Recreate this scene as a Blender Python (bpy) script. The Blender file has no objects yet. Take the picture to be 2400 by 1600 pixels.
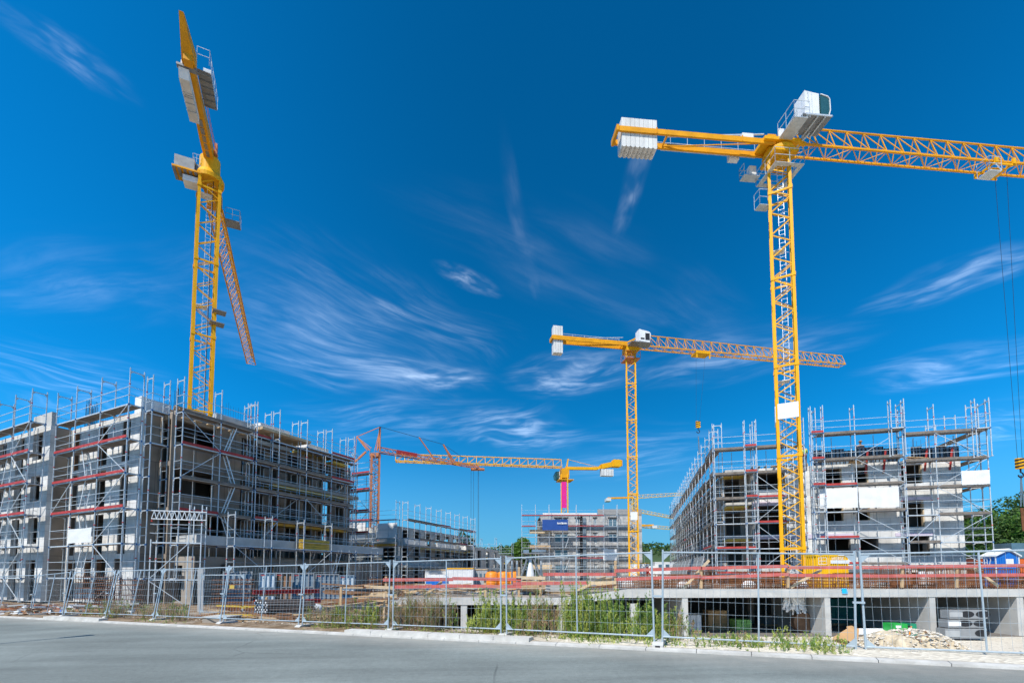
import bpy, math, random
from mathutils import Vector as V, Matrix
R = random.Random(11)
sc = bpy.context.scene
COL = sc.collection
rad = math.radians
# ------------------------------------------------------------------ camera model (pixels are those of the 2400x1600 photograph)
EYE, FOC, PV, PIT = 1.65, 1100.0, 1278.0, rad(3.5)
def ray(u, v):
    x, y = (u-1200)/FOC, (PV-v)/FOC
    return V((x, math.cos(PIT)-y*math.sin(PIT), math.sin(PIT)+y*math.cos(PIT)))
def atD(u, v, D):
    d = ray(u, v); return V((0, 0, EYE))+d*(D/d.y)
def atZ(u, v, z):
    d = ray(u, v); return V((0, 0, EYE))+d*((z-EYE)/d.z)
cam = bpy.data.cameras.new('camera'); co = bpy.data.objects.new('camera', cam); COL.objects.link(co)
co.location = (0, 0, EYE); co.rotation_euler = (math.pi/2+PIT, 0, 0)
cam.sensor_fit = 'HORIZONTAL'; cam.sensor_width = 36; cam.lens = FOC/2400*36
cam.shift_y = (PV-800)/2400; cam.clip_start = .1; cam.clip_end = 20000
sc.camera = co
# ------------------------------------------------------------------ materials
MATS = {}
def nd(nt, t, **k):
    n = nt.nodes.new(t)
    for a, b in k.items(): setattr(n, a, b)
    return n
def mat(name, col, rough=.7, metal=0., var=.18, sc1=2.5, bump=0., bsc=30., streak=0., spec=.4, dirt=0., dcol=(.12, .09, .06), transl=0., trn=0.):
    if name in MATS: return MATS[name]
    m = bpy.data.materials.new(name); m.use_nodes = True; nt = m.node_tree; L = nt.links
    b = nt.nodes['Principled BSDF']
    tc = nd(nt, 'ShaderNodeTexCoord')
    n1 = nd(nt, 'ShaderNodeTexNoise'); n1.inputs['Scale'].default_value = sc1; n1.inputs['Detail'].default_value = 5
    if streak:
        mp = nd(nt, 'ShaderNodeMapping'); mp.inputs['Scale'].default_value = (1, 1, 1/streak)
        L.new(tc.outputs['Object'], mp.inputs[0]); L.new(mp.outputs[0], n1.inputs[0])
    else: L.new(tc.outputs['Object'], n1.inputs[0])
    mr = nd(nt, 'ShaderNodeMapRange'); mr.inputs[1].default_value = .25; mr.inputs[2].default_value = .75
    mr.inputs[3].default_value = 1-var; mr.inputs[4].default_value = 1+var
    L.new(n1.outputs[0], mr.inputs[0])
    mx = nd(nt, 'ShaderNodeMix', data_type='RGBA', blend_type='MULTIPLY'); mx.inputs[0].default_value = 1
    mx.inputs[6].default_value = (*col, 1); L.new(mr.outputs[0], mx.inputs[7])
    out = mx.outputs[2]
    if dirt:
        n2 = nd(nt, 'ShaderNodeTexNoise'); n2.inputs['Scale'].default_value = sc1*.45; n2.inputs['Detail'].default_value = 8; n2.inputs['Roughness'].default_value = .7
        L.new(tc.outputs['Object'], n2.inputs[0])
        m2 = nd(nt, 'ShaderNodeMapRange'); m2.inputs[1].default_value = .5; m2.inputs[2].default_value = .72; m2.inputs[4].default_value = dirt
        L.new(n2.outputs[0], m2.inputs[0])
        x2 = nd(nt, 'ShaderNodeMix', data_type='RGBA'); x2.inputs[7].default_value = (*dcol, 1)
        L.new(m2.outputs[0], x2.inputs[0]); L.new(out, x2.inputs[6]); out = x2.outputs[2]
    L.new(out, b.inputs['Base Color'])
    b.inputs['Roughness'].default_value = rough; b.inputs['Metallic'].default_value = metal
    b.inputs['Specular IOR Level'].default_value = spec
    if bump:
        n3 = nd(nt, 'ShaderNodeTexNoise'); n3.inputs['Scale'].default_value = bsc; n3.inputs['Detail'].default_value = 6
        L.new(tc.outputs['Object'], n3.inputs[0])
        bp = nd(nt, 'ShaderNodeBump'); bp.inputs['Strength'].default_value = bump; bp.inputs['Distance'].default_value = .03
        L.new(n3.outputs[0], bp.inputs['Height']); L.new(bp.outputs[0], b.inputs['Normal'])
    if transl:
        t = nd(nt, 'ShaderNodeBsdfTranslucent'); L.new(out, t.inputs[0])
        ms = nd(nt, 'ShaderNodeMixShader'); ms.inputs[0].default_value = transl
        o = nt.nodes['Material Output']; L.new(b.outputs[0], ms.inputs[1]); L.new(t.outputs[0], ms.inputs[2]); L.new(ms.outputs[0], o.inputs[0])
    MATS[name] = m; return m
def block_mat(name, c1, c2, mortar, bw, bh):
    m = mat(name, c1, .85); nt = m.node_tree; L = nt.links; b = nt.nodes['Principled BSDF']
    for l in list(b.inputs['Base Color'].links): src = l.from_socket
    at = nd(nt, 'ShaderNodeAttribute'); at.attribute_name = 'fuv'
    br = nd(nt, 'ShaderNodeTexBrick'); br.inputs['Scale'].default_value = 1; br.inputs['Brick Width'].default_value = bw; br.inputs['Row Height'].default_value = bh
    br.inputs['Mortar Size'].default_value = .012; br.inputs['Color1'].default_value = (*c1, 1); br.inputs['Color2'].default_value = (*c2, 1); br.inputs['Mortar'].default_value = (*mortar, 1)
    L.new(at.outputs['Vector'], br.inputs[0])
    mx = nd(nt, 'ShaderNodeMix', data_type='RGBA', blend_type='MULTIPLY'); mx.inputs[0].default_value = .5
    L.new(br.outputs[0], mx.inputs[6]); L.new(src, mx.inputs[7])
    ga = nd(nt, 'ShaderNodeMix', data_type='RGBA', blend_type='MULTIPLY'); ga.inputs[0].default_value = 1
    tc = nd(nt, 'ShaderNodeTexNoise'); tc.inputs['Scale'].default_value = .8; tc.inputs['Detail'].default_value = 6; L.new(at.outputs['Vector'], tc.inputs[0])
    mr = nd(nt, 'ShaderNodeMapRange'); mr.inputs[1].default_value = .3; mr.inputs[2].default_value = .7; mr.inputs[3].default_value = .68; mr.inputs[4].default_value = 1.15; L.new(tc.outputs[0], mr.inputs[0])
    L.new(br.outputs[0], ga.inputs[6]); L.new(mr.outputs[0], ga.inputs[7])
    L.new(ga.outputs[2], b.inputs['Base Color']); return m
mat('concrete', (.33, .285, .235), .85, var=.22, sc1=1.1, streak=5, bump=.15, dirt=.35, dcol=(.2, .185, .16))
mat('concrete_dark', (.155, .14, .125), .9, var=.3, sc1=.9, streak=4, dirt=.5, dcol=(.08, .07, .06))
mat('concrete_light', (.50, .49, .46), .85, var=.15, sc1=1.5, dirt=.3, dcol=(.3, .28, .25))
mat('kerb_stone', (.52, .50, .46), .85, var=.2, sc1=3, bump=.3, dirt=.6, dcol=(.36, .33, .28))
block_mat('block', (.74, .725, .69), (.63, .62, .595), (.45, .44, .42), .75, .5)
block_mat('block_cream', (.56, .53, .48), (.49, .465, .42), (.4, .38, .34), .5, .25)
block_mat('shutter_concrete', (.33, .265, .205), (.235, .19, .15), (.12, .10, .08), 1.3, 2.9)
block_mat('block_grey', (.54, .53, .51), (.44, .43, .42), (.32, .31, .30), .75, .5)
mat('plaster_white', (.74, .735, .72), .8, var=.06, dirt=.2, dcol=(.5, .48, .45))
mat('galvanised', (.58, .63, .66), .45, .25, var=.15, sc1=4, dirt=.3, dcol=(.3, .3, .3))
mat('aluminium', (.80, .81, .81), .38, .25, var=.1, sc1=4)
mat('galvanised_dull', (.36, .39, .41), .55, .3, var=.2, sc1=3)
mat('fence_steel', (.44, .51, .55), .45, .3, var=.12, sc1=3, dirt=.2, dcol=(.34, .34, .33))
mat('coupler_blue', (.03, .13, .32), .5, .2)
mat('marker_red', (.55, .04, .03), .5)
mat('red_paint', (.42, .04, .035), .6, var=.25, sc1=3, dirt=.5, dcol=(.3, .12, .09))
mat('red_steel', (.33, .028, .025), .55, var=.2, sc1=2, dirt=.3, dcol=(.16, .03, .02))
mat('red_board', (.50, .115, .10), .7, var=.25, sc1=2, dirt=.7, dcol=(.50, .27, .2))
mat('deck_wood', (.19, .16, .135), .85, var=.35, sc1=3, dirt=.4, dcol=(.3, .27, .23))
mat('wood', (.50, .34, .19), .8, var=.25, sc1=4, dirt=.4, dcol=(.36, .27, .18))
mat('wood_pale', (.60, .45, .28), .8, var=.2, sc1=3, dirt=.3, dcol=(.42, .33, .22))
mat('wood_brown', (.24, .13, .07), .85, var=.35, sc1=4)
mat('wood_yellow', (.62, .42, .07), .6, var=.2, sc1=4, dirt=.3, dcol=(.4, .3, .12))
mat('rebar', (.19, .075, .03), .8, .1, var=.5, sc1=2, dirt=.4, dcol=(.38, .17, .06))
mat('rebar_dark', (.10, .085, .08), .7, .3, var=.3)
mat('crane_yellow', (.82, .405, .008), .5, var=.12, sc1=1.2, dirt=.4, dcol=(.5, .21, .02), spec=.2)
mat('crane_gold', (.76, .335, .012), .5, var=.14, sc1=1.2, dirt=.4, dcol=(.42, .16, .03), spec=.2)
mat('crane_orange', (.52, .18, .07), .5, var=.2, sc1=1.2, dirt=.45, dcol=(.3, .12, .06))
mat('skip_yellow', (.86, .50, .015), .5, var=.12, sc1=2, dirt=.35, dcol=(.6, .3, .03), spec=.25)
mat('crane_far', (.74, .50, .16), .6, var=.1)
mat('ballast', (.66, .66, .64), .85, var=.18, sc1=1.5, streak=3, dirt=.4, dcol=(.5, .49, .47))
mat('ballast_grey', (.40, .41, .41), .85, var=.15, sc1=1.5)
mat('white_paint', (.76, .77, .77), .5, var=.08, dirt=.3, dcol=(.55, .54, .52))
mat('white_sheet', (.82, .82, .81), .6, var=.04, sc1=2, transl=.12)
mat('magenta_sheet', (.78, .008, .26), .6, var=.05, transl=.1)
mat('blue_sheet', (.018, .075, .30), .6, var=.08, transl=.1)
mat('blue_plastic', (.012, .16, .55), .4, var=.08, sc1=2)
mat('cyan_cloth', (.01, .42, .72), .7)
mat('teal', (.02, .2, .21), .6, var=.3, sc1=1)
mat('orange_plastic', (.80, .24, .015), .45, var=.1, sc1=2)
mat('orange_machine', (.70, .13, .02), .5, var=.15, dirt=.3, dcol=(.3, .1, .05))
mat('brick_red', (.28, .07, .04), .7, var=.2)
mat('green_machine', (.02, .36, .06), .45, var=.1)
mat('green_dark', (.015, .25, .13), .45, var=.1)
mat('green_wrap', (.16, .38, .08), .35, var=.4, sc1=5)
mat('grey_steel', (.25, .26, .265), .5, .4, var=.2, sc1=2)
mat('steel_blue', (.20, .26, .31), .5, .4, var=.25, sc1=2, dirt=.3, dcol=(.15, .13, .12))
mat('dark', (.02, .02, .022), .6, var=.2)
mat('grey_plastic', (.26, .27, .275), .35, var=.15, sc1=3)
mat('black_stripe', (.02, .02, .02), .5)
mat('glass', (.03, .10, .11), .06, var=.1, spec=.8)
mat('window_glass', (.10, .17, .22), .08, var=.3, sc1=.8, spec=.8)
mat('cardboard', (.46, .27, .12), .8, var=.15)
mat('shirt_lime', (.42, .52, .16), .8, var=.05)
mat('shirt_mauve', (.30, .22, .22), .8, var=.05)
mat('trousers', (.12, .13, .15), .85)
mat('skin_tone', (.45, .26, .18), .6)
mat('insulation', (.60, .52, .62), .8, var=.1)
mat('leaf', (.08, .155, .026), .6, var=.45, sc1=1.2, transl=.35)
mat('leaf_bright', (.11, .23, .028), .6, var=.35, sc1=1.2, transl=.35)
mat('leaf_dark', (.045, .09, .02), .7, var=.5, sc1=.4, transl=.25)
mat('weed_green', (.22, .34, .07), .7, var=.4, sc1=3, transl=.35)
mat('weed_yellow', (.52, .56, .13), .7, var=.35, sc1=3, transl=.35)
mat('weed_dry', (.44, .30, .17), .85, var=.4, sc1=3, transl=.2)
mat('bark', (.12, .09, .06), .9, var=.3, bump=.4)
mat('stone', (.58, .52, .43), .9, var=.25, sc1=6, bump=.3)
# ------------------------------------------------------------------ mesh builder (points in world coordinates, through the current frame .M)
ROOTM = {}
class MB:
    def __init__(s, m='concrete', M=None):
        s.v = []; s.f = []; s.mi = []; s.ms = [m]; s.k = 0; s.M = M; s.uv = {}
    def use(s, m):
        if m not in s.ms: s.ms.append(m)
        s.k = s.ms.index(m); return s
    def p(s, a):
        a = V(a); s.v.append(s.M @ a if s.M else a); return len(s.v)-1
    def face(s, ids, uv=None):
        if uv: s.uv[len(s.f)] = uv
        s.f.append(ids); s.mi.append(s.k)
    def poly(s, pts, uv=None): s.face([s.p(a) for a in pts], uv)
    def box(s, x0, y0, z0, x1, y1, z1):
        i = [s.p(q) for q in ((x0,y0,z0),(x1,y0,z0),(x1,y1,z0),(x0,y1,z0),(x0,y0,z1),(x1,y0,z1),(x1,y1,z1),(x0,y1,z1))]
        for q in ((3,2,1,0),(4,5,6,7),(0,1,5,4),(1,2,6,5),(2,3,7,6),(3,0,4,7)): s.face([i[k] for k in q])
        return s
    def bar(s, a, b, r, n=4, caps=False, r2=None):
        a, b = V(a), V(b); d = (b-a)
        if d.length < 1e-6: return s
        d.normalize(); q = V((0,0,1)) if abs(d.z) < .9 else V((1,0,0))
        e = d.cross(q).normalized(); g = d.cross(e); r2 = r if r2 is None else r2
        A = []; B = []
        for k in range(n):
            t = 2*math.pi*(k+.5)/n; o = e*math.cos(t)+g*math.sin(t)
            A.append(s.p(a+o*r)); B.append(s.p(b+o*r2))
        for k in range(n): s.face([A[k], B[k], B[(k+1) % n], A[(k+1) % n]])
        if caps: s.face(A); s.face(B[::-1])
        return s
    def beam(s, a, b, w, h, up=(0,0,1)):
        a, b = V(a), V(b); d = (b-a).normalized(); e = d.cross(V(up))
        if e.length < 1e-4: e = d.cross(V((0,1,0)))
        e.normalize(); g = e.cross(d); e *= w/2; g *= h/2
        i = [s.p(q) for q in (a-e-g, a+e-g, a+e+g, a-e+g, b-e-g, b+e-g, b+e+g, b-e+g)]
        for q in ((0,1,2,3),(7,6,5,4),(0,4,5,1),(1,5,6,2),(2,6,7,3),(3,7,4,0)): s.face([i[k] for k in q])
        return s
    def prism(s, pts, d):
        d = V(d); A = [s.p(a) for a in pts]; B = [s.p(V(a)+d) for a in pts]; n = len(A)
        s.face(A[::-1]); s.face(B)
        for k in range(n): s.face([A[k], A[(k+1) % n], B[(k+1) % n], B[k]])
        return s
    def lathe(s, c, prof, n=16):
        c = V(c); rings = [[s.p(c+V((r*math.cos(2*math.pi*k/n), r*math.sin(2*math.pi*k/n), z))) for k in range(n)] for r, z in prof]
        for A, B in zip(rings, rings[1:]):
            for k in range(n): s.face([A[k], A[(k+1) % n], B[(k+1) % n], B[k]])
        s.face(rings[0][::-1]); s.face(rings[-1]); return s
    def wall(s, L, z0, z1, th, ops=(), uoff=0):
        """wall along local x, outer face at y=0, inner at y=th, with rectangular openings (x0,x1,za,zb)"""
        ops = [(max(0, a), min(L, b), max(z0, c), min(z1, d)) for a, b, c, d in ops]
        xs = sorted({0, L, *[o[0] for o in ops], *[o[1] for o in ops]}); zs = sorted({z0, z1, *[o[2] for o in ops], *[o[3] for o in ops]})
        def solid(i, j):
            if i < 0 or j < 0 or i >= len(xs)-1 or j >= len(zs)-1: return False
            x, z = (xs[i]+xs[i+1])/2, (zs[j]+zs[j+1])/2
            return not any(o[0] < x < o[1] and o[2] < z < o[3] for o in ops)
        for i in range(len(xs)-1):
            for j in range(len(zs)-1):
                if not solid(i, j): continue
                a, b, c, d = xs[i], xs[i+1], zs[j], zs[j+1]
                s.poly([(a,0,c),(b,0,c),(b,0,d),(a,0,d)], [(a+uoff,c),(b+uoff,c),(b+uoff,d),(a+uoff,d)])
                s.poly([(b,th,c),(a,th,c),(a,th,d),(b,th,d)], [(b,c),(a,c),(a,d),(b,d)])
                if not solid(i-1, j): s.poly([(a,th,c),(a,0,c),(a,0,d),(a,th,d)], [(th,c),(0,c),(0,d),(th,d)])
                if not solid(i+1, j): s.poly([(b,0,c),(b,th,c),(b,th,d),(b,0,d)], [(0,c),(th,c),(th,d),(0,d)])
                if not solid(i, j-1): s.poly([(a,th,c),(b,th,c),(b,0,c),(a,0,c)])
                if not solid(i, j+1): s.poly([(a,0,d),(b,0,d),(b,th,d),(a,th,d)])
        return s
    def build(s, name, parent=None, smooth=False, label=None, kind=None):
        me = bpy.data.meshes.new(name)
        vs = s.v
        if parent is not None:
            I = worldM(parent).inverted(); vs = [I @ q for q in vs]
        me.from_pydata([tuple(q) for q in vs], [], s.f)
        for m in s.ms: me.materials.append(MATS[m])
        me.polygons.foreach_set('material_index', s.mi)
        if smooth: me.polygons.foreach_set('use_smooth', [True]*len(s.f))
        if s.uv:
            at = me.attributes.new('fuv', 'FLOAT_VECTOR', 'CORNER')
            buf = []
            for i, f in enumerate(s.f):
                u = s.uv.get(i)
                for k in range(len(f)): buf += [u[k][0], u[k][1], 0] if u else [vs[f[k]][0], vs[f[k]][1], 0]
            at.data.foreach_set('vector', buf)
        me.update()
        o = bpy.data.objects.new(name, me); COL.objects.link(o)
        if parent is not None: o.parent = parent
        if label: o['label'] = label
        if kind: o['kind'] = kind
        return o
def worldM(o):
    m = ROOTM.get(o.name)
    if m is None: m = worldM(o.parent) if o.parent else Matrix()
    return m
def tag(o, label, cat, group=None, kind=None):
    o['label'] = label; o['category'] = cat
    if group: o['group'] = group
    if kind: o['kind'] = kind
    return o
def thing(name, label, cat, loc=(0,0,0), rz=0., group=None):
    o = bpy.data.objects.new(name, None); COL.objects.link(o); o.empty_display_size = .3
    o.location = loc; o.rotation_euler = (0, 0, rz)
    ROOTM[o.name] = Matrix.Translation(V(loc)) @ Matrix.Rotation(rz, 4, 'Z')
    return tag(o, label, cat, group)
def struct(o, kind='structure'): o['kind'] = kind; return o
def copy_tree(o, parent=None):
    c = o.copy(); COL.objects.link(c)
    if parent is not None: c.parent = parent
    for ch in list(o.children): copy_tree(ch, c)
    return c
def frameM(o, a):
    """local x along a, y inward (left of a), z up"""
    a = V((a[0], a[1], 0)).normalized(); b = V((-a.y, a.x, 0))
    return Matrix(((a.x, b.x, 0, o[0]), (a.y, b.y, 0, o[1]), (0, 0, 1, o[2] if len(o) > 2 else 0), (0, 0, 0, 1)))
# ------------------------------------------------------------------ light and sky
SUN_AZ = V((-.50, -.866, 0)); SUN_EL = rad(53)
sd = bpy.data.lights.new('sun', 'SUN'); sd.energy = 4.6; sd.angle = rad(.5); sd.color = (1, .955, .88)
so = bpy.data.objects.new('sun', sd); COL.objects.link(so); so.location = (-40, -60, 90)
sdir = V((SUN_AZ.x*math.cos(SUN_EL), SUN_AZ.y*math.cos(SUN_EL), math.sin(SUN_EL)))
so.rotation_euler = (-sdir).to_track_quat('-Z', 'Y').to_euler()
w = bpy.data.worlds.new('World'); sc.world = w; w.use_nodes = True
nt = w.node_tree; L = nt.links; bg = nt.nodes['Background']; bg.inputs[1].default_value = .1
sky = nd(nt, 'ShaderNodeTexSky'); sky.sky_type = 'NISHITA'; sky.sun_disc = False
sky.sun_elevation = SUN_EL; sky.sun_rotation = math.atan2(SUN_AZ.x, SUN_AZ.y)
sky.air_density = 1.0; sky.dust_density = .25; sky.ozone_density = 3.5; sky.altitude = 500
hs = nd(nt, 'ShaderNodeHueSaturation'); hs.inputs['Saturation'].default_value = 1.03; hs.inputs['Value'].default_value = 1.0
gain = nd(nt, 'ShaderNodeMix', data_type='RGBA', blend_type='MULTIPLY'); gain.inputs[0].default_value = 1; gain.inputs[7].default_value = (.40, .92, 1.34, 1)
L.new(sky.outputs[0], gain.inputs[6]); gam = nd(nt, 'ShaderNodeGamma'); gam.inputs[1].default_value = .92; L.new(gain.outputs[2], gam.inputs[0]); ga2 = nd(nt, 'ShaderNodeMix', data_type='RGBA', blend_type='MULTIPLY'); ga2.inputs[0].default_value = 1; ga2.inputs[7].default_value = (.27, .84, .90, 1); L.new(gam.outputs[0], ga2.inputs[6]); L.new(ga2.outputs[2], hs.inputs['Color'])
tc = nd(nt, 'ShaderNodeTexCoord')
sx = nd(nt, 'ShaderNodeSeparateXYZ'); L.new(tc.outputs['Generated'], sx.inputs[0])
# the sky is palest towards the sides and deepest opposite the sun, as polarised clear skies are
pl = nd(nt, 'ShaderNodeMath', operation='ABSOLUTE'); pa_ = nd(nt, 'ShaderNodeMath', operation='SUBTRACT'); L.new(sx.outputs[0], pa_.inputs[0]); pa_.inputs[1].default_value = .12; L.new(pa_.outputs[0], pl.inputs[0])
pm_ = nd(nt, 'ShaderNodeMapRange', interpolation_type='SMOOTHSTEP'); pm_.inputs[1].default_value = .1; pm_.inputs[2].default_value = .95; pm_.inputs[3].default_value = 1; pm_.inputs[4].default_value = 1.6; L.new(pl.outputs[0], pm_.inputs[0]); L.new(pm_.outputs[0], hs.inputs['Value'])
def mth(op, a, b=None, clamp=False):
    n = nd(nt, 'ShaderNodeMath', operation=op); n.use_clamp = clamp
    for i, q in enumerate((a, b)):
        if q is None: continue
        if isinstance(q, (int, float)): n.inputs[i].default_value = q
        else: L.new(q, n.inputs[i])
    return n.outputs[0]
zz = mth('MAXIMUM', sx.outputs[2], .02)
cx = nd(nt, 'ShaderNodeCombineXYZ'); L.new(mth('DIVIDE', sx.outputs[0], zz), cx.inputs[0]); L.new(mth('DIVIDE', sx.outputs[1], zz), cx.inputs[1])
# a cirrus sheet seen on a flat ceiling: coordinates are metres over height
def skyq(u, v):
    d = ray(u, v); return (d.x/d.z, d.y/d.z)
CLOUD = .62
black = nd(nt, 'ShaderNodeBackground'); black.inputs[0].default_value = (0, 0, 0, 1); black.inputs[1].default_value = 0
total = bg.outputs[0]
def cirrus(p0, p1, wid, dens, seed, det=1.0, strc=7.0, edge=.5):
    """a wispy band from pixel p0 to p1 of the photograph, placed on the cloud ceiling"""
    global total
    a, b = skyq(*p0), skyq(*p1); c = ((a[0]+b[0])/2, (a[1]+b[1])/2)
    ln = math.hypot(b[0]-a[0], b[1]-a[1])/2; ang = math.atan2(b[1]-a[1], b[0]-a[0])
    s1 = nd(nt, 'ShaderNodeVectorMath', operation='SUBTRACT'); L.new(cx.outputs[0], s1.inputs[0]); s1.inputs[1].default_value = (*c, 0)
    mp = nd(nt, 'ShaderNodeVectorRotate', rotation_type='Z_AXIS'); mp.inputs['Angle'].default_value = -ang; L.new(s1.outputs[0], mp.inputs[0])
    nz0 = nd(nt, 'ShaderNodeTexNoise'); nz0.inputs['Scale'].default_value = .75/ln; nz0.inputs['Detail'].default_value = 1
    L.new(cx.outputs[0], nz0.inputs[0])
    wv = nd(nt, 'ShaderNodeVectorMath', operation='SUBTRACT'); L.new(nz0.outputs['Color'], wv.inputs[0]); wv.inputs[1].default_value = (.5, .5, .5)
    wm = nd(nt, 'ShaderNodeVectorMath', operation='MULTIPLY'); L.new(wv.outputs[0], wm.inputs[0]); wm.inputs[1].default_value = (ln*.6, wid*1.2, 0)
    ad = nd(nt, 'ShaderNodeVectorMath', operation='ADD'); L.new(mp.outputs[0], ad.inputs[0]); L.new(wm.outputs[0], ad.inputs[1])
    dv = nd(nt, 'ShaderNodeVectorMath', operation='DIVIDE'); L.new(ad.outputs[0], dv.inputs[0]); dv.inputs[1].default_value = (ln, wid, 1)
    le = nd(nt, 'ShaderNodeVectorMath', operation='LENGTH'); L.new(dv.outputs[0], le.inputs[0])
    m1 = nd(nt, 'ShaderNodeMapRange', interpolation_type='SMOOTHSTEP'); m1.inputs[1].default_value = 1.3; m1.inputs[2].default_value = -.1; L.new(le.outputs['Value'], m1.inputs[0])
    sv = nd(nt, 'ShaderNodeVectorMath', operation='MULTIPLY_ADD'); L.new(ad.outputs[0], sv.inputs[0])
    sv.inputs[1].default_value = (det*1.5/ln, det*1.5*strc*.6/ln, 0); sv.inputs[2].default_value = (seed*3.1, seed*1.7, seed)
    nz = nd(nt, 'ShaderNodeTexNoise'); nz.inputs['Scale'].default_value = 1; nz.inputs['Detail'].default_value = 6; nz.inputs['Roughness'].default_value = .64; nz.inputs['Distortion'].default_value = .35
    L.new(sv.outputs[0], nz.inputs[0])
    m2 = nd(nt, 'ShaderNodeMapRange', interpolation_type='SMOOTHSTEP'); m2.inputs[1].default_value = edge-.2; m2.inputs[2].default_value = edge+.40; m2.inputs[3].default_value = .06; L.new(nz.outputs[0], m2.inputs[0])
    m3 = nd(nt, 'ShaderNodeMapRange', interpolation_type='SMOOTHSTEP'); m3.inputs[1].default_value = .36; m3.inputs[2].default_value = .66; m3.inputs[3].default_value = .12; m3.inputs[4].default_value = 1.35
    nzp = nd(nt, 'ShaderNodeTexNoise'); nzp.inputs['Scale'].default_value = 1; nzp.inputs['Detail'].default_value = 2
    sp_ = nd(nt, 'ShaderNodeVectorMath', operation='MULTIPLY_ADD'); L.new(ad.outputs[0], sp_.inputs[0]); sp_.inputs[1].default_value = (1.6/ln, 3.2/ln, 0); sp_.inputs[2].default_value = (seed*5.3, seed*2.9, 1); L.new(sp_.outputs[0], nzp.inputs[0]); L.new(nzp.outputs[0], m3.inputs[0])
    o = mth('MINIMUM', mth('MULTIPLY', mth('MULTIPLY', m1.outputs[0], m2.outputs[0]), mth('MULTIPLY', m3.outputs[0], dens*.66)), .6)
    d2 = nd(nt, 'ShaderNodeVectorMath', operation='DIVIDE'); L.new(mp.outputs[0], d2.inputs[0]); d2.inputs[1].default_value = (ln*1.9, wid*2.3, 1)
    l2 = nd(nt, 'ShaderNodeVectorMath', operation='LENGTH'); L.new(d2.outputs[0], l2.inputs[0])
    bgc = nd(nt, 'ShaderNodeBackground'); bgc.inputs[0].default_value = (.80, .86, .90, 1); L.new(mth('MULTIPLY', o, CLOUD), bgc.inputs[1])
    mxs = nd(nt, 'ShaderNodeMixShader'); L.new(mth('LESS_THAN', l2.outputs['Value'], 1.0), mxs.inputs[0]); L.new(black.outputs[0], mxs.inputs[1]); L.new(bgc.outputs[0], mxs.inputs[2])
    ads = nd(nt, 'ShaderNodeAddShader'); L.new(total, ads.inputs[0]); L.new(mxs.outputs[0], ads.inputs[1]); total = ads.outputs[0]
cirrus((600, 590), (1130, 850), .34, .5, 1.2, 1.7, 8)
cirrus((420, 680), (1000, 900), .42, .38, 2.4, 1.9, 9, .47)
cirrus((520, 800), (1080, 930), .40, .62, 2.9, 1.8, 8, .45)
cirrus((900, 880), (1150, 890), .13, 1.5, 3.1, 1.3, 5, .40)
cirrus((1190, 900), (1490, 860), .24, 1.1, 4.5, 1.6, 5, .43)
cirrus((1090, 1030), (1330, 985), .55, 1.0, 5.3, 1.5, 6, .43)
cirrus((2040, 720), (2500, 570), .13, .8, 6.7, 1.2, 6, .42)
cirrus((1980, 890), (2560, 830), .26, .8, 7.9, 1.3, 7, .45)
cirrus((1480, 890), (1990, 790), .28, .7, 8.8, 1.4, 6, .46)
cirrus((1445, 560), (1520, 310), .028, .42, 9.6, .9, 7, .42)
cirrus((1252, 690), (1180, 330), .024, .5, 10.2, .9, 8, .42)
cirrus((-40, 0), (310, 220), .05, .36, 11.9, 1., 7, .42)
cirrus((1030, 615), (1160, 690), .05, .7, 12.4, 1., 5, .40)
cirrus((-100, 860), (420, 960), .7, .6, 13.7, 1.3, 8)
cirrus((720, 1010), (1180, 975), .5, .7, 14.1, 1.3, 8)
cirrus((1230, 1090), (1750, 1060), .9, .6, 15.3, 1.3, 8)
cirrus((2100, 1030), (2560, 990), .9, .6, 16.3, 1.2, 8)
cirrus((-50, 720), (620, 590), .25, .3, 18.1, 1.2, 8)
cirrus((1000, 470), (1700, 800), .22, .22, 19.1, 1.2, 9)
hzf = nd(nt, 'ShaderNodeMapRange', interpolation_type='SMOOTHSTEP'); hzf.inputs[1].default_value = .30; hzf.inputs[2].default_value = -.02; hzf.inputs[4].default_value = .8; L.new(sx.outputs[2], hzf.inputs[0])
hzm = nd(nt, 'ShaderNodeMix', data_type='RGBA'); L.new(hzf.outputs[0], hzm.inputs[0]); L.new(hs.outputs[0], hzm.inputs[6]); hzm.inputs[7].default_value = (1.45, 3.7, 5.7, 1)
L.new(hzm.outputs[2], bg.inputs[0]); L.new(total, nt.nodes['World Output'].inputs[0])
vs = sc.view_settings; vs.view_transform = 'Standard'; vs.look = 'None'; vs.exposure = .3; vs.gamma = 1; vs.use_curve_mapping = False
sc.cycles.max_bounces = 6; sc.cycles.diffuse_bounces = 3; sc.cycles.transparent_max_bounces = 6; sc.cycles.use_denoising = True
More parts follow.
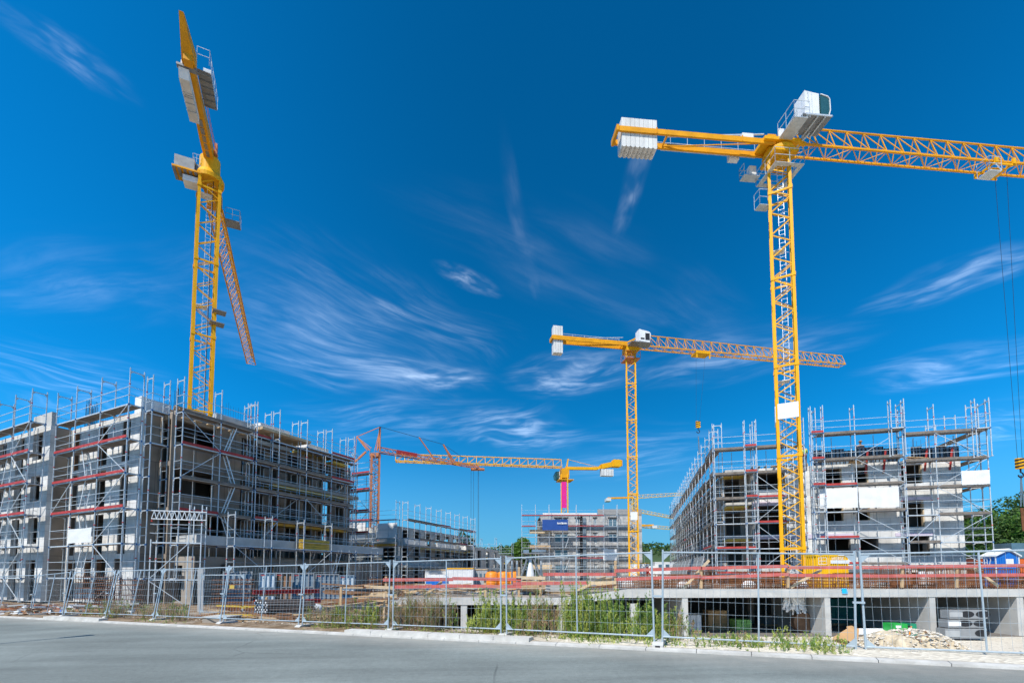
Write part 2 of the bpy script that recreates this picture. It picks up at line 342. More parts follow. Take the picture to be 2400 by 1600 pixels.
# ------------------------------------------------------------------ ground
KP, KD = V((-1.73, 12.1, 0)), V((.912, -.41, 0)).normalized()       # the kerb: a point and its direction
KN = V((-KD.y, KD.x, 0))                                              # away from the road
def sdist(x, y): return (x-KP.x)*KN.x+(y-KP.y)*KN.y
def along(x, y): return (x-KP.x)*KD.x+(y-KP.y)*KD.y
def tilt(x): return .015*max(-32, min(32, x))
def sstep(a, b, x):
    t = max(0, min(1, (x-a)/(b-a))); return t*t*(3-2*t)
from mathutils import noise as NZ
def gz(x, y, rough=True):
    s = sdist(x, y); t = tilt(x)
    if s < .7: return t-.05
    z = t-.05+.135*sstep(.7, 1.25, s)
    pit = sstep(-9.6, -7.6, x+(y-17)*-.30)*sstep(1.0, 9.5, s)
    z = z*(1-pit)+(-1.62)*pit if pit else z
    left = (1-sstep(-11, -8, x))*sstep(2, 10, s); z = z*(1-left)+(-.12)*left
    far = sstep(48, 66, y)
    z = z*(1-far)+.15*far
    if rough and y < 60:
        z += (NZ.noise(V((x*.8, y*.8, 0)))*.07+NZ.noise(V((x*2.7, y*2.7, 3)))*.035)*sstep(.5, 1.4, s)*(1-sstep(22, 25, y)*sstep(-9, -7, x))
    return z
def lin(a, b, st): return [a+(b-a)*i/max(1, round((b-a)/st)) for i in range(max(1, round((b-a)/st))+1)]
gx = [-6000, -2500, -900, -350, -160, -90, -60, -45]+lin(-36, -12, .8)+lin(-11.6, 16, .4)+lin(17, 46, 1.2)+[52, 62, 90, 160, 350, 900, 2500, 6000]
gy = [-600, -200, -80, -30, -12]+lin(-4, 6, 2)+lin(6.5, 30, .4)+lin(31, 66, 1.5)+[72, 85, 110, 160, 260, 500, 1000, 2500, 6000]
g = MB('ground_mat' if 0 else 'concrete'); 
gm = bpy.data.materials.new('ground_soil'); gm.use_nodes = True; n2 = gm.node_tree; GL = n2.links; gb = n2.nodes['Principled BSDF']; gb.inputs['Roughness'].default_value = .95; gb.inputs['Specular IOR Level'].default_value = .1
geo = nd(n2, 'ShaderNodeNewGeometry'); sp = nd(n2, 'ShaderNodeSeparateXYZ'); GL.new(geo.outputs['Position'], sp.inputs[0])
def gn(scale, det=6, rough=.6):
    n = nd(n2, 'ShaderNodeTexNoise'); n.inputs['Scale'].default_value = scale; n.inputs['Detail'].default_value = det; n.inputs['Roughness'].default_value = rough; GL.new(geo.outputs['Position'], n.inputs[0]); return n.outputs[0]
def gr(f, a, b, c=0, d=1):
    n = nd(n2, 'ShaderNodeMapRange'); n.inputs[1].default_value = a; n.inputs[2].default_value = b; n.inputs[3].default_value = c; n.inputs[4].default_value = d; GL.new(f, n.inputs[0]); return n.outputs[0]
def gmix(f, a, b):
    n = nd(n2, 'ShaderNodeMix', data_type='RGBA'); GL.new(f, n.inputs[0])
    for i, q in ((6, a), (7, b)):
        if isinstance(q, tuple): n.inputs[i].default_value = (*q, 1)
        else: GL.new(q, n.inputs[i])
    return n.outputs[2]
vo = nd(n2, 'ShaderNodeTexVoronoi'); vo.inputs['Scale'].default_value = 13; GL.new(geo.outputs['Position'], vo.inputs[0])
grav = gmix(gr(vo.outputs['Color'], .1, .9), (.74, .675, .56), (.47, .41, .32))
grav = gmix(gr(gn(1.3), .45, .7), grav, (.66, .60, .49))
soil = gmix(gr(gn(2.2), .4, .65), (.17, .115, .07), (.33, .25, .17))
soil = gmix(gr(gn(.9), .55, .7), soil, (.42, .37, .30))
xw = nd(n2, 'ShaderNodeMath', operation='MULTIPLY_ADD'); GL.new(gn(.5), xw.inputs[0]); xw.inputs[1].default_value = 9; GL.new(sp.outputs[0], xw.inputs[2])
gcol = gmix(gr(xw.outputs[0], 2.5, 6.5), soil, grav)
gcol = gmix(gr(sp.outputs[1], 90, 160), gcol, (.09, .12, .04))
GL.new(gcol, gb.inputs['Base Color'])
gbp = nd(n2, 'ShaderNodeBump'); gbp.inputs['Strength'].default_value = .7; gbp.inputs['Distance'].default_value = .05; GL.new(vo.outputs['Distance'], gbp.inputs['Height']); GL.new(gbp.outputs[0], gb.inputs['Normal'])
MATS['ground'] = gm
g = MB('ground'); idx = {}
for i, x in enumerate(gx):
    for j, y in enumerate(gy): idx[i, j] = g.p((x, y, gz(x, y)))
for i in range(len(gx)-1):
    for j in range(len(gy)-1): g.face([idx[i, j], idx[i+1, j], idx[i+1, j+1], idx[i, j+1]])
struct(g.build('ground', smooth=True))
# road
rm = mat('asphalt', (.205, .228, .212), .9, var=.1, sc1=.35, spec=.3)
rn = rm.node_tree; RL = rn.links; rb = rn.nodes['Principled BSDF']; rsrc = rb.inputs['Base Color'].links[0].from_socket
rtc = nd(rn, 'ShaderNodeTexCoord')
def rnoise(scale, det, mscale=None, rough=.6):
    n = nd(rn, 'ShaderNodeTexNoise'); n.inputs['Scale'].default_value = scale; n.inputs['Detail'].default_value = det; n.inputs['Roughness'].default_value = rough
    if mscale:
        m = nd(rn, 'ShaderNodeMapping'); m.inputs['Scale'].default_value = mscale; m.inputs['Rotation'].default_value = (0, 0, -math.atan2(KD.y, KD.x)); RL.new(rtc.outputs['Object'], m.inputs[0]); RL.new(m.outputs[0], n.inputs[0])
    else: RL.new(rtc.outputs['Object'], n.inputs[0])
    return n.outputs[0]
def rmul(src, f, a, b, c, d):
    r = nd(rn, 'ShaderNodeMapRange'); r.inputs[1].default_value = a; r.inputs[2].default_value = b; r.inputs[3].default_value = c; r.inputs[4].default_value = d; RL.new(f, r.inputs[0])
    m = nd(rn, 'ShaderNodeMix', data_type='RGBA', blend_type='MULTIPLY'); m.inputs[0].default_value = 1; RL.new(src, m.inputs[6]); RL.new(r.outputs[0], m.inputs[7]); return m.outputs[2]
rsrc = rmul(rsrc, rnoise(1, 5, (.12, 1.3, 1)), .35, .65, .82, 1.1)
rsrc = rmul(rsrc, rnoise(90, 3), .3, .7, .72, 1.28)
rsrc = rmul(rsrc, rnoise(9, 4), .3, .7, .9, 1.1)
rsrc = rmul(rsrc, rnoise(.16, 3), .42, .58, .84, 1.06)
vc = nd(rn, 'ShaderNodeTexVoronoi', feature='DISTANCE_TO_EDGE'); vc.inputs['Scale'].default_value = .28; vm = nd(rn, 'ShaderNodeMix', data_type='VECTOR'); vm.inputs[0].default_value = .12
nv = nd(rn, 'ShaderNodeTexNoise'); nv.inputs['Scale'].default_value = 1.4; nv.inputs['Detail'].default_value = 5; RL.new(rtc.outputs['Object'], nv.inputs[0]); RL.new(rtc.outputs['Object'], vm.inputs[4]); RL.new(nv.outputs['Color'], vm.inputs[5]); RL.new(vm.outputs[1], vc.inputs[0])
ck = nd(rn, 'ShaderNodeMapRange'); ck.inputs[1].default_value = .0015; ck.inputs[2].default_value = .006; ck.inputs[3].default_value = .62; ck.inputs[4].default_value = 1; RL.new(vc.outputs['Distance'], ck.inputs[0])
mk = nd(rn, 'ShaderNodeMapRange'); mk.inputs[1].default_value = .52; mk.inputs[2].default_value = .6; RL.new(rnoise(.22, 2), mk.inputs[0])
cm = nd(rn, 'ShaderNodeMix', data_type='RGBA', blend_type='MULTIPLY'); RL.new(mk.outputs[0], cm.inputs[0]); RL.new(rsrc, cm.inputs[6]); RL.new(ck.outputs[0], cm.inputs[7]); rsrc = cm.outputs[2]
sub_ = nd(rn, 'ShaderNodeVectorMath', operation='SUBTRACT'); RL.new(rtc.outputs['Object'], sub_.inputs[0]); sub_.inputs[1].default_value = tuple(KP)
dt = nd(rn, 'ShaderNodeVectorMath', operation='DOT_PRODUCT'); RL.new(sub_.outputs[0], dt.inputs[0]); dt.inputs[1].default_value = tuple(KN)
dm_ = nd(rn, 'ShaderNodeMapRange'); dm_.inputs[1].default_value = -1.6; dm_.inputs[2].default_value = 0; RL.new(dt.outputs['Value'], dm_.inputs[0])
dn = nd(rn, 'ShaderNodeMath', operation='MULTIPLY'); RL.new(dm_.outputs[0], dn.inputs[0]); RL.new(rnoise(2.2, 6), dn.inputs[1])
du = nd(rn, 'ShaderNodeMix', data_type='RGBA'); RL.new(dn.outputs[0], du.inputs[0]); RL.new(rsrc, du.inputs[6]); du.inputs[7].default_value = (.40, .37, .32, 1); rsrc = du.outputs[2]
RL.new(rsrc, rb.inputs['Base Color'])
rbp = nd(rn, 'ShaderNodeBump'); rbp.inputs['Strength'].default_value = .35; rbp.inputs['Distance'].default_value = .01; RL.new(rnoise(120, 2), rbp.inputs['Height']); RL.new(rbp.outputs[0], rb.inputs['Normal'])
ro = MB('asphalt')
def kpt(t, s, z): q = KP+KD*t+KN*s; return V((q.x, q.y, tilt(q.x)+z))
ts = lin(-70, 60, 5)
for a, b in zip(ts, ts[1:]): ro.poly([kpt(a, -13, 0), kpt(b, -13, 0), kpt(b, -.02, 0), kpt(a, -.02, 0)])
struct(ro.build('road'))
vg = MB('ground'); vi = {}; vt, vs_ = lin(-60, 45, .35), lin(.15, 1.5, .15)
for i, a in enumerate(vt):
    for j, b in enumerate(vs_):
        q = kpt(a, b, .068+.02*sstep(.24, .6, b)-.25*sstep(1.2, 1.5, b)); q.z += NZ.noise(V((q.x*3, q.y*3, 7)))*.022*sstep(.24, .5, b); vi[i, j] = vg.p(q)
for i in range(len(vt)-1):
    for j in range(len(vs_)-1): vg.face([vi[i, j], vi[i+1, j], vi[i+1, j+1], vi[i, j+1]])
struct(vg.build('verge', smooth=True))
# kerb: a low flush kerb the whole way, and the upright stones dropped on it in two places
kb = MB('kerb_stone'); t = -70.0
while t < 60:
    b = t+1.0; lo = .045; 
    for q in (0,):
        A = [kpt(t+.006, -.02, -.1), kpt(b-.006, -.02, -.1), kpt(b-.006, .16, -.1), kpt(t+.006, .16, -.1)]
        B = [kpt(t+.006, -.005, lo), kpt(b-.006, -.005, lo), kpt(b-.006, .16, lo+.02), kpt(t+.006, .16, lo+.02)]
        i = [kb.p(q) for q in A+B]
        for f in ((4,5,6,7),(0,1,5,4),(1,2,6,5),(2,3,7,6),(3,0,4,7)): kb.face([i[k] for k in f])
    t = b
struct(kb.build('kerb'))
def road_t(u, v, z=0.0):
    q = atZ(u, v, z); q = atZ(u, v, tilt(q.x)+z); return along(q.x, q.y)
ks = MB('kerb_stone')
def raised(t0, t1, wd):
    n = max(1, round((t1-t0)/1.0)); st = (t1-t0)/n
    for i in range(n):
        a, b = t0+i*st+.006, t0+(i+1)*st-.006
        h = .145+R.uniform(-.004, .004)
        P = [kpt(a, .03, .05), kpt(b, .03, .05), kpt(b, wd, .05), kpt(a, wd, .05), kpt(a, .045, h), kpt(b, .045, h), kpt(b, wd, h+.005), kpt(a, wd, h+.005)]
        k = [ks.p(q) for q in P]
        for f in ((4,5,6,7),(0,1,5,4),(1,2,6,5),(2,3,7,6),(3,0,4,7)): ks.face([k[j] for j in f])
raised(road_t(835, 1482), road_t(1243, 1508), .34); raised(road_t(128, 1447), road_t(283, 1452), .34)
struct(ks.build('kerb_stones'))
# ------------------------------------------------------------------ scaffolding
def scaffold(name, label, M, xs, levels, zb, depth=.73, toe=None, brace=None, ladders=(), top=True, group=None, r=.034, merged=False, skiptop=(), wood=(), blue=True, plain=False, bare=(), grey=False):
    """modular facade scaffold in the frame M: x along the facade, outer row y=0, inner row y=depth"""
    o = M @ V((xs[0], 0, zb)); t = thing(name, label, 'scaffolding', o, math.atan2(M[1][0], M[0][0]), group)
    nl, nb = len(levels), len(xs)-1
    for i, x in enumerate(xs):
        m = MB('galvanised', M)
        if i in (0, nb):
            q = -1 if i == 0 else 1
            for z in levels:
                for h in (.52, 1.02): m.bar((x+.035*q, -.02, z+h), (x+.035*q, depth, z+h), .017)
        m.use('galvanised'); hi = levels[-1]+(0 if not top or i in skiptop else 2.0)
        for y in (0, depth):
            m.use('galvanised').bar((x, y, zb), (x, y, hi+.17), r)
            m.box(x-.07, y-.07, zb-.02, x+.07, y+.07, zb+.015)
        for k, z in enumerate(levels+([levels[-1]+2.0] if hi > levels[-1] else [])):
            m.use('galvanised').bar((x, 0, z-.04), (x, depth, z-.04), r)
            if not plain:
                for y, q in ((0, 1), (depth, -1)):
                    m.poly([(x, y, z-.05), (x, y+.17*q, z-.05), (x, y, z-.24)])
                    if blue and k < nl: m.use('coupler_blue').box(x-.038, y-.038, z-.08, x+.038, y+.038, z+.02).use('galvanised')
                    if k < nl and R.random() < .45: m.use('marker_red').box(x-.036, y-.036, z+1.16, x+.036, y+.036, z+1.22).use('galvanised')
        m.build('frame', t)
    if not merged and nb > 1 and len(levels) > 1:
        for i in range(nb):
            if xs[i+1]-xs[i] < 1.2: continue
            xm = (xs[i]+xs[i+1])/2; m = MB('galvanised_dull', M); m.bar((xm, depth+.06, zb), (xm, depth+.06, levels[-1]-.1), .024)
            for z in levels[:-1]: m.bar((xs[i], depth+.03, z+1.0), (xs[i+1], depth+.03, z+1.0), .017); m.bar((xm, depth+.06, z+R.uniform(.2, .5)), (xm, depth+.28, z+R.uniform(.2, .5)), .02)
            m.build('inner_post', t)
    for k, z in enumerate(levels):
        dm = MB('deck_wood', M); tm = MB('red_paint', M); gm_ = MB('galvanised', M)
        for i in range(nb):
            a, b = xs[i]+.03, xs[i+1]-.03
            if b-a < .3: continue
            if (k, i) in bare: continue
            q = (depth-.06)/2
            if wood and (k, i) in wood: dm.use('wood')
            else: dm.use('deck_wood')
            dm.box(a, .03, z-.03, b, .03+q-.01, z+.02); dm.box(a, .03+q+.01, z-.03, b, depth-.02, z+.02)
            dm.use('galvanised').box(a, .006, z-.045, b, .028, z+.03)
            if toe is None or (k, i) in toe: tm.box(a-.02, -.058, z+.035, b+.02, -.03, z+.19)
            elif grey and (k+i) % 5 != 2: dm.use('deck_wood').box(a-.02, -.055, z-.02, b+.02, -.03, z+.15)
            for h in (.52, 1.02): gm_.bar((xs[i]-.05, -.03, z+h), (xs[i+1]+.05, -.03, z+h), .019)
            if not merged:
                dm.build('deck', t); dm = MB('deck_wood', M)
                if tm.f: tm.build('toe_board', t); tm = MB('red_paint', M)
                gm_.build('guardrail', t); gm_ = MB('galvanised', M)
        if gm_.f: gm_.build('guardrail', t)
        if dm.f: dm.build('deck', t)
        if tm.f: tm.build('toe_board', t)
    for (i, k, d) in (brace or ()):
        z0 = ([zb]+levels)[k]; z1 = ([zb]+levels)[k+1] if k < nl else levels[-1]+2
        a, b = (xs[i], xs[i+1]) if d > 0 else (xs[i+1], xs[i])
        MB('galvanised', M).bar((a, -.045, z0+.05), (b, -.045, z1-.05), .023).build('brace', t)
    for (i, k, d) in ladders:
        z0 = ([zb]+levels)[k]+.02; z1 = levels[k]+.1
        a = xs[i]+.5; b = a+.75
        if d < 0: a, b = b, a
        ladder(t, M, (a, depth*.5-.17, z0), (b, depth*.5-.17, z1), .34, (0, 1, 0))
    return t
def ladder(parent, M, a, b, w, side, name='ladder', m='aluminium'):
    a, b, s = V(a), V(b), V(side)*w; q = MB(m, M)
    q.beam(a, b, .03, .06, (0, 0, 1)).beam(a+s, b+s, .03, .06, (0, 0, 1)); n = int((b-a).length/.28)
    for i in range(1, n): q.bar(a+(b-a)*i/n, a+s+(b-a)*i/n, .014)
    return q.build(name, parent)
def rebar_rows(m, a, b, st, h, M=None, z=0, jit=.02, r=.008):
    a, b = V(a), V(b); n = max(2, int((b-a).length/st))
    for i in range(n+1):
        q = a+(b-a)*(i/n); hh = h*R.uniform(.75, 1.08)
        m.bar(q, q+V((R.uniform(-jit, jit), R.uniform(-jit, jit), hh)), r, 3)
def lumber(m, c, n, ln, ang, w=.12, h=.06, spread=.5):
    for i in range(n):
        a = ang+R.uniform(-.25, .25); d = V((math.cos(a), math.sin(a), 0))*ln/2*R.uniform(.6, 1)
        q = V(c)+V((R.uniform(-spread, spread), R.uniform(-spread, spread), .03+h*(i//3)*1.1)); m.beam(q-d, q+d+V((0, 0, R.uniform(-.03, .05))), w, h)
# ------------------------------------------------------------------ building on the left
CX, CY = -22.8, 28.27
UL = V((-.9, .436, 0)).normalized(); UR = V((.436, .9, 0)).normalized()
def LB(u, v, z=0): return V((CX, CY, 0))+UL*u+UR*v+V((0, 0, z))
def MF(u, v): return frameM(LB(u, v), -UL)     # along the left facade towards its right end, inward = UR
def MS(u, v): return frameM(LB(u, v), UR)      # along the right facade away from the camera, inward = UL
FL = [-.15, 2.9, 5.78, 8.66]; ROOF = 11.62
b = thing('apartment_block', 'grey unfinished four storey block wrapped in scaffolding below the left crane', 'building', LB(0, 0, -.3), 0)
zs = FL+[ROOF]
for k in range(4):
    z0, z1 = zs[k], zs[k+1]
    hd = z1-.28
    # left facade, near part A
    m = MB('block', MF(8.6, 0)); s = z0+.02
    ops = [(.45, 1.35, s, hd), (3.6, 4.85, s, hd), (6.6, 7.55, s, hd)] if k else [(.3, 1.5, s, hd), (2.7, 3.6, s+.9, hd), (4.2, 5.4, s, hd), (6.4, 7.2, s+1.7, hd)]
    m.wall(8.6, z0, z1, .3, ops)
    for q in ops:   # timber linings of the raw openings
        m.use('wood_brown' if R.random() < .5 else 'concrete_dark').box(q[0]+.003, .05, q[2], q[0]+.05, .29, q[3])
    m.build('wall', b)
    # far part B stands forward
    m = MB('block', MF(22, -1.1)); ops = [(1, 3, s, hd), (5, 6.6, s+.8, hd), (8.3, 9.5, s, hd), (10.9, 12.3, s+.8 if k else s, hd)]
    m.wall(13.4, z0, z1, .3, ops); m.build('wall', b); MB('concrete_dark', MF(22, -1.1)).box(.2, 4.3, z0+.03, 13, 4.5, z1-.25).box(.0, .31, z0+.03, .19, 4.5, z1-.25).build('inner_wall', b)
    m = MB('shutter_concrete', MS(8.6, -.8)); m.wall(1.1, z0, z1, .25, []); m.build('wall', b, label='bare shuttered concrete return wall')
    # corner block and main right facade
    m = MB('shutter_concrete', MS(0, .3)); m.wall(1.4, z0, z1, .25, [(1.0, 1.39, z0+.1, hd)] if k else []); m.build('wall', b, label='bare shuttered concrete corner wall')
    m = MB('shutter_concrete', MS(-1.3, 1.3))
    if k == 0: ops = [(.6, 1.7, s, hd)]
    elif k == 3: ops = [(0.02, 2.5, z0+1.3, hd), (4.35, 5.25, s, hd)]
    elif k == 2: ops = [(0.02, 2.5, z0+.9, hd), (4.35, 5.25, s, hd)]
    else: ops = [(.02, 1.6, z0+.9, hd), (2.2, 3.4, z0+.9, hd), (4.2, 5.1, s, hd)]
    m.wall(5.3, z0, z1, .28, ops); m.build('wall', b)
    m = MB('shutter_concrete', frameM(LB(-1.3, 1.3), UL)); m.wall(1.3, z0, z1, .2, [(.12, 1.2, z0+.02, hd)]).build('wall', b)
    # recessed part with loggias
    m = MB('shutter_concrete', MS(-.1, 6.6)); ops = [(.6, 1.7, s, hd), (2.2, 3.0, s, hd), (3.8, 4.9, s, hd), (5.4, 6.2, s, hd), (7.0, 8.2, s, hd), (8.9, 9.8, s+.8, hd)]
    m.wall(10.6, z0, z1, .28, ops); m.build('wall', b)
    m = MB('concrete', frameM(LB(-.1, 17.2), UL)); m.wall(11, z0, z1, .3, [(2, 3.5, s, hd), (5, 6.5, s+.9, hd), (8, 9.5, s, hd)]).build('wall', b)
    # slabs and inner walls
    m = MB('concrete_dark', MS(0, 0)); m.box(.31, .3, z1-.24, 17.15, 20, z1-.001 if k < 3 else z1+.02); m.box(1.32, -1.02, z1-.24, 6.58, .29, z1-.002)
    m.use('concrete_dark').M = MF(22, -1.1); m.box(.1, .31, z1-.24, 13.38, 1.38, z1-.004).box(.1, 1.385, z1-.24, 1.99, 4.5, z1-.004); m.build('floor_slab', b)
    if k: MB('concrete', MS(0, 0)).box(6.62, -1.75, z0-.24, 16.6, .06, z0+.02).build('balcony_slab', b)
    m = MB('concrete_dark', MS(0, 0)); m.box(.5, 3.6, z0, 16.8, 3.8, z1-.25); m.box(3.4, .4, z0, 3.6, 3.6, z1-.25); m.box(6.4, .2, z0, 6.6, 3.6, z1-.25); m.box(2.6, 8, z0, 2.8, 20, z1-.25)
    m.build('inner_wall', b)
    if k in (1, 2, 3):
        MB('wood_yellow', MS(0, 0)).box(8.0, -1.6, z1-.44, 15.5, -.2, z1-.26).build('formwork_beams', b) if k < 3 else None
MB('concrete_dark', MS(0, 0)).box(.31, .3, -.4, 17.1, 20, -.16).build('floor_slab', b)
# ground storey with terrace parapet standing in front of the right facade
m = MB('shutter_concrete', MS(-3.3, 1.6)); m.wall(16.5, -.35, 2.75, .25, [(1.6, 2.5, .0, 2.3), (4.6, 5.5, .0, 2.3), (7.4, 8.4, 0, 2.3), (11, 12.2, 0, 2.3)]).build('wall', b)
m = MB('concrete', frameM(LB(-1.1, 1.6), -UL)); m.wall(2.2, -.35, 2.75, .25, [(.15, 1.0, 0, 2.2)]).build('wall', b)
m = MB('concrete_dark', MS(0, 0)); m.box(1.6, 1.4, 2.75, 18.1, 3.42, 3.45).build('terrace_slab', b)
m = MB('concrete_light', MS(-3.4, 1.6)); m.wall(16.5, 3.46, 4.05, .16, []); m.M = frameM(LB(-1.3, 1.6), -UL); m.wall(1.9, 3.46, 4.05, .16, []); m.build('parapet', b)
# roof edge: upstands, starter bars, lumber
m = MB('plaster_white', MF(8.6, 0)); m.box(7.85, .02, ROOF+.02, 8.58, .3, ROOF+1.0); m.M = MS(0, 0); m.box(.3, .0, ROOF+.02, 1.7, .2, ROOF+.95); m.build('parapet', b); m = MB('concrete_light', MS(0, 0)); m.box(3.8, -1.28, ROOF+.0, 6.6, -.9, ROOF+.9); m.build('parapet', b)
m = MB('concrete_light', MF(22, -1.1)); m.box(10.6, .05, ROOF+.02, 13.3, .3, ROOF+1.0); m.build('parapet', b)
m = MB('concrete', MS(0, 0)); m.box(1.32, -1.28, ROOF-.02, 3.79, .2, ROOF+.32); m.box(6.6, -1.7, ROOF-.5, 9.3, .9, ROOF-.22); m.use('plaster_white').box(6.9, -1.5, ROOF+.75, 9.4, .4, ROOF+1.15); m.use('wood_pale').box(6.7, -2.0, ROOF+.55, 11.0, .3, ROOF+.745); m.use('plaster_white').box(11.4, -1.1, ROOF+.35, 13.6, .6, ROOF+.8); m.use('wood_yellow').box(11.2, -1.5, ROOF+.15, 14.6, .5, ROOF+.345); m.use('wood_yellow').box(13.8, -1.5, ROOF-.4, 15.4, -.2, ROOF-.2); m.build('roof_edge', b)
m = MB('rebar_dark'); rebar_rows(m, LB(.4, .5, ROOF), LB(.4, 3.4, ROOF+.9), .14, 1.1); rebar_rows(m, LB(3, .6, ROOF), LB(8.4, .6, ROOF), .17, .7); rebar_rows(m, LB(9, -.6, ROOF), LB(13.5, -.6, ROOF), .2, 1.2); rebar_rows(m, LB(-1.1, 4.2, ROOF+.9), LB(-1.1, 6.5, ROOF+.9), .17, 1.0)
for du in (0, .2, .4): rebar_rows(m, LB(7.4, .5+du, ROOF), LB(8.1, .5+du, ROOF), .12, 2.1, r=.014)
for du in (0, .2): rebar_rows(m, LB(-.9, 1.6+du, ROOF), LB(-.5, 1.6+du, ROOF), .12, 2.0, r=.014)
o = m.build('starter_bars', b); o['kind'] = 'stuff'
m = MB('wood_brown'); lumber(m, LB(1.4, .8, ROOF), 9, 2.2, 2.6); lumber(m, LB(4.6, .9, ROOF), 12, 2, 2.8); lumber(m, LB(11, -.2, ROOF), 8, 2, 2.7); m.use('wood'); lumber(m, LB(-1.0, 2.2, ROOF+.35), 14, 1.6, 1.0, spread=.35); lumber(m, LB(-1.2, 5.2, ROOF+.3), 10, 1.6, 1.1, spread=.3); lumber(m, LB(-.6, 9.8, ROOF), 12, 1.8, 1.1, spread=.5); lumber(m, LB(-.8, 14.6, ROOF), 10, 1.6, 1.0, spread=.5); m.use('wood_brown'); lumber(m, LB(7, .7, ROOF), 10, 1.8, 2.7); lumber(m, LB(2.6, .7, ROOF), 10, 2.0, 2.6); m.build('roof_lumber', b)
for k in range(7):
    q = 1.6+k*.75; MB('wood_pale', MS(-1.3, 0)).box(q, -.28, ROOF-.12, q+.4, .2, ROOF-.06).build('form_bracket', b)
LV = [1.42, 3.46, 5.52, 7.58, 9.62, 11.66]
REDS = {(k, i) for k in (2, 3, 4) for i in range(3)}
scaffold('facade_scaffold', 'scaffold with long red toe boards on the sunlit face of the left block', MF(0, -1.0) @ Matrix.Translation((-8.1, 0, 0)), [0, 2.6, 5.7, 8.9], LV, -.1,
         toe=REDS, brace=[(2, 0, 1), (2, 1, -1), (2, 2, 1), (2, 3, 1), (2, 4, -1), (2, 5, 1), (0, 3, 1)], ladders=[(1, 1, 1), (1, 2, -1), (1, 3, 1), (1, 4, -1)], bare={(0, 2)}, wood={(1, 0), (1, 1)})
scaffold('facade_scaffold', 'scaffold at the far left picture edge on the projecting end of the left block', MF(0, -2.1) @ Matrix.Translation((-21.5, 0, 0)), [0, 2.6, 5.2, 7.8, 10.4, 12.9], LV, -.1,
         toe={(k, i) for k in (2, 3, 4) for i in range(5)}, brace=[(4, k, 1 if k % 2 else -1) for k in range(6)]+[(2, 3, 1)], ladders=[(3, k, 1) for k in range(1, 5)])
VX = [1.16, 3.5, 5.85]
scaffold('facade_scaffold', 'scaffold with ladder bays on the shaded right face of the left block', MS(-2.33, 0), VX, LV, 1.42, grey=True,
         toe={(4, 0), (4, 1), (2, 0)}, brace=[(0, 5, -1), (0, 4, 1), (1, 2, -1)], ladders=[(1, 5, 1), (1, 4, -1), (1, 3, 1), (1, 2, -1)])
scaffold('scaffold_tower', 'narrow scaffold bay closing the concrete corner of the left block', MS(-.93, 0), [.15, 1.1], LV, 1.3, depth=.66, toe={(3, 0)}, bare={(k, 0) for k in (1, 3)})
scaffold('facade_scaffold', 'inner scaffold row along the shaded loggias of the left block', MS(-1.6, 0), [6.05, 7.7, 10.1, 12.6, 15.1, 16.4], LV, 1.42, depth=.7, skiptop=(5,),
         toe={(4, 1), (4, 2), (3, 3), (5, 0), (2, 2), (2, 3)}, brace=[(1, 3, 1), (3, 4, 1)])
scaffold('facade_scaffold', 'outer scaffold row in front of the shaded loggias of the left block', MS(-2.5, 0), [5.95, 7.74, 10.2, 12.7, 15.2], LV, 1.42, depth=.73, grey=True,
         toe={(5, 3), (4, 3), (2, 0), (1, 2)}, brace=[(0, 2, 1), (2, 3, -1)], ladders=[(2, 1, 1)], bare={(5, 1), (5, 0)})
scaffold('facade_scaffold', 'open scaffold round the far rear corner of the left block against the sky', MF(0, 18.0) @ Matrix.Translation((-8, 0, 0)), [0, 2.5, 5, 7.5, 9.7], LV[:5]+[11.2], .3, depth=.73,
         toe={(5, 3), (4, 3), (3, 3), (2, 3), (4, 2)}, brace=[(3, k, 1 if k % 2 else -1) for k in range(5)])
scaffold('facade_scaffold', 'low scaffold along the terrace parapet of the left block', MS(-4.3, 0), [3.4, 6.0, 8.6, 11.2, 13.8, 16.4], [1.42, 3.46], -.2, toe=set(), brace=[(2, 1, 1), (0, 1, -1)], ladders=[(3, 1, 1)], blue=True, bare={(0, i) for i in range(5)}, skiptop=(4, 5))
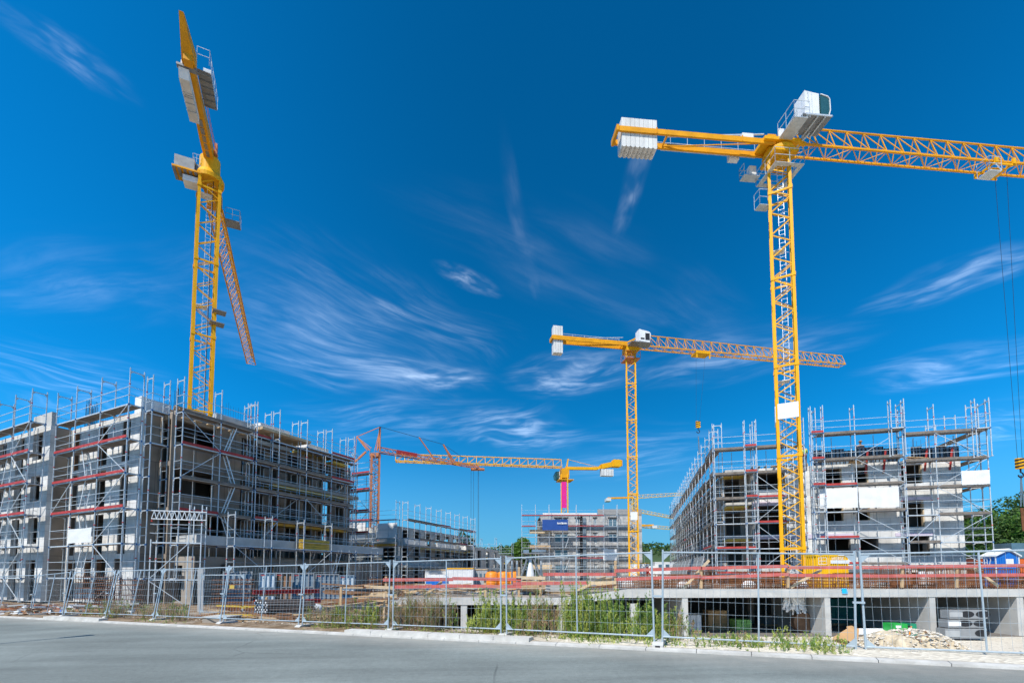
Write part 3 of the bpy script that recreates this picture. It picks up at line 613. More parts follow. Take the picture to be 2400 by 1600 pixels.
# aluminium bridging scaffold with a lattice girder in front of the corner
pa, pb = atD(352, 1300, 25.9), atD(470, 1300, 26.6); pa.z = pb.z = 0
BM = frameM(pa, pb-pa); bl = (pb-pa).length
t = scaffold('bridging_scaffold', 'aluminium scaffold with a lattice girder bridging in front of the left block corner', BM, [0, bl-.62, bl], [1.35, 3.42], -.15, toe=set(), brace=[(0, 0, -1), (0, 1, 1)], skiptop=(0,), blue=False, wood={(0, 0), (1, 0)})
m = MB('aluminium', BM)
for z in (4.72, 5.18): m.bar((0, -.06, z), (bl+.25, -.06, z), .03, 6)
n = 10
for i in range(n):
    a, c = i*bl/n, (i+.5)*bl/n; m.bar((a, -.06, 4.72), (c, -.06, 5.18), .02).bar((c, -.06, 5.18), (a+bl/n, -.06, 4.72), .02)
m.build('lattice_girder', t)
def banner(name, label, M, x0, x1, z0, z1, mt='white_sheet', y=-.1, sag=.04, cat='banner', tie=True):
    t = thing(name, label, cat, M @ V((x0, y, z0)), math.atan2(M[1][0], M[0][0])); m = MB(mt, M); nx, nz = 16, 8; g_ = {}
    for i in range(nx+1):
        for j in range(nz+1):
            x, z = i/nx, j/nz; d = sag*(math.sin(x*9+z*2)*.4+math.sin(x*23+1)*.22+NZ.noise(V((x*4, z*3, x0)))*.8)*(1-abs(2*z-1)*.5)
            zz_ = z0+(z1-z0)*z-(math.sin(math.pi*x)*.5*sag if j == nz else 0)-(R.uniform(-.3, .3)*sag if j == 0 else 0)
            g_[i, j] = m.p((x0+(x1-x0)*x, y+d-.0, zz_))
    for i in range(nx):
        for j in range(nz): m.face([g_[i, j], g_[i+1, j], g_[i+1, j+1], g_[i, j+1]])
    m.build('sheet', t, smooth=True)
    if tie:
        m = MB('dark', M)
        for i in range(5):
            for z in (z0, z1): m.bar((x0+(x1-x0)*i/4, y+.0, z), (x0+(x1-x0)*i/4, y+.09, z+.02), .008, 3)
        m.build('tie', t)
    return t
banner('banner', 'small white sheet tied to the left block scaffold above the second red board', MF(0, -1.0) @ Matrix.Translation((-8.1, 0, 0)), 2.65, 5.65, 3.6, 4.5)
# stack of yellow beams on the terrace scaffold
t = thing('beam_stack', 'stack of yellow formwork beams on the terrace scaffold of the left block', 'timber stack', LB(-4.0, 7, 3.5)); 
for i in range(4):
    for j in range(4):
        m = MB('wood_yellow', MS(-4.3, 0)); m.box(8.7, .1+i*.14, 3.49+j*.19, 11.1, .22+i*.14, 3.53+j*.19).box(8.7, .14+i*.14, 3.53+j*.19, 11.1, .18+i*.14, 3.61+j*.19).box(8.7, .1+i*.14, 3.61+j*.19, 11.1, .22+i*.14, 3.65+j*.19); m.build('beam', t)
# ------------------------------------------------------------------ building on the right
RO = V((16.7, 38.2, 0)); RA = V((.968, -.251, 0)).normalized(); RBd = V((.251, .968, 0)).normalized()
def RB(a, b, z=0): return RO+RA*a+RBd*b+V((0, 0, z))
def RF(a, b): return frameM(RB(a, b), RA)
RS_L = 50.0
def RS(a, b): return frameM(RB(a, b), -RBd)    # along the receding face towards the camera, inward = RA
b = thing('apartment_block', 'grey unfinished apartment block wrapped in silver scaffolding behind the big right crane', 'building', RB(1, 1, .9))
FR = [.9, 2.12, 4.86, 7.6, 10.36]
zr = [(.9, 2.12), (2.12, 4.86), (4.86, 7.6), (7.6, 10.36)]
for k, (z0, z1) in enumerate(zr):
    hd = z1-.3
    m = MB('block', RF(2.9, 1.0))
    if k == 0: ops = [(.3, 1.9, z0+.02, hd), (5.6, 7.2, z0+.02, hd), (10.6, 12.0, z0+.02, hd)]
    else:
        sl = z0+1.0
        ops = [(.3, 2.6, z0+.02 if k < 3 else sl, hd), (5.4, 6.6, sl, hd), (7.5, 8.4, sl, hd), (10.6, 11.95, z0+.4 if k < 3 else sl, hd)]
        if k == 1: ops = [(.3, 2.9, z0+.3, hd), (5.3, 7.0, z0+1.4, hd), (7.6, 8.9, z0+1.4, hd), (10.6, 12.2, z0+.9, hd)]
    m.wall(14.4, z0, z1, .3, ops)
    for q in ops: m.use('wood_pale' if k > 1 else 'concrete_dark').box(q[1]-.06, .04, q[2], q[1]-.003, .29, q[3])
    m.build('wall', b)
    m = MB('concrete', frameM(RB(2.9, 3.2), -RBd)); m.wall(2.2, z0, z1, .25, []).build('wall', b)
    m = MB('concrete', RF(.9, 3.2)); m.wall(2.0, z0, z1, .25, [(.4, 1.6, z0+.02, hd)]).build('wall', b)
    m = MB('shutter_concrete', RS(1.0, 50) ); ops = []
    for i in range(16): ops.append((.8+i*2.95, 2.7+i*2.95+.4*(i % 2), z0+.02 if i % 3 else z0+.9, hd))
    m.wall(46.8, z0, z1, .3, ops); m.build('wall', b)
    m = MB('concrete', frameM(RB(17.3, 1.3), RBd)); m.wall(40, z0, z1, .3, [(3+i*4, 4.4+i*4, z0+.8, hd) for i in range(9)]).build('wall', b)
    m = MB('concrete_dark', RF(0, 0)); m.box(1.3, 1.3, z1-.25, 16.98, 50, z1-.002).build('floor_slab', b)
    MB('concrete_light', RF(0, 0)).box(.95, 1.0, z1-.26, 2.88, 3.18, z1+.01).build('balcony_slab', b)
    if k: MB('wood_yellow', RF(0, 0)).box(1.0, 1.1, z1-.42, 2.7, 3.0, z1-.27).build('formwork_beams', b)
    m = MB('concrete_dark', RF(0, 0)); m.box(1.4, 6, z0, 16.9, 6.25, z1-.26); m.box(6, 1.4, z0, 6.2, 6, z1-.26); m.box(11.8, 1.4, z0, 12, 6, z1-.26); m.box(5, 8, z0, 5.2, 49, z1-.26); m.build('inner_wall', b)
    if 0 < k < 3: MB('insulation', RF(2.9, 1.0)).box(.05, -.06, z1-.35, 7.2 if k == 1 else 2.6, -.004, z1-.02).build('insulation_strip', b); MB('insulation', RF(2.9, 1.0)).box(10, -.06, z1-.3, 12.4, -.005, z1-.05).build('insulation_strip', b)
m = MB('dark', RF(0, 0)); x = 7.3
fp = thing('formwork_panels', 'row of dark ribbed wall formwork panels on the roof edge of the right block', 'formwork', RB(7.3, 1.1, 10.4))
x = 7.6
while x < 17.0:
    wd = R.choice((.9, .72, .9, .55)); hh = R.choice((1.25, 1.1, 1.25, .95))
    if not 12.9 < x < 13.6:
        m = MB('steel_blue', RF(0, 0)); m.box(x+.02, 1.16, 10.37, x+wd-.02, 1.22, 10.37+hh)
        m.use('dark')
        for q in range(4): m.box(x+.04+q*(wd-.12)/3, 1.08, 10.37, x+.08+q*(wd-.12)/3, 1.157, 10.37+hh)
        m.build('formwork_panel', fp)
    x += wd
m = MB('wood'); lumber(m, RB(14.5, .7, 10.4), 8, 1.5, .2, spread=.4); lumber(m, RB(10.5, .8, 10.35), 5, 1.4, .1, spread=.3); lumber(m, RB(5, 1.6, 10.4), 8, 1.6, .4, spread=.6); m.use('wood_pale')
for i in range(9): m.beam(RB(3.1+i*.5, 1.0, 10.5), RB(3.2+i*.5, 2.8, 10.5), .1, .18)
m.build('roof_lumber', b)
m = MB('rebar_dark'); rebar_rows(m, RB(3.5, 1.6, 10.36), RB(7.6, 1.5, 10.36), .18, .9); rebar_rows(m, RB(8.6, 3.6, 10.36), RB(16.5, 3.6, 10.36), .3, 2.2, r=.012); o = m.build('starter_bars', b); o['kind'] = 'stuff'
for x in (11.1, 12.3, 15.0, 16.6): MB('red_paint', RF(0, 0)).beam((x, .95, 9.5), (x+.15, .8, 11.2), .12, .1).build('push_pull_prop', b)
LR = [2.0, 4.0, 6.04, 8.08, 10.12, 12.17]
def LVo(d): return [z+d for z in LR]
scaffold('facade_scaffold', 'silver scaffold across the open loggias of the right block left of the mast', RF(0, 0), [.0, 2.9, 5.2, 6.6], LVo(-.3), .9,
         toe={(2, 1), (3, 1), (0, 0), (1, 0), (0, 1)}, brace=[(1, 3, 1), (1, 2, -1), (1, 4, -1), (1, 1, 1), (2, 5, 1)], grey=True)
scaffold('facade_scaffold', 'silver scaffold carrying two white sheets right of the mast', RF(0, 0), [7.45, 10.1, 13.2], LVo(.42), .9,
         toe={(3, 0), (0, 0), (1, 0)}, brace=[(1, 5, 1), (1, 4, -1), (1, 3, 1), (1, 2, -1), (1, 1, -1)], grey=True)
scaffold('facade_scaffold', 'silver scaffold at the right end of the right block front', RF(0, 0), [13.3, 15.25, 18.4], LR, .9,
         toe=set(), brace=[(1, 5, -1), (1, 4, 1), (1, 3, -1), (1, 2, 1), (1, 1, -1), (0, 2, 1)], grey=True)
def endframe(a, label, dy=-.03, dz=-.3):
    scaffold('scaffold_tower', label, RF(a, dy-.4), [0, .85], LVo(dz), .9, depth=.38, toe={(4, 0), (5, 0), (3, 0)} , top=True, plain=False)
endframe(2.2, 'narrow silver scaffold tower left of the big yellow mast with red toe boards', -.1)
endframe(6.95, 'narrow silver scaffold tower right of the big yellow mast', -.1, .42)
for a_, d_, lb in ((12.3, .42, 'short scaffold head above the middle of the right block'), (17.5, 0, 'short scaffold head above the right end of the right block')):
    scaffold('scaffold_tower', lb, RF(a_, -.5), [0, .85], [LR[5]+d_+.02], LR[4]+d_, depth=.38, toe=set())
scaffold('facade_scaffold', 'long silver scaffold receding along the left side of the right block', RS(.0, 50), [i*2.5 for i in range(20)]+[49.2], LR, .9, merged=True, grey=True, toe={(1, 18), (1, 17), (5, 3), (2, 10)}, brace=[(i, k, 1 if k % 2 else -1) for i in (3, 8, 13) for k in range(6)], ladders=[(16, k, 1) for k in range(1, 5)])
scaffold('facade_scaffold', 'scaffold on the right flank of the right block in front of the wooded slope', frameM(RB(18.45, .85), RBd), [0, 2.5, 5, 7.5, 10], LR, .9, depth=.73, toe={(4, 2)}, brace=[(0, k, 1 if k % 2 else -1) for k in range(6)], skiptop=(3, 4))
banner('banner', 'larger white sheet hung on the right block scaffold nearest the yellow mast', RF(0, 0), 7.5, 10.05, 6.75, 8.28)
banner('banner', 'wrinkled white sheet hung right of its twin under the third deck', RF(0, 0), 10.16, 12.75, 6.7, 8.24, sag=.08)
banner('banner', 'white sheet on the guardrail at the right end of the right block scaffold', RF(0, 0), 16.7, 18.38, 8.15, 9.2)
# ------------------------------------------------------------------ tower cranes
def zig(m, a0, a1, b0, b1, n, r, first=0, ring=2):
    """zigzag lacing between two chords a (a0..a1) and b (b0..b1)"""
    a0, a1, b0, b1 = map(V, (a0, a1, b0, b1))
    for i in range(n):
        p, q = (a0+(a1-a0)*i/n, b0+(b1-b0)*(i+1)/n) if (i+first) % 2 == 0 else (b0+(b1-b0)*i/n, a0+(a1-a0)*(i+1)/n)
        m.bar(p, q, r)
        if ring and i % ring == 0: m.bar(a0+(a1-a0)*i/n, b0+(b1-b0)*i/n, r)
def mast(t, c, z0, z1, w, rot, bay, rc, rd, m='crane_yellow', ladd=True, seg=0, plat='white_paint'):
    M = Matrix.Translation((c[0], c[1], 0)) @ Matrix.Rotation(rot, 4, 'Z'); h = w/2
    P = [(-h, -h), (h, -h), (h, h), (-h, h)]; q = MB(m, M); n = max(2, round((z1-z0)/bay))
    for x, y in P: q.beam((x, y, z0), (x, y, z1), rc*2, rc*2, (0, 1, 0))
    for k in range(4):
        a, b = P[k], P[(k+1) % 4]; zig(q, (*a, z0), (*a, z1), (*b, z0), (*b, z1), n, rd, k, 0)
    if seg:
        z = z0+seg*.4
        while z < z1:
            for k in range(4): q.beam((*P[k], z), (*P[(k+1) % 4], z), rd*2, rd*3.2)
            for x, y in P: q.box(x-rc*1.35, y-rc*1.35, z-.12, x+rc*1.35, y+rc*1.35, z+.12)
            z += seg
    q.build('mast', t)
    if ladd:
        q = MB('aluminium', M); x, y = -.10, h*.25; z = z0; i = 0
        while z < z1-.5:
            ze = min(z+4.6, z1); 
            for dx in (0, .34): q.bar((x+dx, y, z), (x+dx, y, ze), .022)
            zz_ = z
            while zz_ < ze: q.bar((x, y, zz_), (x+.34, y, zz_), .013, 3); zz_ += .3
            for zz_ in lin(z+1.6, ze-.4, .8):
                for e, f in (((-.12, -.3), (.16, -.52)), ((.16, -.52), (.44, -.3))): q.bar((x+e[0]+.1, y+e[1], zz_), (x+f[0]+.1, y+f[1], zz_), .012, 3)
            z = ze
        q.build('ladder', t)
        q = MB(plat, M); z = z0+4.6
        while z < z1-1: q = MB(plat, M); q.box(-h*.8, -h*.2, z, h*.3, h*.85, z+.05); q.build('landing', t); z += 4.6*(2 if w < 1.5 else 1)
    return M
def jib(t, p0, p1, wd, ht, n, rc, rd, m='crane_gold', taper=1., name='jib'):
    p0, p1 = V(p0), V(p1); d = (p1-p0).normalized(); s = d.cross(V((0, 0, 1))).normalized()*wd/2; u = V((0, 0, 1))
    q = MB(m); T0, T1 = p0+u*ht, p1+u*ht*taper
    q.beam(p0+s, p1+s, rc*2, rc*2); q.beam(p0-s, p1-s, rc*2, rc*2); q.bar(T0, T1, rc*1.15, 6)
    for i in range(n):
        f, g_ = i/n, (i+1)/n
        a, b, e = p0+(p1-p0)*f, p0+(p1-p0)*g_, T0+(T1-T0)*f
        e2 = T0+(T1-T0)*g_
        for sg in (s, -s):
            q.bar(e, a+sg, rd); q.bar(e, b+sg, rd)
        if i % 2: q.bar(a+s, b-s, rd*.8)
        else: q.bar(a-s, b+s, rd*.8)
        q.bar(a+s, a-s, rd*.8)
    q.bar(T1, p1+s, rd).bar(T1, p1-s, rd).bar(p1+s, p1-s, rd)
    return q.build(name, t)
def rails(m, a, b, h=1.05, post=1.3, r=.018, up=(0, 0, 1)):
    a, b, u = V(a), V(b), V(up); n = max(1, round((b-a).length/post))
    for i in range(n+1): q = a+(b-a)*i/n; m.bar(q, q+u*h, r)
    for k in (.5, 1): m.bar(a+u*h*k, b+u*h*k, r)
def hook(t, p, rope_top, m='wood_yellow', s=1., gap=.5):
    q = MB('dark')
    for dx in (-gap/2, gap/2): q.bar(V(rope_top)+V((dx*1.6, 0, 0)), V(p)+V((dx*.6, 0, .5*s)), .013, 3)
    q.build('hoist_rope', t)
    q = MB('crane_yellow'); p = V(p)
    q.box(p.x-.24*s, p.y-.12*s, p.z-.25*s, p.x+.24*s, p.y+.12*s, p.z+.5*s)
    q.use('black_stripe')
    for k in (-.14, .09, .32): q.prism([(p.x-.245*s, p.y-.125*s, p.z+k*s-.02), (p.x+.245*s, p.y-.125*s, p.z+(k+.1)*s), (p.x+.245*s, p.y-.125*s, p.z+(k+.2)*s), (p.x-.245*s, p.y-.125*s, p.z+(k+.09)*s)], (0, .25*s, 0))
    q.build('hook_block', t)
    q = MB('dark'); q.bar(p+V((0, 0, -.25*s)), p+V((0, 0, -.5*s)), .05*s, 6)
    c = p+V((0, 0, -.68*s)); pr = None
    for k in range(9):
        a = math.pi*.5-k*math.pi*1.5/8; e = c+V((math.cos(a)*.18*s, 0, math.sin(a)*.18*s))
        if pr: q.bar(pr, e, .045*s, 6)
        pr = e
    q.build('hook', t)
def frame3(o, d):
    d = V((d[0], d[1], 0)).normalized(); s = V((d.y, -d.x, 0))   # local x along the jib, y towards its right
    return Matrix(((d.x, s.x, 0, o[0]), (d.y, s.y, 0, o[1]), (0, 0, 1, o[2]), (0, 0, 0, 1)))
# ---- the big crane on the right
cD = 31.0
cb, ct = atD(1861, 1335, cD), atD(1823, 372, cD)
zt = ct.z; c = ((cb.x*.35+ct.x*.65), cD)
t = thing('tower_crane', 'large yellow tower crane on the right with white cab and eight white ballast blocks', 'crane', (c[0], c[1], .9))
mast(t, c, .9, zt-.2, 1.22, rad(-28), .8, .09, .042, seg=6.1)
J = frame3((c[0], c[1]-.1, zt), (1, .092)); D = 'crane_gold'
m = MB('crane_yellow', J); m.box(-.85, -.85, -.25, .85, .85, .0); m.lathe(J.inverted() @ V((c[0], c[1], zt)), [(.9, 0), (1.0, .05), (1.0, .28), (.8, .3), (.8, .5)], 20)
m.prism([(-1.5, -.75, .55), (1.3, -.75, .55), (1.3, .75, .55), (-1.5, .75, .55)], (0, 0, .22)); m.prism([(-.9, -.3, .5), (.9, -.3, .5), (.9, .3, .5), (-.9, .3, .5)], (0, 0, -.3)); m.build('slewing_ring', t)
m = MB('galvanised', J)
m.box(-1.05, -1.05, -1.35, 1.05, -.74, -1.32).box(-1.05, .74, -1.35, 1.05, 1.05, -1.32).box(-1.05, -.74, -1.35, -.74, .74, -1.32).box(.74, -.74, -1.35, 1.05, .74, -1.32)
for a, b_ in (((-1.05, 1.05), (1.05, 1.05)), ((1.05, 1.05), (1.05, -1.05)), ((1.05, -1.05), (-1.05, -1.05)), ((-1.05, -1.05), (-1.05, 1.05))): rails(m, (*a, -1.3), (*b_, -1.3), 1.0, 1.1)
m.build('service_platform', t)
m = MB('galvanised', J); m.box(-1.6, -.5, -3.6, -.75, .1, -3.57); rails(m, (-1.6, -.5, -3.55), (-1.6, .1, -3.55)); rails(m, (-1.6, .1, -3.55), (-.75, .1, -3.55)); m.build('service_platform', t)
LJ = 26.0; jb0 = .62
p0, p1 = J @ V((1.2, 0, jb0)), J @ V((1.2+LJ, 0, jb0))
jib(t, p0, p1, 1.0, 1.7, 20, .058, .03)
m = MB('crane_yellow', J); m.beam((.3, -.5, jb0+.1), (1.6, -.5, jb0), .16, .22).beam((.3, .5, jb0+.1), (1.6, .5, jb0), .16, .22).beam((.2, -.4, .7), (1.2, 0, jb0+1.5), .12, .14).beam((.2, .4, .7), (1.2, 0, jb0+1.5), .12, .14).beam((-.6, 0, .75), (1.2, 0, jb0+1.5), .14, .14); m.build('tower_head', t)
# counter jib
CJ = 11.7
m = MB(D, J)
for y in (-.5, .5): m.beam((-.6, y, .55), (-CJ, y, .55), .13, .34)
m.box(-CJ-.05, -.62, .36, -CJ+.12, .62, .74)
for x in (.6+1.2*k for k in range(9)): pass
xs_ = lin(-.8, -8.2, 1.3)
for i, x in enumerate(xs_): m.beam((x, -.45, .52), (x, .45, .52), .09, .14)
for i in range(len(xs_)-1):
    a, b_ = (-.45, .45) if i % 2 else (.45, -.45); m.bar((xs_[i], a, .52), (xs_[i+1], b_, .52), .035)
for x in lin(-3, -9, 2): m.box(x-.04, .56, .38, x+.04, .6, .78)
m.build('counter_jib', t)
m = MB('galvanised', J); m.box(-8.1, -1.0, .74, -1.1, -.62, .77); rails(m, (-8.6, -1.0, .78), (-1.1, -1.0, .78), 1.15, 1.25, .02); m.bar((-8.0, -.2, 1.0), (-1.0, -.1, 1.7), .05); m.build('walkway', t)
for bx in ((-3.2, -1.0, .25, -2.5, -.66, .72), (-2.9, .0, .85, -2.1, .42, 1.15), (-1.6, -1.25, -.5, -1.1, -.9, .1)): MB('white_paint', J).box(*bx).build('switch_cabinet', t)
m = MB('galvanised', J); m.box(-2.1, -1.35, -.75, -.9, -.75, -.72); rails(m, (-2.1, -1.35, -.7), (-2.1, -.75, -.7), .8); rails(m, (-2.1, -1.35, -.7), (-.9, -1.35, -.7), .8); m.build('service_platform', t)
for i in range(8):
    x = -CJ+.35+i*.305; m = MB('ballast', J); dz = 0
    P = [(x, -.62, 1.45), (x+.285, -.62, 1.45), (x+.285, -.62, -.5), (x+.2, -.62, -.58), (x+.085, -.62, -.58), (x, -.62, -.5)]
    P = [(a, -.43, z) for a, _, z in P]; m.prism(P, (0, .86, 0)); m.use('dark').box(x+.12, -.06, -.595, x+.16, .0, -.575); m.build('ballast_block', t)
# cab on the camera side
cb_ = thing  # keep name short below
m = MB('white_paint', J); y0, y1 = 1.15, 2.15; zc = .95; J0 = J; J = J @ Matrix.Translation((.3, 0, 0)) @ Matrix.Diagonal((.86, 1, 1, 1))
P = [(.35, y1, zc), (1.35, y1, zc), (1.35, y1, zc+1.56), (.35, y1, zc+1.7)]
m.prism(P, (0, y0-y1, 0)); m.use('galvanised').box(.83, y1+.001, zc+.02, .86, y1+.012, zc+1.6)
cab = m.build('cab', t)
P = [(1.36, y1-.02, zc+.04), (1.95, y1-.02, zc+.02), (2.12, y1-.02, zc+.5), (2.1, y1-.02, zc+1.24), (1.95, y1-.02, zc+1.42), (1.36, y1-.02, zc+1.55)]
m = MB('glass', J); m.prism(P, (0, y0-y1+.04, 0)); m.build('cab_window', cab)
m = MB('white_paint', J); 
for k in range(1, len(P)-1): m.beam(V(P[k])+V((0, .012, 0)), V(P[k+1])+V((0, .012, 0)), .05, .07, (0, 1, 0))
m.beam(V(P[0])+V((0, .012, 0)), V(P[1])+V((0, .012, 0)), .05, .07, (0, 1, 0)); m.build('window_frame', cab)
m = MB('grey_steel', J); m.box(-.25, .9, zc-.12, 2.1, 2.3, zc-.04)
for x in (.1, .9, 1.5): m.use('galvanised').box(x, .79, zc-.2, x+.1, 2.28, zc-.121)
m.use('galvanised').box(-.95, .62, zc-.35, .15, 2.3, zc-.31); m.beam((-.3, .3, .6), (.3, 1.2, zc-.2), .12, .16).beam((.9, .3, .6), (1.2, 1.2, zc-.2), .12, .16); m.beam((.0, 2.3, zc-.08), (2.1, 2.3, zc-.08), .06, .1)
rails(m, (-.95, 2.3, zc-.31), (.3, 2.3, zc-.31), 1.1, .7); rails(m, (-.95, .7, zc-.31), (-.95, 2.3, zc-.31), 1.1, .8); rails(m, (-.2, .75, zc), (.3, 2.2, zc+.95), .6, .8)
m.build('cab_platform', t); J = J0
m = MB('crane_gold', J); m.box(-1.0, -.35, .8, -.4, .35, 1.3); m.lathe((-.7, -.1, 1.0), [(.0, .0), (.3, .02), (.3, .4), (0, .42)], 12); m.use('white_paint').box(-.25, .3, 1.0, .15, .42, 1.7); m.build('winch', t)
# trolley
tx = atD(2310, 398, 33.0); lx = (J.inverted() @ V((tx.x, tx.y, 0))).x
m = MB('crane_yellow', J)
for x in (-.7, .7): m.beam((lx+x, -.72, jb0-.15), (lx+x, .72, jb0-.15), .1, .14); [m.box(lx+x-.1, y-.07, jb0-.25, lx+x+.1, y+.07, jb0+.16) for y in (-.66, .66)]
for y in (-.62, .62): m.beam((lx-.9, y, jb0-.28), (lx+.9, y, jb0-.28), .08, .12)
for x in (-.35, .35): m.lathe((lx+x, -.2, jb0-.45), [(.02, 0), (.22, .01), (.22, .1), (.02, .11)], 12)
m.beam((lx-.5, 0, jb0-.28), (lx+.5, 0, jb0-.28), .5, .1); m.build('trolley', t)
m = MB('galvanised', J); m.box(lx-1.7, .2, jb0-1.2, lx-.75, 1.0, jb0-1.15); rails(m, (lx-1.7, .2, jb0-1.15), (lx-1.7, 1.0, jb0-1.15), 1.0, .8); rails(m, (lx-1.7, 1.0, jb0-1.15), (lx-.75, 1.0, jb0-1.15), 1.0, .8); m.bar((lx-.75, .2, jb0-1.15), (lx-.75, .2, jb0-.2), .03).bar((lx-.75, 1, jb0-1.15), (lx-.75, .6, jb0-.2), .03); m.build('trolley_basket', t)
hp = J @ V((lx+.3, 0, jb0)); hz = atD(2390, 1090, hp.y).z
hook(t, (hp.x+.15, hp.y, hz), (hp.x+.15, hp.y, zt+jb0-.3), s=1.0, gap=.55)
m = MB('steel_blue'); [m.bar((hp.x+.15, hp.y, hz-.7), (hp.x+.1+dx, hp.y, hz-2.9), .035, 4) for dx in (-.1, .12)]; m.use('rebar').bar((hp.x+.05, hp.y, hz-3.0), (hp.x+.1, hp.y, hz-4.6), .09, 6); m.build('sling', t)
# white signs on the mast
sM = Matrix.Translation((c[0], c[1], 0)) @ Matrix.Rotation(rad(-28), 4, 'Z'); zs0 = atD(1845, 985, cD).z; zs1 = atD(1845, 955, cD).z
m = MB('white_sheet', sM); m.box(-.6, -.75, zs0-.05, .6, -.71, zs1+.1); m.box(-.75, -.62, zs0-.2, -.71, .62, zs1+.02); m.build('sign_board', t)
# ---- the crane on the left whose counter jib reaches over the camera
cD = 36.0
cb, ct = atD(470, 965, cD), atD(489, 425, cD); zt = ct.z; c = (cb.x*.5+ct.x*.5, cD)
t = thing('tower_crane', 'yellow tower crane on the left seen from below with long tubular counter jib', 'crane', (c[0], c[1], -.2))
mast(t, c, -.2, zt, 1.36, rad(38), .86, .098, .038, seg=6.0)
K = frame3((c[0], c[1], zt), (-.41, .912)) @ Matrix.Diagonal((1, -1, 1, 1)); K2 = K @ Matrix.Diagonal((.765, .74, .94, 1)); K3 = K @ Matrix.Diagonal((.7, .66, .66, 1))       # local x along the jib, away from the camera
m = MB('crane_yellow', K); m.lathe((0, 0, 0), [(1.02, -.2), (1.05, .1), (.85, .5), (.72, .55), (.72, 1.75), (.6, 1.85)], 28)
for k in range(12): m.beam((0, 0, -.1), (math.cos(k*math.pi/6)*1.0, math.sin(k*math.pi/6)*1.0, -.16), .06, .12)
m.build('slewing_ring', t)
m = MB('crane_gold', K2); zc = 1.95; n = 12
P = [(-.25, .45), (-3, .46), (-6.2, .40), (-11.0, .33)]
for (x0, h0), (x1, h1) in zip(P, P[1:]):
    A = [(x0, -h0, zc-h0), (x0, h0, zc-h0), (x0, h0, zc+h0), (x0, -h0, zc+h0)]; Bq = [(x1, -h1, zc-h1), (x1, h1, zc-h1), (x1, h1, zc+h1), (x1, -h1, zc+h1)]
    i = [m.p(q) for q in A+Bq]
    for f in ((0,4,5,1),(1,5,6,2),(2,6,7,3),(3,7,4,0)): m.face([i[k] for k in f])
m.poly([(-.25, -.45, zc-.45), (-.25, .45, zc-.45), (-.25, .45, zc+.45), (-.25, -.45, zc+.45)]); m.poly([(-11, -.33, zc-.33), (-11, -.33, zc+.33), (-11, .33, zc+.33), (-11, .33, zc-.33)])
m.use('grey_steel')
for x in (-1.4, -2.3, -3.2, -4.1, -5.0): m.box(x-.38, -.16, zc-.475, x+.38, .16, zc-.44)
m.use('crane_gold').lathe((0, 0, 1.7), [(.62, 0), (.7, .05), (.7, .9), (.5, 1.0)], 24); m.build('counter_jib', t)
m = MB('crane_orange', K2); m.bar((-.5, -.55, 2.6), (-6, -.5, 2.6), .03).bar((-.3, -.62, 2.6), (-6, -.58, 2.75), .02).box(-.9, -.75, 2.0, -.5, -.52, 3.0); m.build('hoist_rope', t)
# ballast slung on the left side of the counter jib (+y is the right of the jib = left of the picture)
m = MB('ballast', K2)
P = [(-5.6, .0, zc-1.0), (-10.0, .0, zc-1.1), (-10.3, .0, zc-.5), (-9.8, .0, zc-.45), (-5.8, .0, zc-.5)]
m.prism(P, (0, .78, 0)); P = [(-6.4, .5, zc-.5), (-9.8, .5, zc-.5), (-9.6, .5, zc+.6), (-6.6, .5, zc+.5)]; m.prism(P, (0, .28, 0)); m.use('ballast_grey')
for x in (-6.9, -7.7, -8.3, -8.5, -8.75): m.box(x-.012, -.01, zc-1.115, x+.012, .79, zc-.7)
m.build('ballast_block', t)
m = MB('crane_gold', K2)
for sg in (-1, 1):
    A_ = [m.p(q) for q in ((-9.9, .5*sg, zc-.2), (-10.6, .5*sg, zc-.2), (-12.7, .16*sg+.2, zc+1.55), (-12.4, .2*sg+.2, zc+1.65), (-10.0, .5*sg, zc+.9))]; B_ = [m.p(q) for q in ((-9.9, .36*sg, zc-.2), (-10.6, .36*sg, zc-.2), (-12.7, .06*sg+.2, zc+1.55), (-12.4, .1*sg+.2, zc+1.65), (-10.0, .36*sg, zc+.9))]
    m.face(A_); m.face(B_)
    for k in range(5): m.face([A_[k], A_[(k+1) % 5], B_[(k+1) % 5], B_[k]])
    E_ = B_ if sg == -1 else E_ 
m.face([E_[2], E_[3], B_[3], B_[2]]); m.face([E_[1], E_[2], B_[2], B_[1]])
m.use('grey_steel').prism([(-10.9, -.3, zc+.25), (-11.9, -.16, zc+1.1), (-11.9, .3, zc+1.1), (-10.9, .34, zc+.25)], (0, 0, .1)); m.box(-10.3, -.62, zc-.35, -9.9, .95, zc-.2); m.build('jib_end_plate', t)
m = MB('grey_steel', K2); m.box(-9.9, -1.55, zc+.1, -6.3, -.5, zc+.15)
for x in lin(-9.7, -6.5, .65): m.box(x, -1.54, zc+.02, x+.06, -.51, zc+.098)
m.use('galvanised'); rails(m, (-10.6, -1.55, zc+.15), (-6.3, -1.55, zc+.15), 1.1, .9); rails(m, (-10.6, -.6, zc+.15), (-10.6, -1.55, zc+.15), 1.1, .9); m.box(-9.5, -1.5, zc+.2, -7.2, -.9, zc+.7); m.build('walkway', t)
m = MB('grey_steel', K3)
m.box(-1.3, 1.3, -.2, .5, 3.3, 1.15).box(-1.0, .75, .1, -.1, 1.25, .9); cabm = m.build('machine_house', t)
m = MB('crane_gold', K3); m.box(-1.4, .6, -.42, .7, 3.5, -.22); m.use('grey_steel')
for y in lin(1.0, 3.2, .55): m.box(-1.3, y, -.52, .6, y+.3, -.421)
m.use('crane_gold').beam((-.3, .6, -.6), (-.3, 2.9, -.9), .14, .2); m.build('machine_platform', t)
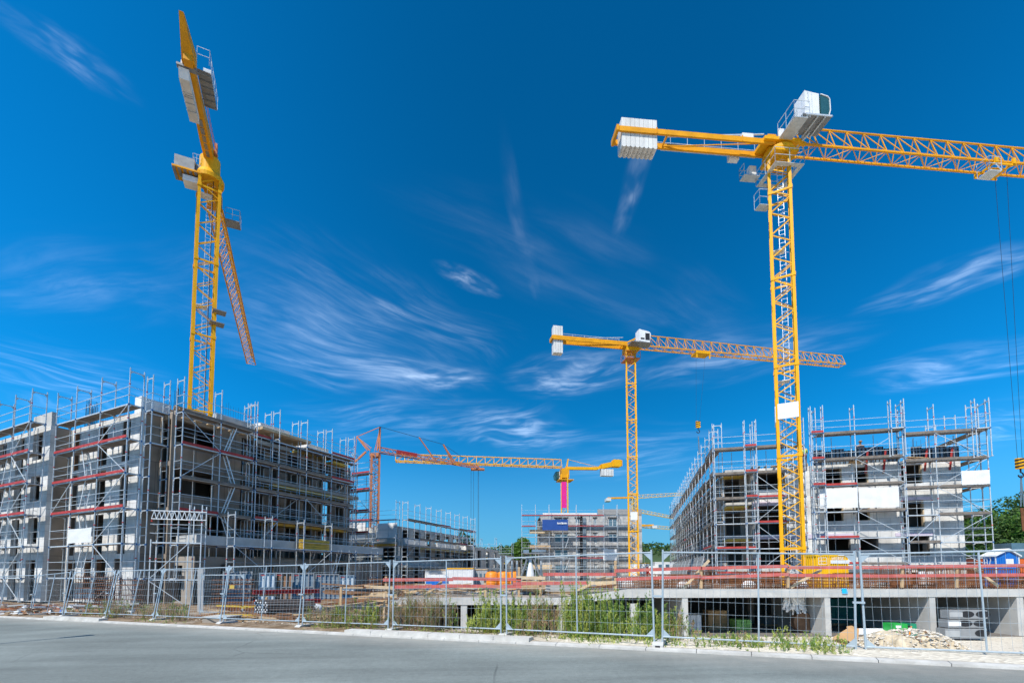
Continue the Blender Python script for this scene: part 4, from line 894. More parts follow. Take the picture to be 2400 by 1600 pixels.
m = MB('white_paint', K3); m.prism([(-.9, 1.0, -1.4), (.4, 1.0, -1.4), (.6, 1.0, -.8), (-.9, 1.0, -.7)], (0, 1.5, 0)); m.build('cab', t)
m = MB('galvanised', K3); rails(m, (-.9, .8, 1.2), (-.9, 1.6, 1.2), 1.0, .5); rails(m, (-.9, 1.6, 1.2), (.3, 1.6, 1.2), 1.0, .6); m.build('handrail', t)
jib(t, K @ V((2.6, 0, -.3)), K @ V((35.5, 0, -.3)), 1.15, 1.5, 28, .055, .028, m='crane_gold', taper=.75)
m = MB('crane_gold', K); m.box(.5, -.5, -.3, 3.0, .5, .9); m.beam((0, 0, 1.4), (2.8, 0, 1.2), .5, .5); m.build('jib_root', t)
m = MB('grey_steel', K); m.box(3.2, -1.8, -.6, 4.3, -.7, -.55); rails(m, (3.2, -1.8, -.55), (4.3, -1.8, -.55), 1.0, .6); rails(m, (3.2, -1.8, -.55), (3.2, -.7, -.55), 1.0, .6); m.build('trolley_basket', t)
M_ = Matrix.Translation((c[0], c[1], 0)) @ Matrix.Rotation(rad(38), 4, 'Z'); zz0 = atD(500, 735, cD).z
m = MB('grey_steel', M_); m.box(.5, -1.3, zz0, 1.4, -.5, zz0+.06).box(.3, -1.3, zz0-1.0, 1.3, -.5, zz0-.94); m.use('dark').bar((.25, -.45, -.2), (.25, -.45, zt), .035, 4); m.build('service_platform', t)
# ---- the middle crane
cD = 70.0
cb, ct = atD(1488, 1330, cD), atD(1476, 822, cD); zt = ct.z; c = (cb.x*.4+ct.x*.6, cD)
t = thing('tower_crane', 'slender yellow tower crane in the middle with small white cab and hook over the blocks', 'crane', (c[0], c[1], .2))
mast(t, c, .2, zt-.2, 1.3, rad(-12), .95, .1, .05, seg=5.6, ladd=False)
J = frame3((c[0], c[1], zt), (1, .18)); inv = J.inverted()
m = MB('crane_yellow', J); m.box(-.95, -.95, -.35, .95, .95, .35); m.box(-1.3, -.6, .35, 1.6, .6, .75); m.use('crane_orange').box(-1.1, -1.1, -1.6, 1.1, 1.1, -1.5); rails(m, (-1.1, 1.1, -1.5), (1.1, 1.1, -1.5), 1, .7, .03); rails(m, (-1.1, -1.1, -1.5), (-1.1, 1.1, -1.5), 1, .7, .03); m.build('slewing_ring', t)
jib(t, J @ V((1.5, 0, .7)), J @ V((37.8, 0, .7)), 1.25, 2.0, 24, .07, .042, taper=.85)
m = MB('crane_yellow', J); m.beam((-.5, 0, .7), (1.5, 0, 2.7), .2, .2).beam((-1.2, .4, .8), (1.2, .4, 2.1), .15, .15); m.build('tower_head', t)
m = MB('crane_gold', J)
for y in (-.6, .6): m.beam((-.8, y, .75), (-12.4, y, .75), .2, .62)
for x in lin(-1.5, -11.5, 1.25): m.beam((x, -.5, .62), (x, .5, .62), .1, .2)
m.box(-12.6, -.72, .5, -12.35, .72, 1.0); m.build('counter_jib', t)
m = MB('galvanised', J); rails(m, (-10.8, -.8, 1.05), (-1.5, -.8, 1.05), 1.1, 1.8, .03); m.bar((-9, 0, 1.2), (-1.2, 0, 2.0), .05); m.build('handrail', t)
for i in range(4): m = MB('ballast', J); m.box(-12.3+i*.36, -.5, -1.5, -11.97+i*.36, .5, 2.6); m.build('ballast_block', t)
m = MB('white_paint', J); m.prism([(.4, 2.3, .5), (2.05, 2.3, .38), (2.25, 2.3, 1.7), (2.05, 2.3, 2.0), (.4, 2.3, 2.3)], (0, -1.3, 0)); cab = m.build('cab', t)
m = MB('dark', J); m.box(1.35, 2.29, .7, 2.05, 2.32, 1.75).box(.6, 2.29, .75, 1.2, 2.315, 1.0); m.build('cab_window', cab)
m = MB('grey_steel', J); m.box(-.9, .8, .2, 2.4, 2.5, .3); m.build('cab_platform', t)
tp = atD(1634, 825, 73); lx = (inv @ V((tp.x, tp.y, 0))).x
m = MB('crane_yellow', J); m.box(lx-1.2, -.8, .25, lx+1.2, .8, .55); [m.beam((lx+x, .7, -.5), (lx+x, .7, .7), .14, .14) for x in (-1.1, 1.1)]; m.build('trolley', t)
hp = J @ V((lx, 0, .3)); hq = atD(1636, 997, hp.y)
hook(t, (hq.x, hp.y, hq.z), (hp.x, hp.y, hp.z), s=1.35, gap=.9)
m = MB('steel_blue'); m.bar((hq.x, hp.y, hq.z-1.7), (hq.x+.1, hp.y, hq.z-4.6), .09, 4); m.build('sling', t)
m = MB('dark', J); m.bar((lx+1.2, .3, .3), (37, .3, .4), .02, 3); m.build('trolley_rope', t)
zq = atD(1488, 1210, cD).z; m = MB('white_paint', Matrix.Translation((c[0], c[1], 0)) @ Matrix.Rotation(rad(-12), 4, 'Z')); m.box(-.4, -.82, zq-.6, .6, -.77, zq+.6); m.build('sign_board', t)
# ---- the magenta wrapped crane behind the middle block
cD = 110.
ct = atD(1323, 1112, cD); zt = ct.z; c = (ct.x, cD)
t = thing('tower_crane', 'distant yellow crane whose mast is wrapped in a magenta sheet', 'crane', (c[0], c[1], 0))
mast(t, c, 0, zt, 1.5, rad(-8), 1.6, .13, .06, ladd=False)
J = frame3((c[0], c[1], zt), (-1, -.16))
m = MB('magenta_sheet', Matrix.Translation((c[0], c[1], 0)) @ Matrix.Rotation(rad(-8), 4, 'Z')); z0, z1 = atD(1323, 1191, cD).z, atD(1323, 1130, cD).z
for k in range(6): m.box(-.72, -.93, z0+(z1-z0)*k/6, .48, -.9, z0+(z1-z0)*(k+1)/6-.02)
m.build('wrapped_sheet', t)
jib(t, J @ V((.8, 0, 1.7)), J @ V((39, 0, 1.7)), 1.5, 1.9, 19, .10, .06, m='crane_yellow', taper=.9)
m = MB('crane_yellow', J); P = [(-.2, .35, 1.55), (-8, .35, 1.75), (-9, .6, 2.2), (-12.3, .6, 3.0)]
for (x0, h0, za), (x1, h1, zb) in zip(P, P[1:]): m.beam((x0, 0, za), (x1, 0, zb), h0*2.2, h0*1.9)
m.box(-13.8, -.8, 2.3, -12.0, .8, 4.0); m.use('crane_gold').box(-14.2, -.7, 2.5, -13.81, .7, 3.9); m.use('crane_yellow').bar((-.6, 0, 2.0), (-.9, 0, 3.8), .2); m.bar((-.9, 0, 3.7), (-8, 0, 2.2), .06); m.build('counter_jib', t)
m = MB('ballast', J)
for i in range(5): m.box(-12.0+i*.62, -.6, .0, -11.45+i*.62, .6, 1.6)
m.build('ballast_block', t)
m = MB('white_paint', J); m.box(-.3, 1.0, -1.2, 1.0, 2.4, 1.0); cab = m.build('cab', t); m = MB('glass', J); m.prism([(1.01, 2.3, -1.1), (2.0, 2.3, -.9), (2.2, 2.3, .1), (1.8, 2.3, .95), (1.01, 2.3, 1.0)], (0, -1.2, 0)); m.build('cab_window', cab)
m = MB('crane_gold', J); m.box(-2, -1, -1.4, 1.5, 2.4, -1.2); m.box(-.9, -.9, -.9, .9, .9, 1.4); m.build('slewing_ring', t)
# ---- the orange self erecting crane left of the centre
cD = 66.
ct = atD(880, 1068, cD); cb = atD(877, 1212, cD); zt = ct.z; c = (ct.x, cD)
t = thing('tower_crane', 'rusty orange folding crane with a forked mast head left of the centre', 'crane', (c[0], c[1], 0))
mast(t, c, 0, zt, 1.05, rad(20), .55, .12, .06, m='crane_orange', ladd=False)
m = MB('crane_orange'); 
def q_(u, v, D=cD): return atD(u, v, D)
top = q_(891, 1000)
m.bar(q_(884, 1056), top, .13).bar(q_(890, 1056), top, .13).bar(q_(878, 1056), q_(891, 1003), .06)
tip = q_(836, 1023); m.bar(q_(868, 1056), tip, .14).bar(q_(862, 1056), tip, .1).bar(q_(871, 1050), tip, .07); m.box(ct.x-.7, cD-.6, zt-.2, ct.x+.6, cD+.6, zt+.35)
m.bar(tip, top, .06).bar(q_(858, 1058), q_(832, 1082), .17); m.bar(tip, q_(831, 1084), .05).bar(q_(831, 1084), q_(830, 1130), .05); m.build('mast_head', t)
j0, j1 = q_(886, 1059, 66), q_(1122, 1096, 73)
d = j1-j0; m = MB('crane_orange'); u = V((0, 0, .75))
s = d.normalized().cross(V((0, 0, 1)))*.45; m.bar(j0+s, j1+s, .09).bar(j0-s, j1-s, .09).bar(j0+u, j1+u*.4, .09); zig(m, j0+s, j1+s, j0+u, j1+u*.4, 26, .035, 0, 0); zig(m, j0-s, j1-s, j0+u, j1+u*.4, 26, .035, 1, 0)
a = j0+d*.17; m.use('red_steel').beam(a+u*.6, j0+d*.36+u*.5, .5, .55); m.use('crane_orange').bar(j0+d*.55, j0+d*.38+V((0, 0, 3.2)), .1); st = q_(1039, 1041, 70.5); m.bar(j0+d*.73, st, .14).bar(j0+d*.76, st, .1)
m.build('jib', t)
m = MB('dark'); m.bar(top, st, .035, 3).bar(st, q_(1085, 1072, 72), .035, 3); m.build('pendant_rope', t)
m = MB('crane_orange'); m.box(j1.x-1.2, j1.y-.5, j1.z-.35, j1.x+.9, j1.y+.5, j1.z-.1); m.build('trolley', t)
m = MB('dark'); hx = j1
for dx in (-1.2, -.8, -.1, .0): m.bar((j1.x+dx, j1.y, j1.z-.3), (j1.x+dx+.05, j1.y, 2.5), .022, 3)
m.build('hoist_rope', t)
# ---- small cranes far behind
def far_crane(label, u, v_top, D, du_j, dv_j, du_c, dv_c, v_base=1330):
    a = atD(u, v_top, D); t = thing('tower_crane', label, 'crane', (a.x, D, 0)); s = D/1100
    mast(t, (a.x, D), 0, a.z, 7*s, .3, 8*s, .7*s, .4*s, m='crane_far', ladd=False)
    e = atD(u+du_j, v_top+dv_j, D*1.02); jib(t, a+V((0, 0, 0)), e, 5*s, 8*s, 11, .5*s, .32*s, m='crane_far', taper=.8)
    e = atD(u+du_c, v_top+dv_c, D); m = MB('crane_gold'); m.beam(a+V((0, 0, .5)), e, 4*s, 4*s); m.build('counter_jib', t)
    m = MB('ballast'); m.box(e.x-5*s, e.y-2, e.z-8*s, e.x+6*s, e.y+2, e.z-1*s); m.build('ballast_block', t)
far_crane('tiny far crane behind the slender mast with its jib pointing right', 1484, 1168, 210, 118, -8, -60, -1)
far_crane('tiny far crane low behind the middle block pointing away right', 1482, 1198, 260, 96, 17, -20, -2)
far_crane('tiny far crane right of the middle block with a short yellow counter jib', 1478, 1234, 300, 92, 6, 54, -4)
# ------------------------------------------------------------------ parking deck with the slab edge facing the road
GY = 25.0
def gX(u, v=1400, D=GY): return atD(u, v, D).x
deck = thing('parking_deck', 'raw concrete underground parking deck with open bays facing the road', 'parking deck', (0, GY, -1.6))
x_l, x_r = gX(912), 48.0
xa, xb = gX(1325), gX(1452)
SL, SH = .40, .87
m = MB('concrete_light')
m.prism([(x_l, GY, SL-.36), (xa, GY, SL-.36), (xb, GY, SH-.46), (x_r, GY, SH-.34), (x_r, GY, SH), (xb+.5, GY, SH), (xa, GY, SL+.02), (x_l, GY, SL)], (0, .3, 0))
m.build('slab_edge', deck)
m = MB('concrete'); m.box(x_l, GY+.305, SL-.34, xa+.8, 46, SL-.02); m.box(xa+.8, GY+.305, SH-.34, x_r, 62, SH-.02); m.build('floor_slab', deck)
for u in (1087, 1314, 1486): x = gX(u); MB('concrete_light').box(x-.16, GY+.04, -1.9, x+.16, GY+.4, SL-.30).build('column', deck)
for u, wd in ((1606, .3), (1940, .3), (2186, .32), (2392, .36)):
    x = gX(u); m = MB('concrete_light'); m.box(x-wd/2, GY+.03, -1.9, x+wd/2, GY+5.2, SH-.3); m.build('cross_wall', deck)
MB('concrete').box(x_l, GY+.06, -1.8, x_l+.3, 40, SL-.33).build('side_wall', deck)
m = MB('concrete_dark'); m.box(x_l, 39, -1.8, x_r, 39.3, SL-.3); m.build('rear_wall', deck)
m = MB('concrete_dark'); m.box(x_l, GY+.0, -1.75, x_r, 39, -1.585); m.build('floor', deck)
for u, D in ((1760, 31), (1860, 33), (2060, 32), (2280, 34), (1560, 31)): x = gX(u, 1400, D); MB('concrete').box(x-.2, D, -1.6, x+.2, D+.4, SH-.34).build('column', deck)
rt = MB('rebar')
# starter bars and cages standing along the slab edge
def cage(name, label, a, b, h, n, dep=.5, m='rebar', grp=None, rows=5):
    a, b = V(a), V(b); t = thing(name, label, 'rebar cage', a, math.atan2((b-a).y, (b-a).x), grp); d = (b-a).normalized(); s = V((-d.y, d.x, 0))*dep
    q = MB(m)
    for i in range(n+1):
        p = a+(b-a)*i/n
        for o in (V((0, 0, 0)), s): w_ = V((R.uniform(-.02, .02), R.uniform(-.02, .02), h*R.uniform(.93, 1.04))); q.bar(p+o, p+o+w_, .015, 3)
        q.bar(p+V((0, 0, h*.93)), p+s+V((0, 0, h*.93)), .014, 3)
    q.build('vertical_bars', t); q = MB(m)
    for k in range(rows):
        z = V((0, 0, .06+h*.9*k/(rows-1)))
        for o in (V((0, 0, 0)), s): q.bar(a+o+z, b+o+z+V((0, 0, R.uniform(-.03, .03))), .018, 3)
    q.build('horizontal_bars', t); return t
grp = 'rusty reinforcement cages along the slab edge'
x = gX(1452); k = 0
while x < 34:
    ln = R.uniform(2.0, 2.9); h = R.uniform(.55, .8) if x < 19 else R.uniform(.62, .72)
    cage('rebar_cage', 'rusty reinforcement cage along the slab edge '+('left of the yellow mast' if x < 16.5 else 'before the yellow mast and skip' if x < 20.5 else 'right of the yellow skip' if x < 27 else 'near the blue hut'), (x, GY+.45+R.uniform(0, .5), SH), (x+ln-.12, GY+.45+R.uniform(0, .4), SH), h, int(ln/.1), .35, grp=grp); x += ln; k += 1
cage('rebar_cage', 'low rusty reinforcement cage on the sloping slab end beside a timber post', (gX(1352), GY+.5, SL+.02), (gX(1445), GY+.5, SL+.25), .42, 26, .5)
grp = 'taller rusty reinforcement cages standing behind the slab edge'
x = gX(1500, 1350, 28); 
while x < 19:
    ln = R.uniform(1.6, 3.2); cage('rebar_cage', 'taller rusty reinforcement cage in the second row left of the yellow mast', (x, 27.2+R.uniform(0, 1.6), SH), (x+ln, 27.2+R.uniform(0, 1.6), SH), R.uniform(.8, 1.15), int(ln/.16), .6, grp=grp); x += ln+R.uniform(.1, .9)
x = 21.
while x < 33:
    ln = R.uniform(2.2, 3.4); cage('rebar_cage', 'rusty reinforcement cage in the second row right of the yellow skip', (x, 26.8, SH), (x+ln, 26.9, SH), R.uniform(1.1, 1.3), int(ln/.11), .4, grp='rusty cages right of the yellow skip', rows=4); x += ln+.15
# white spacer blocks behind the cages
# red guard boards on timber posts
def guard(label, spans, posts, braces=()):
    a = spans[0][0]; t = thing('guard_railing', label, 'railing', atD(a[0], a[1], GY-.1))
    for (p, q, mt) in spans:
        A, B = atD(*p, GY-.08), atD(*q, GY-.08); MB(mt).beam(A, B, .035, .17).build('board', t)
    for (u, v0, v1) in posts: MB('wood').beam(atD(u, v1, GY+.02), atD(u, v0, GY+.02), .12, .10, (0, 1, 0)).build('post', t)
    for (p, q) in braces: A, B = atD(*p, GY+.3), atD(*q, GY+.1); MB('wood_pale').beam(A, B, .05, .14).build('raking_brace', t)
guard('red painted guard boards on timber posts at the lower left end of the parking deck', [((898, 1358), (1062, 1357), 'red_board'), ((1060, 1355), (1222, 1357), 'red_board'), ((922, 1375), (1044, 1373), 'red_board'), ((1046, 1372), (1222, 1374), 'red_board'), ((854, 1374), (925, 1377), 'wood_pale'), ((846, 1390), (930, 1396), 'wood_pale')],
      [(905, 1350, 1412), (1137, 1357, 1398), (1216, 1328, 1398)], [((993, 1396), (1036, 1362))])
guard('pink red guard boards beside the raking timber in the middle of the parking deck', [((1273, 1345), (1444, 1345), 'red_board'), ((1202, 1367), (1378, 1365), 'red_board'), ((1376, 1366), (1444, 1364), 'wood_pale'), ((1210, 1353), (1278, 1354), 'wood_pale')], [(1266, 1348, 1397), (1442, 1313, 1385)], [((1352, 1384), (1420, 1350))])
guard('long red guard boards in two rows on the upper deck before the yellow mast', [((1441, 1337), (1645, 1330), 'red_board'), ((1643, 1331), (1848, 1326), 'red_board'), ((1444, 1357), (1643, 1350), 'red_board'), ((1642, 1353), (1850, 1345), 'red_board'), ((1846, 1329), (2070, 1329), 'red_board'), ((1849, 1347), (2060, 1349), 'red_board'), ((2068, 1328), (2420, 1324), 'red_board'), ((2060, 1349), (2420, 1346), 'red_board')],
      [(1643, 1327, 1378), (1847, 1328, 1376), (2114, 1330, 1376), (2242, 1333, 1376)], [((1600, 1380), (1662, 1312)), ((1853, 1376), (1925, 1334)), ((2340, 1373), (2284, 1332))])
def textobj(name, txt, M, size, mt, parent):
    cu = bpy.data.curves.new(name, 'FONT'); cu.body = txt; cu.size = size; cu.extrude = .004; cu.materials.append(MATS[mt])
    tmp = bpy.data.objects.new(name+'_src', cu); COL.objects.link(tmp); dg = bpy.context.evaluated_depsgraph_get()
    me = bpy.data.meshes.new_from_object(tmp.evaluated_get(dg)); COL.objects.unlink(tmp); bpy.data.objects.remove(tmp)
    me.transform(worldM(parent).inverted() @ M); o = bpy.data.objects.new(name, me); COL.objects.link(o); o.parent = parent; return o
def UPR(loc, rz=0): return Matrix.Translation(V(loc)) @ Matrix.Rotation(rz, 4, 'Z') @ Matrix.Rotation(math.pi/2, 4, 'X')
# yellow ribbed skip
p0 = atD(1913, 1374, 28.2); p1 = atD(1993, 1374, 28.2); zt = atD(1940, 1298, 28.2).z; z0 = SH-.01
t = thing('skip_container', 'ribbed yellow steel container with white lettering beside the foot of the big crane', 'container', ((p0.x+p1.x)/2, 28.8, z0))
xx0, xx1 = p0.x, p1.x; m = MB('skip_yellow'); m.box(xx0+.06, 28.26, z0+.1, xx1-.06, 29.2, zt-.12); m.box(xx0, 28.2, zt-.12, xx1, 29.26, zt); m.box(xx0+.02, 28.22, z0, xx1-.02, 29.24, z0+.1)
n = 15
for i in range(n):
    x = xx0+.06+(xx1-xx0-.2)*i/(n-1); m.prism([(x-.0, 28.257, z0+.1), (x+.02, 28.2, z0+.1), (x+.07, 28.2, z0+.1), (x+.09, 28.257, z0+.1)], (0, 0, zt-z0-.225))
for i in range(4): y = 28.35+i*.22; m.box(xx0+.0, y, z0+.1, xx0+.058, y+.09, zt-.125)
m.build('body', t)
m = MB('white_paint'); m.box(xx0+.92, 28.185, zt-.56, xx1+.0, 28.198, zt-.36); m.box(xx0+.2, 28.185, zt-.05, xx0+.45, 28.197, zt-.01); m.box(xx0+1.4, 28.185, zt-.09, xx0+1.9, 28.197, zt-.01)
for a, b_ in ((.18, .20), (.38, .40), (.68, .7)): m.box(xx0+a, 28.185, zt-.62, xx0+b_, 28.197, zt-.2)
for z in (.22, .42, .62): m.box(xx0+.201, 28.186, zt-z, xx0+.679, 28.196, zt-z+.025)
m.build('painted_panel', t)
textobj('lettering', 'HSSESE', UPR((xx0+.98, 28.19, zt-.34)), .24, 'white_paint', t)
# blue site hut
p0, p1 = atD(2336, 1370, 31), atD(2393, 1370, 31); zt = atD(2350, 1300, 31).z; zr_ = atD(2350, 1288, 31).z; z0 = SH; xc = (p0.x+p1.x)/2; wd = (p1.x-p0.x)
t = thing('toilet_hut', 'blue plastic toilet hut with white pitched roof and white window at the right edge', 'toilet hut', (xc, 31.8, z0))
m = MB('blue_plastic'); m.box(p0.x+.05, 31.02, z0, p1.x-.05, 31.85, zt-.08); m.prism([(p0.x+.05, 31.02, zt-.081), (p1.x-.05, 31.02, zt-.081), (xc+.1, 31.02, zr_-.06)], (0, .83, 0))
for i in range(9): x = p0.x+.12+i*(wd-.3)/8; m.box(x, 30.99, z0+.05, x+.07, 31.018, zt-.15)
m.build('body', t)
m = MB('white_paint'); m.prism([(p0.x-.06, 30.9, zt-.1), (xc+.1, 30.9, zr_), (p1.x+.08, 30.9, zt-.12), (p1.x+.08, 30.9, zt-.03), (xc+.1, 30.9, zr_+.1), (p0.x-.06, 30.9, zt-.0)], (0, 1.05, 0)); m.box(p0.x+.0, 30.985, z0, p0.x+.06, 31.019, zt-.1); m.box(p1.x-.06, 30.985, z0, p1.x, 31.019, zt-.1); m.build('roof', t)
m = MB('white_paint')
for k in range(3): m.box(xc-.12+k*.17, 30.96, zt-.7, xc+.04+k*.17, 30.988, zt-.25)
m.build('window', t)
m = MB('white_paint', Matrix.Translation((p0.x+.02, 31.78, 0)) @ Matrix.Rotation(-math.pi/2, 4, 'Z') @ Matrix.Translation((-p0.x-.12, -31, 0))); x = p0.x+.15
m.box(x, 30.975, zt-.65, x+.05, 30.988, zt-.2).box(x+.0, 30.974, zt-.24, x+.25, 30.987, zt-.19).box(x+.2, 30.975, zt-.65, x+.24, 30.988, zt-.245).box(x+.051, 30.975, zt-.5, x+.199, 30.986, zt-.46)
m.bar((x+.36, 30.985, zt-.2), (x+.44, 30.985, zt-.12), .025).bar((x+.44, 30.985, zt-.12), (x+.46, 30.985, zt-.3), .025).bar((x+.46, 30.985, zt-.3), (x+.36, 30.985, zt-.62), .025); m.build('painted_sign', t)
# orange excavator body and red containers at the right edge
p = atD(2385, 1290, 40); t = thing('excavator', 'orange excavator partly seen behind the blue hut at the right edge', 'excavator', (p.x, 40, SH))
m = MB('dark'); m.box(p.x-1.2, 39.2, SH, p.x+2.6, 40, SH+.8).box(p.x-1.2, 41.4, SH, p.x+2.6, 42.2, SH+.8); m.build('track', t)
m = MB('orange_machine'); m.box(p.x-1.6, 39.2, SH+.95, p.x+2.4, 42, SH+2.1); m.prism([(p.x-.2, 39.3, SH+2.1), (p.x+2.2, 39.3, SH+2.1), (p.x+2.0, 39.3, SH+2.9), (p.x+.6, 39.3, SH+2.9)], (0, 2.2, 0)); m.build('body', t)
m = MB('orange_machine'); pr = None
for k in range(9):
    a = rad(200)+k*rad(130)/8; e = V((p.x+1.5+1.5*math.cos(a), 39.0, SH+4.5+1.5*math.sin(a)))
    if pr: m.beam(pr, e, .5, .45, (0, 1, 0))
    pr = e
m.build('boom', t); m = MB('window_glass'); m.box(p.x-1.4, 39.15, SH+2.12, p.x-.3, 40.6, SH+3.4); m.build('cab_window', t)
p = atD(2290, 1300, 52); 
for i, (dx, h, lb) in enumerate(((0, 3.2, 'brick red shipping container behind the scaffold at the far right'), (6.6, 4.1, 'taller brick red site container at the right edge below the trees'))):
    t = thing('shipping_container', lb, 'container', (p.x+dx+3, 54, .2)); m = MB('brick_red'); m.box(p.x+dx, 52, .2, p.x+dx+6.2, 54.4, .2+h)
    for k in range(22): m.box(p.x+dx+.1+k*.28, 51.96, .35, p.x+dx+.22+k*.28, 51.999, h)
    m.build('body', t); m = MB('concrete_light'); m.box(p.x+dx-.05, 51.9, .2+h, p.x+dx+6.25, 54.5, .2+h+.12); m.build('roof', t)
# things on and behind the deck (middle)
def pallet(name, label, u, v, D, w, h, kind, rz=0, grp=None):
    p = atD(u, v, D); t = thing(name, label, 'pallet stack', p, rz, grp); M = worldM(t); m = MB('wood', M)
    for i in range(3): m.box(-w/2, -.4+i*.35, 0, w/2, -.28+i*.35, .1)
    m.box(-w/2, -.42, .101, w/2, .42, .13); m.build('pallet', t); return t, M
t, M = pallet('board_stack', 'stack of pale grey boards lying on the low end of the deck', 1318, 1390, 26.6, 1.6, .5, 0, .25); 
for i in range(5): m = MB('concrete_light', M); m.box(-.9+.05*(i % 2), -.42, .135+i*.085, .8+.04*i, .4, .21+i*.085); m.build('board', t)
t, M = pallet('board_stack', 'stack of timber boards behind the pink red guard boards', 1262, 1384, 29, 1.8, .5, 0, -.1)
for i in range(5): m = MB('wood', M); m.box(-1.1+.07*(i % 3), -.5, .135+i*.1, 1.0-.06*(i % 2), .45, .22+i*.1); m.build('board', t)
for u, v, D, w, lb in ((1085, 1394, 28, 1.8, 'low stack of broken timber pallets beside the raking board'), (1010, 1394, 30, 2.4, 'flat heap of grey timber offcuts at the left end of the deck')):
    p = atD(u, v, D); t = thing('timber_heap', lb, 'timber', (p.x, D, SL)); m = MB('wood'); 
    for i in range(26): 
        a = R.uniform(-.5, .5); d = V((math.cos(a), math.sin(a)*.6, R.uniform(-.1, .1)))*R.uniform(.4, w*.5); q = V((p.x+R.uniform(-w*.5, w*.5), D+R.uniform(-.7, .7), SL+.08+R.uniform(0, .55))); m.use(R.choice(('wood', 'wood_pale', 'wood_brown', 'concrete_light'))).beam(q-d, q+d, .12, .04)
    m.build('planks', t)
# concrete bucket on a four legged stand
p = atD(1243, 1372, 33); zt = atD(1243, 1296, 33).z; t = thing('concrete_bucket', 'pale conical concrete bucket hung in a four legged grey steel stand', 'concrete bucket', (p.x, 33, SL))
m = MB('grey_steel')
for dx, dy in ((-1, -.8), (1.05, -.8), (-1, .8), (1.05, .8)): m.beam((p.x+dx*1.0, 33+dy, SL), (p.x+dx*.12, 33+dy*.15, zt-.1), .1, .1)
m.box(p.x-.45, 32.5, zt-.05, p.x+.7, 33.5, zt+.03); m.use('steel_blue').box(p.x-.5, 32.7, zt+.04, p.x-.1, 33.3, zt+.25).box(p.x+.1, 32.7, zt+.08, p.x+1.1, 33.2, zt+.26); m.build('stand', t)
m = MB('white_paint'); m.lathe((p.x, 33, SL), [(.2, .85), (.34, .95), (.22, 1.7), (.12, 2.1), (.1, 2.4)], 14); m.use('brick_red').lathe((p.x, 33, SL), [(.2, .55), (.28, .6), (.28, .82), (.15, .84)], 14); m.build('bucket', t)
# orange tanks
for i, (u, lb) in enumerate(((1153, 'orange plastic water tank behind the guard boards, the left one'), (1180, 'orange plastic water tank in the middle with a wooden strut before it'), (1204, 'orange plastic tank nearest the steel posts, partly hidden'))):
    p = atD(u, 1380, 36); zt = atD(u, 1338, 36).z; t = thing('water_tank', lb, 'tank', (p.x, 36+.2*i, .2)); m = MB('orange_plastic'); r = .52
    pf = [(r*.8, .2), (r, .3)]
    for k in range(6): z = .35+k*(zt-.75)/6; pf += [(r, z), (r*1.05, z+.04), (r*1.05, z+.12), (r, z+.16)]
    pf += [(r, zt-.25), (r*.75, zt-.06), (r*.3, zt)]; m.lathe((p.x, 36+.2*i, 0), pf, 20); m.build('tank', t, smooth=True); m = MB('dark'); m.lathe((p.x, 36+.2*i, zt), [(.2, 0), (.2, .06), (.05, .08)], 12); m.build('lid', t)
m = MB('steel_blue')
for i, (u, D, lb) in enumerate(((1200, 31, 'grey blue steel post standing left of the concrete bucket'), (1212, 31, 'second grey blue steel post beside the bucket stand'), (1268, 31, 'grey steel prop right of the concrete bucket'), (1315, 33, 'thin steel prop in front of the middle block'))):
    a, b_ = atD(u, 1392, D), atD(u, 1322, D); a.z = SL; t = thing('steel_prop', lb, 'prop', a); m = MB('steel_blue'); m.bar(a, b_, .06, 6).box(a.x-.12, D-.12, a.z, a.x+.12, D+.12, a.z+.02); m.use('galvanised').bar(b_, b_+V((0, 0, .25)), .04, 6); m.build('tube', t)
# white site container with a yellow rim
def box_container(label, u0, u1, ut, v0, D, zb, mt='white_paint', rim='crane_yellow', dep=2.4, win=False):
    a, b_ = atD(u0, v0, D), atD(u1, v0, D); zt = a.z; t = thing('site_container', label, 'container', ((a.x+b_.x)/2, D+1, zb)); m = MB(mt); m.box(a.x, D, zb, b_.x, D+dep, zt-.14)
    k = a.x+.1
    while k < b_.x-.12: m.box(k, D-.025, zb+.15, k+.09, D-.001, zt-.2); k += .24
    m.build('body', t); m = MB(rim); m.box(a.x-.03, D-.05, zt-.14, b_.x+.03, D+dep+.05, zt); m.build('roof_frame', t)
    if win: 
        m = MB('window_glass'); w_ = b_.x-a.x
        for f in (.15, .45, .75): m.box(a.x+w_*f, D-.06, zt-1.1, a.x+w_*f+w_*.16, D-.03, zt-.5)
        m.build('window', t)
box_container('white site container with a yellow roof rim in the middle distance', 1047, 1109, 0, 1330, 48, -.05)
box_container('grey site container with small windows behind the orange tanks', 1109, 1142, 0, 1332, 50, -.05, 'ballast_grey', 'wood', win=True)
box_container('pale blue grey site container left of the white one', 996, 1045, 0, 1333, 50, -.05, 'ballast', 'wood')
box_container('white site container with a yellow side far behind the guard boards', 1486, 1522, 0, 1318, 75, .1, 'white_paint', 'wood_yellow')
box_container('long white site cabins by the distant wood', 1535, 1590, 0, 1316, 95, .1, 'white_paint', 'white_paint', win=True)
p = atD(1524, 1328, 74); t = thing('site_sign', 'white site sign with a red mark beside the middle crane foot', 'sign', (p.x, 74, .1)); m = MB('white_paint'); m.box(p.x-.9, 74, .1, p.x+1.2, 74.08, 3.0); m.build('board', t); m = MB('marker_red'); m.beam((p.x-.5, 73.97, 1.4), (p.x-.5, 73.97, 2.8), .04, .25, (1, 0, 0)); m.beam((p.x-.4, 73.97, 2.1), (p.x+.2, 73.97, 2.8), .2, .03, (0, 1, 0)); m.beam((p.x-.4, 73.97, 2.1), (p.x+.2, 73.97, 1.4), .2, .03, (0, 1, 0)); m.build('painted_mark', t)
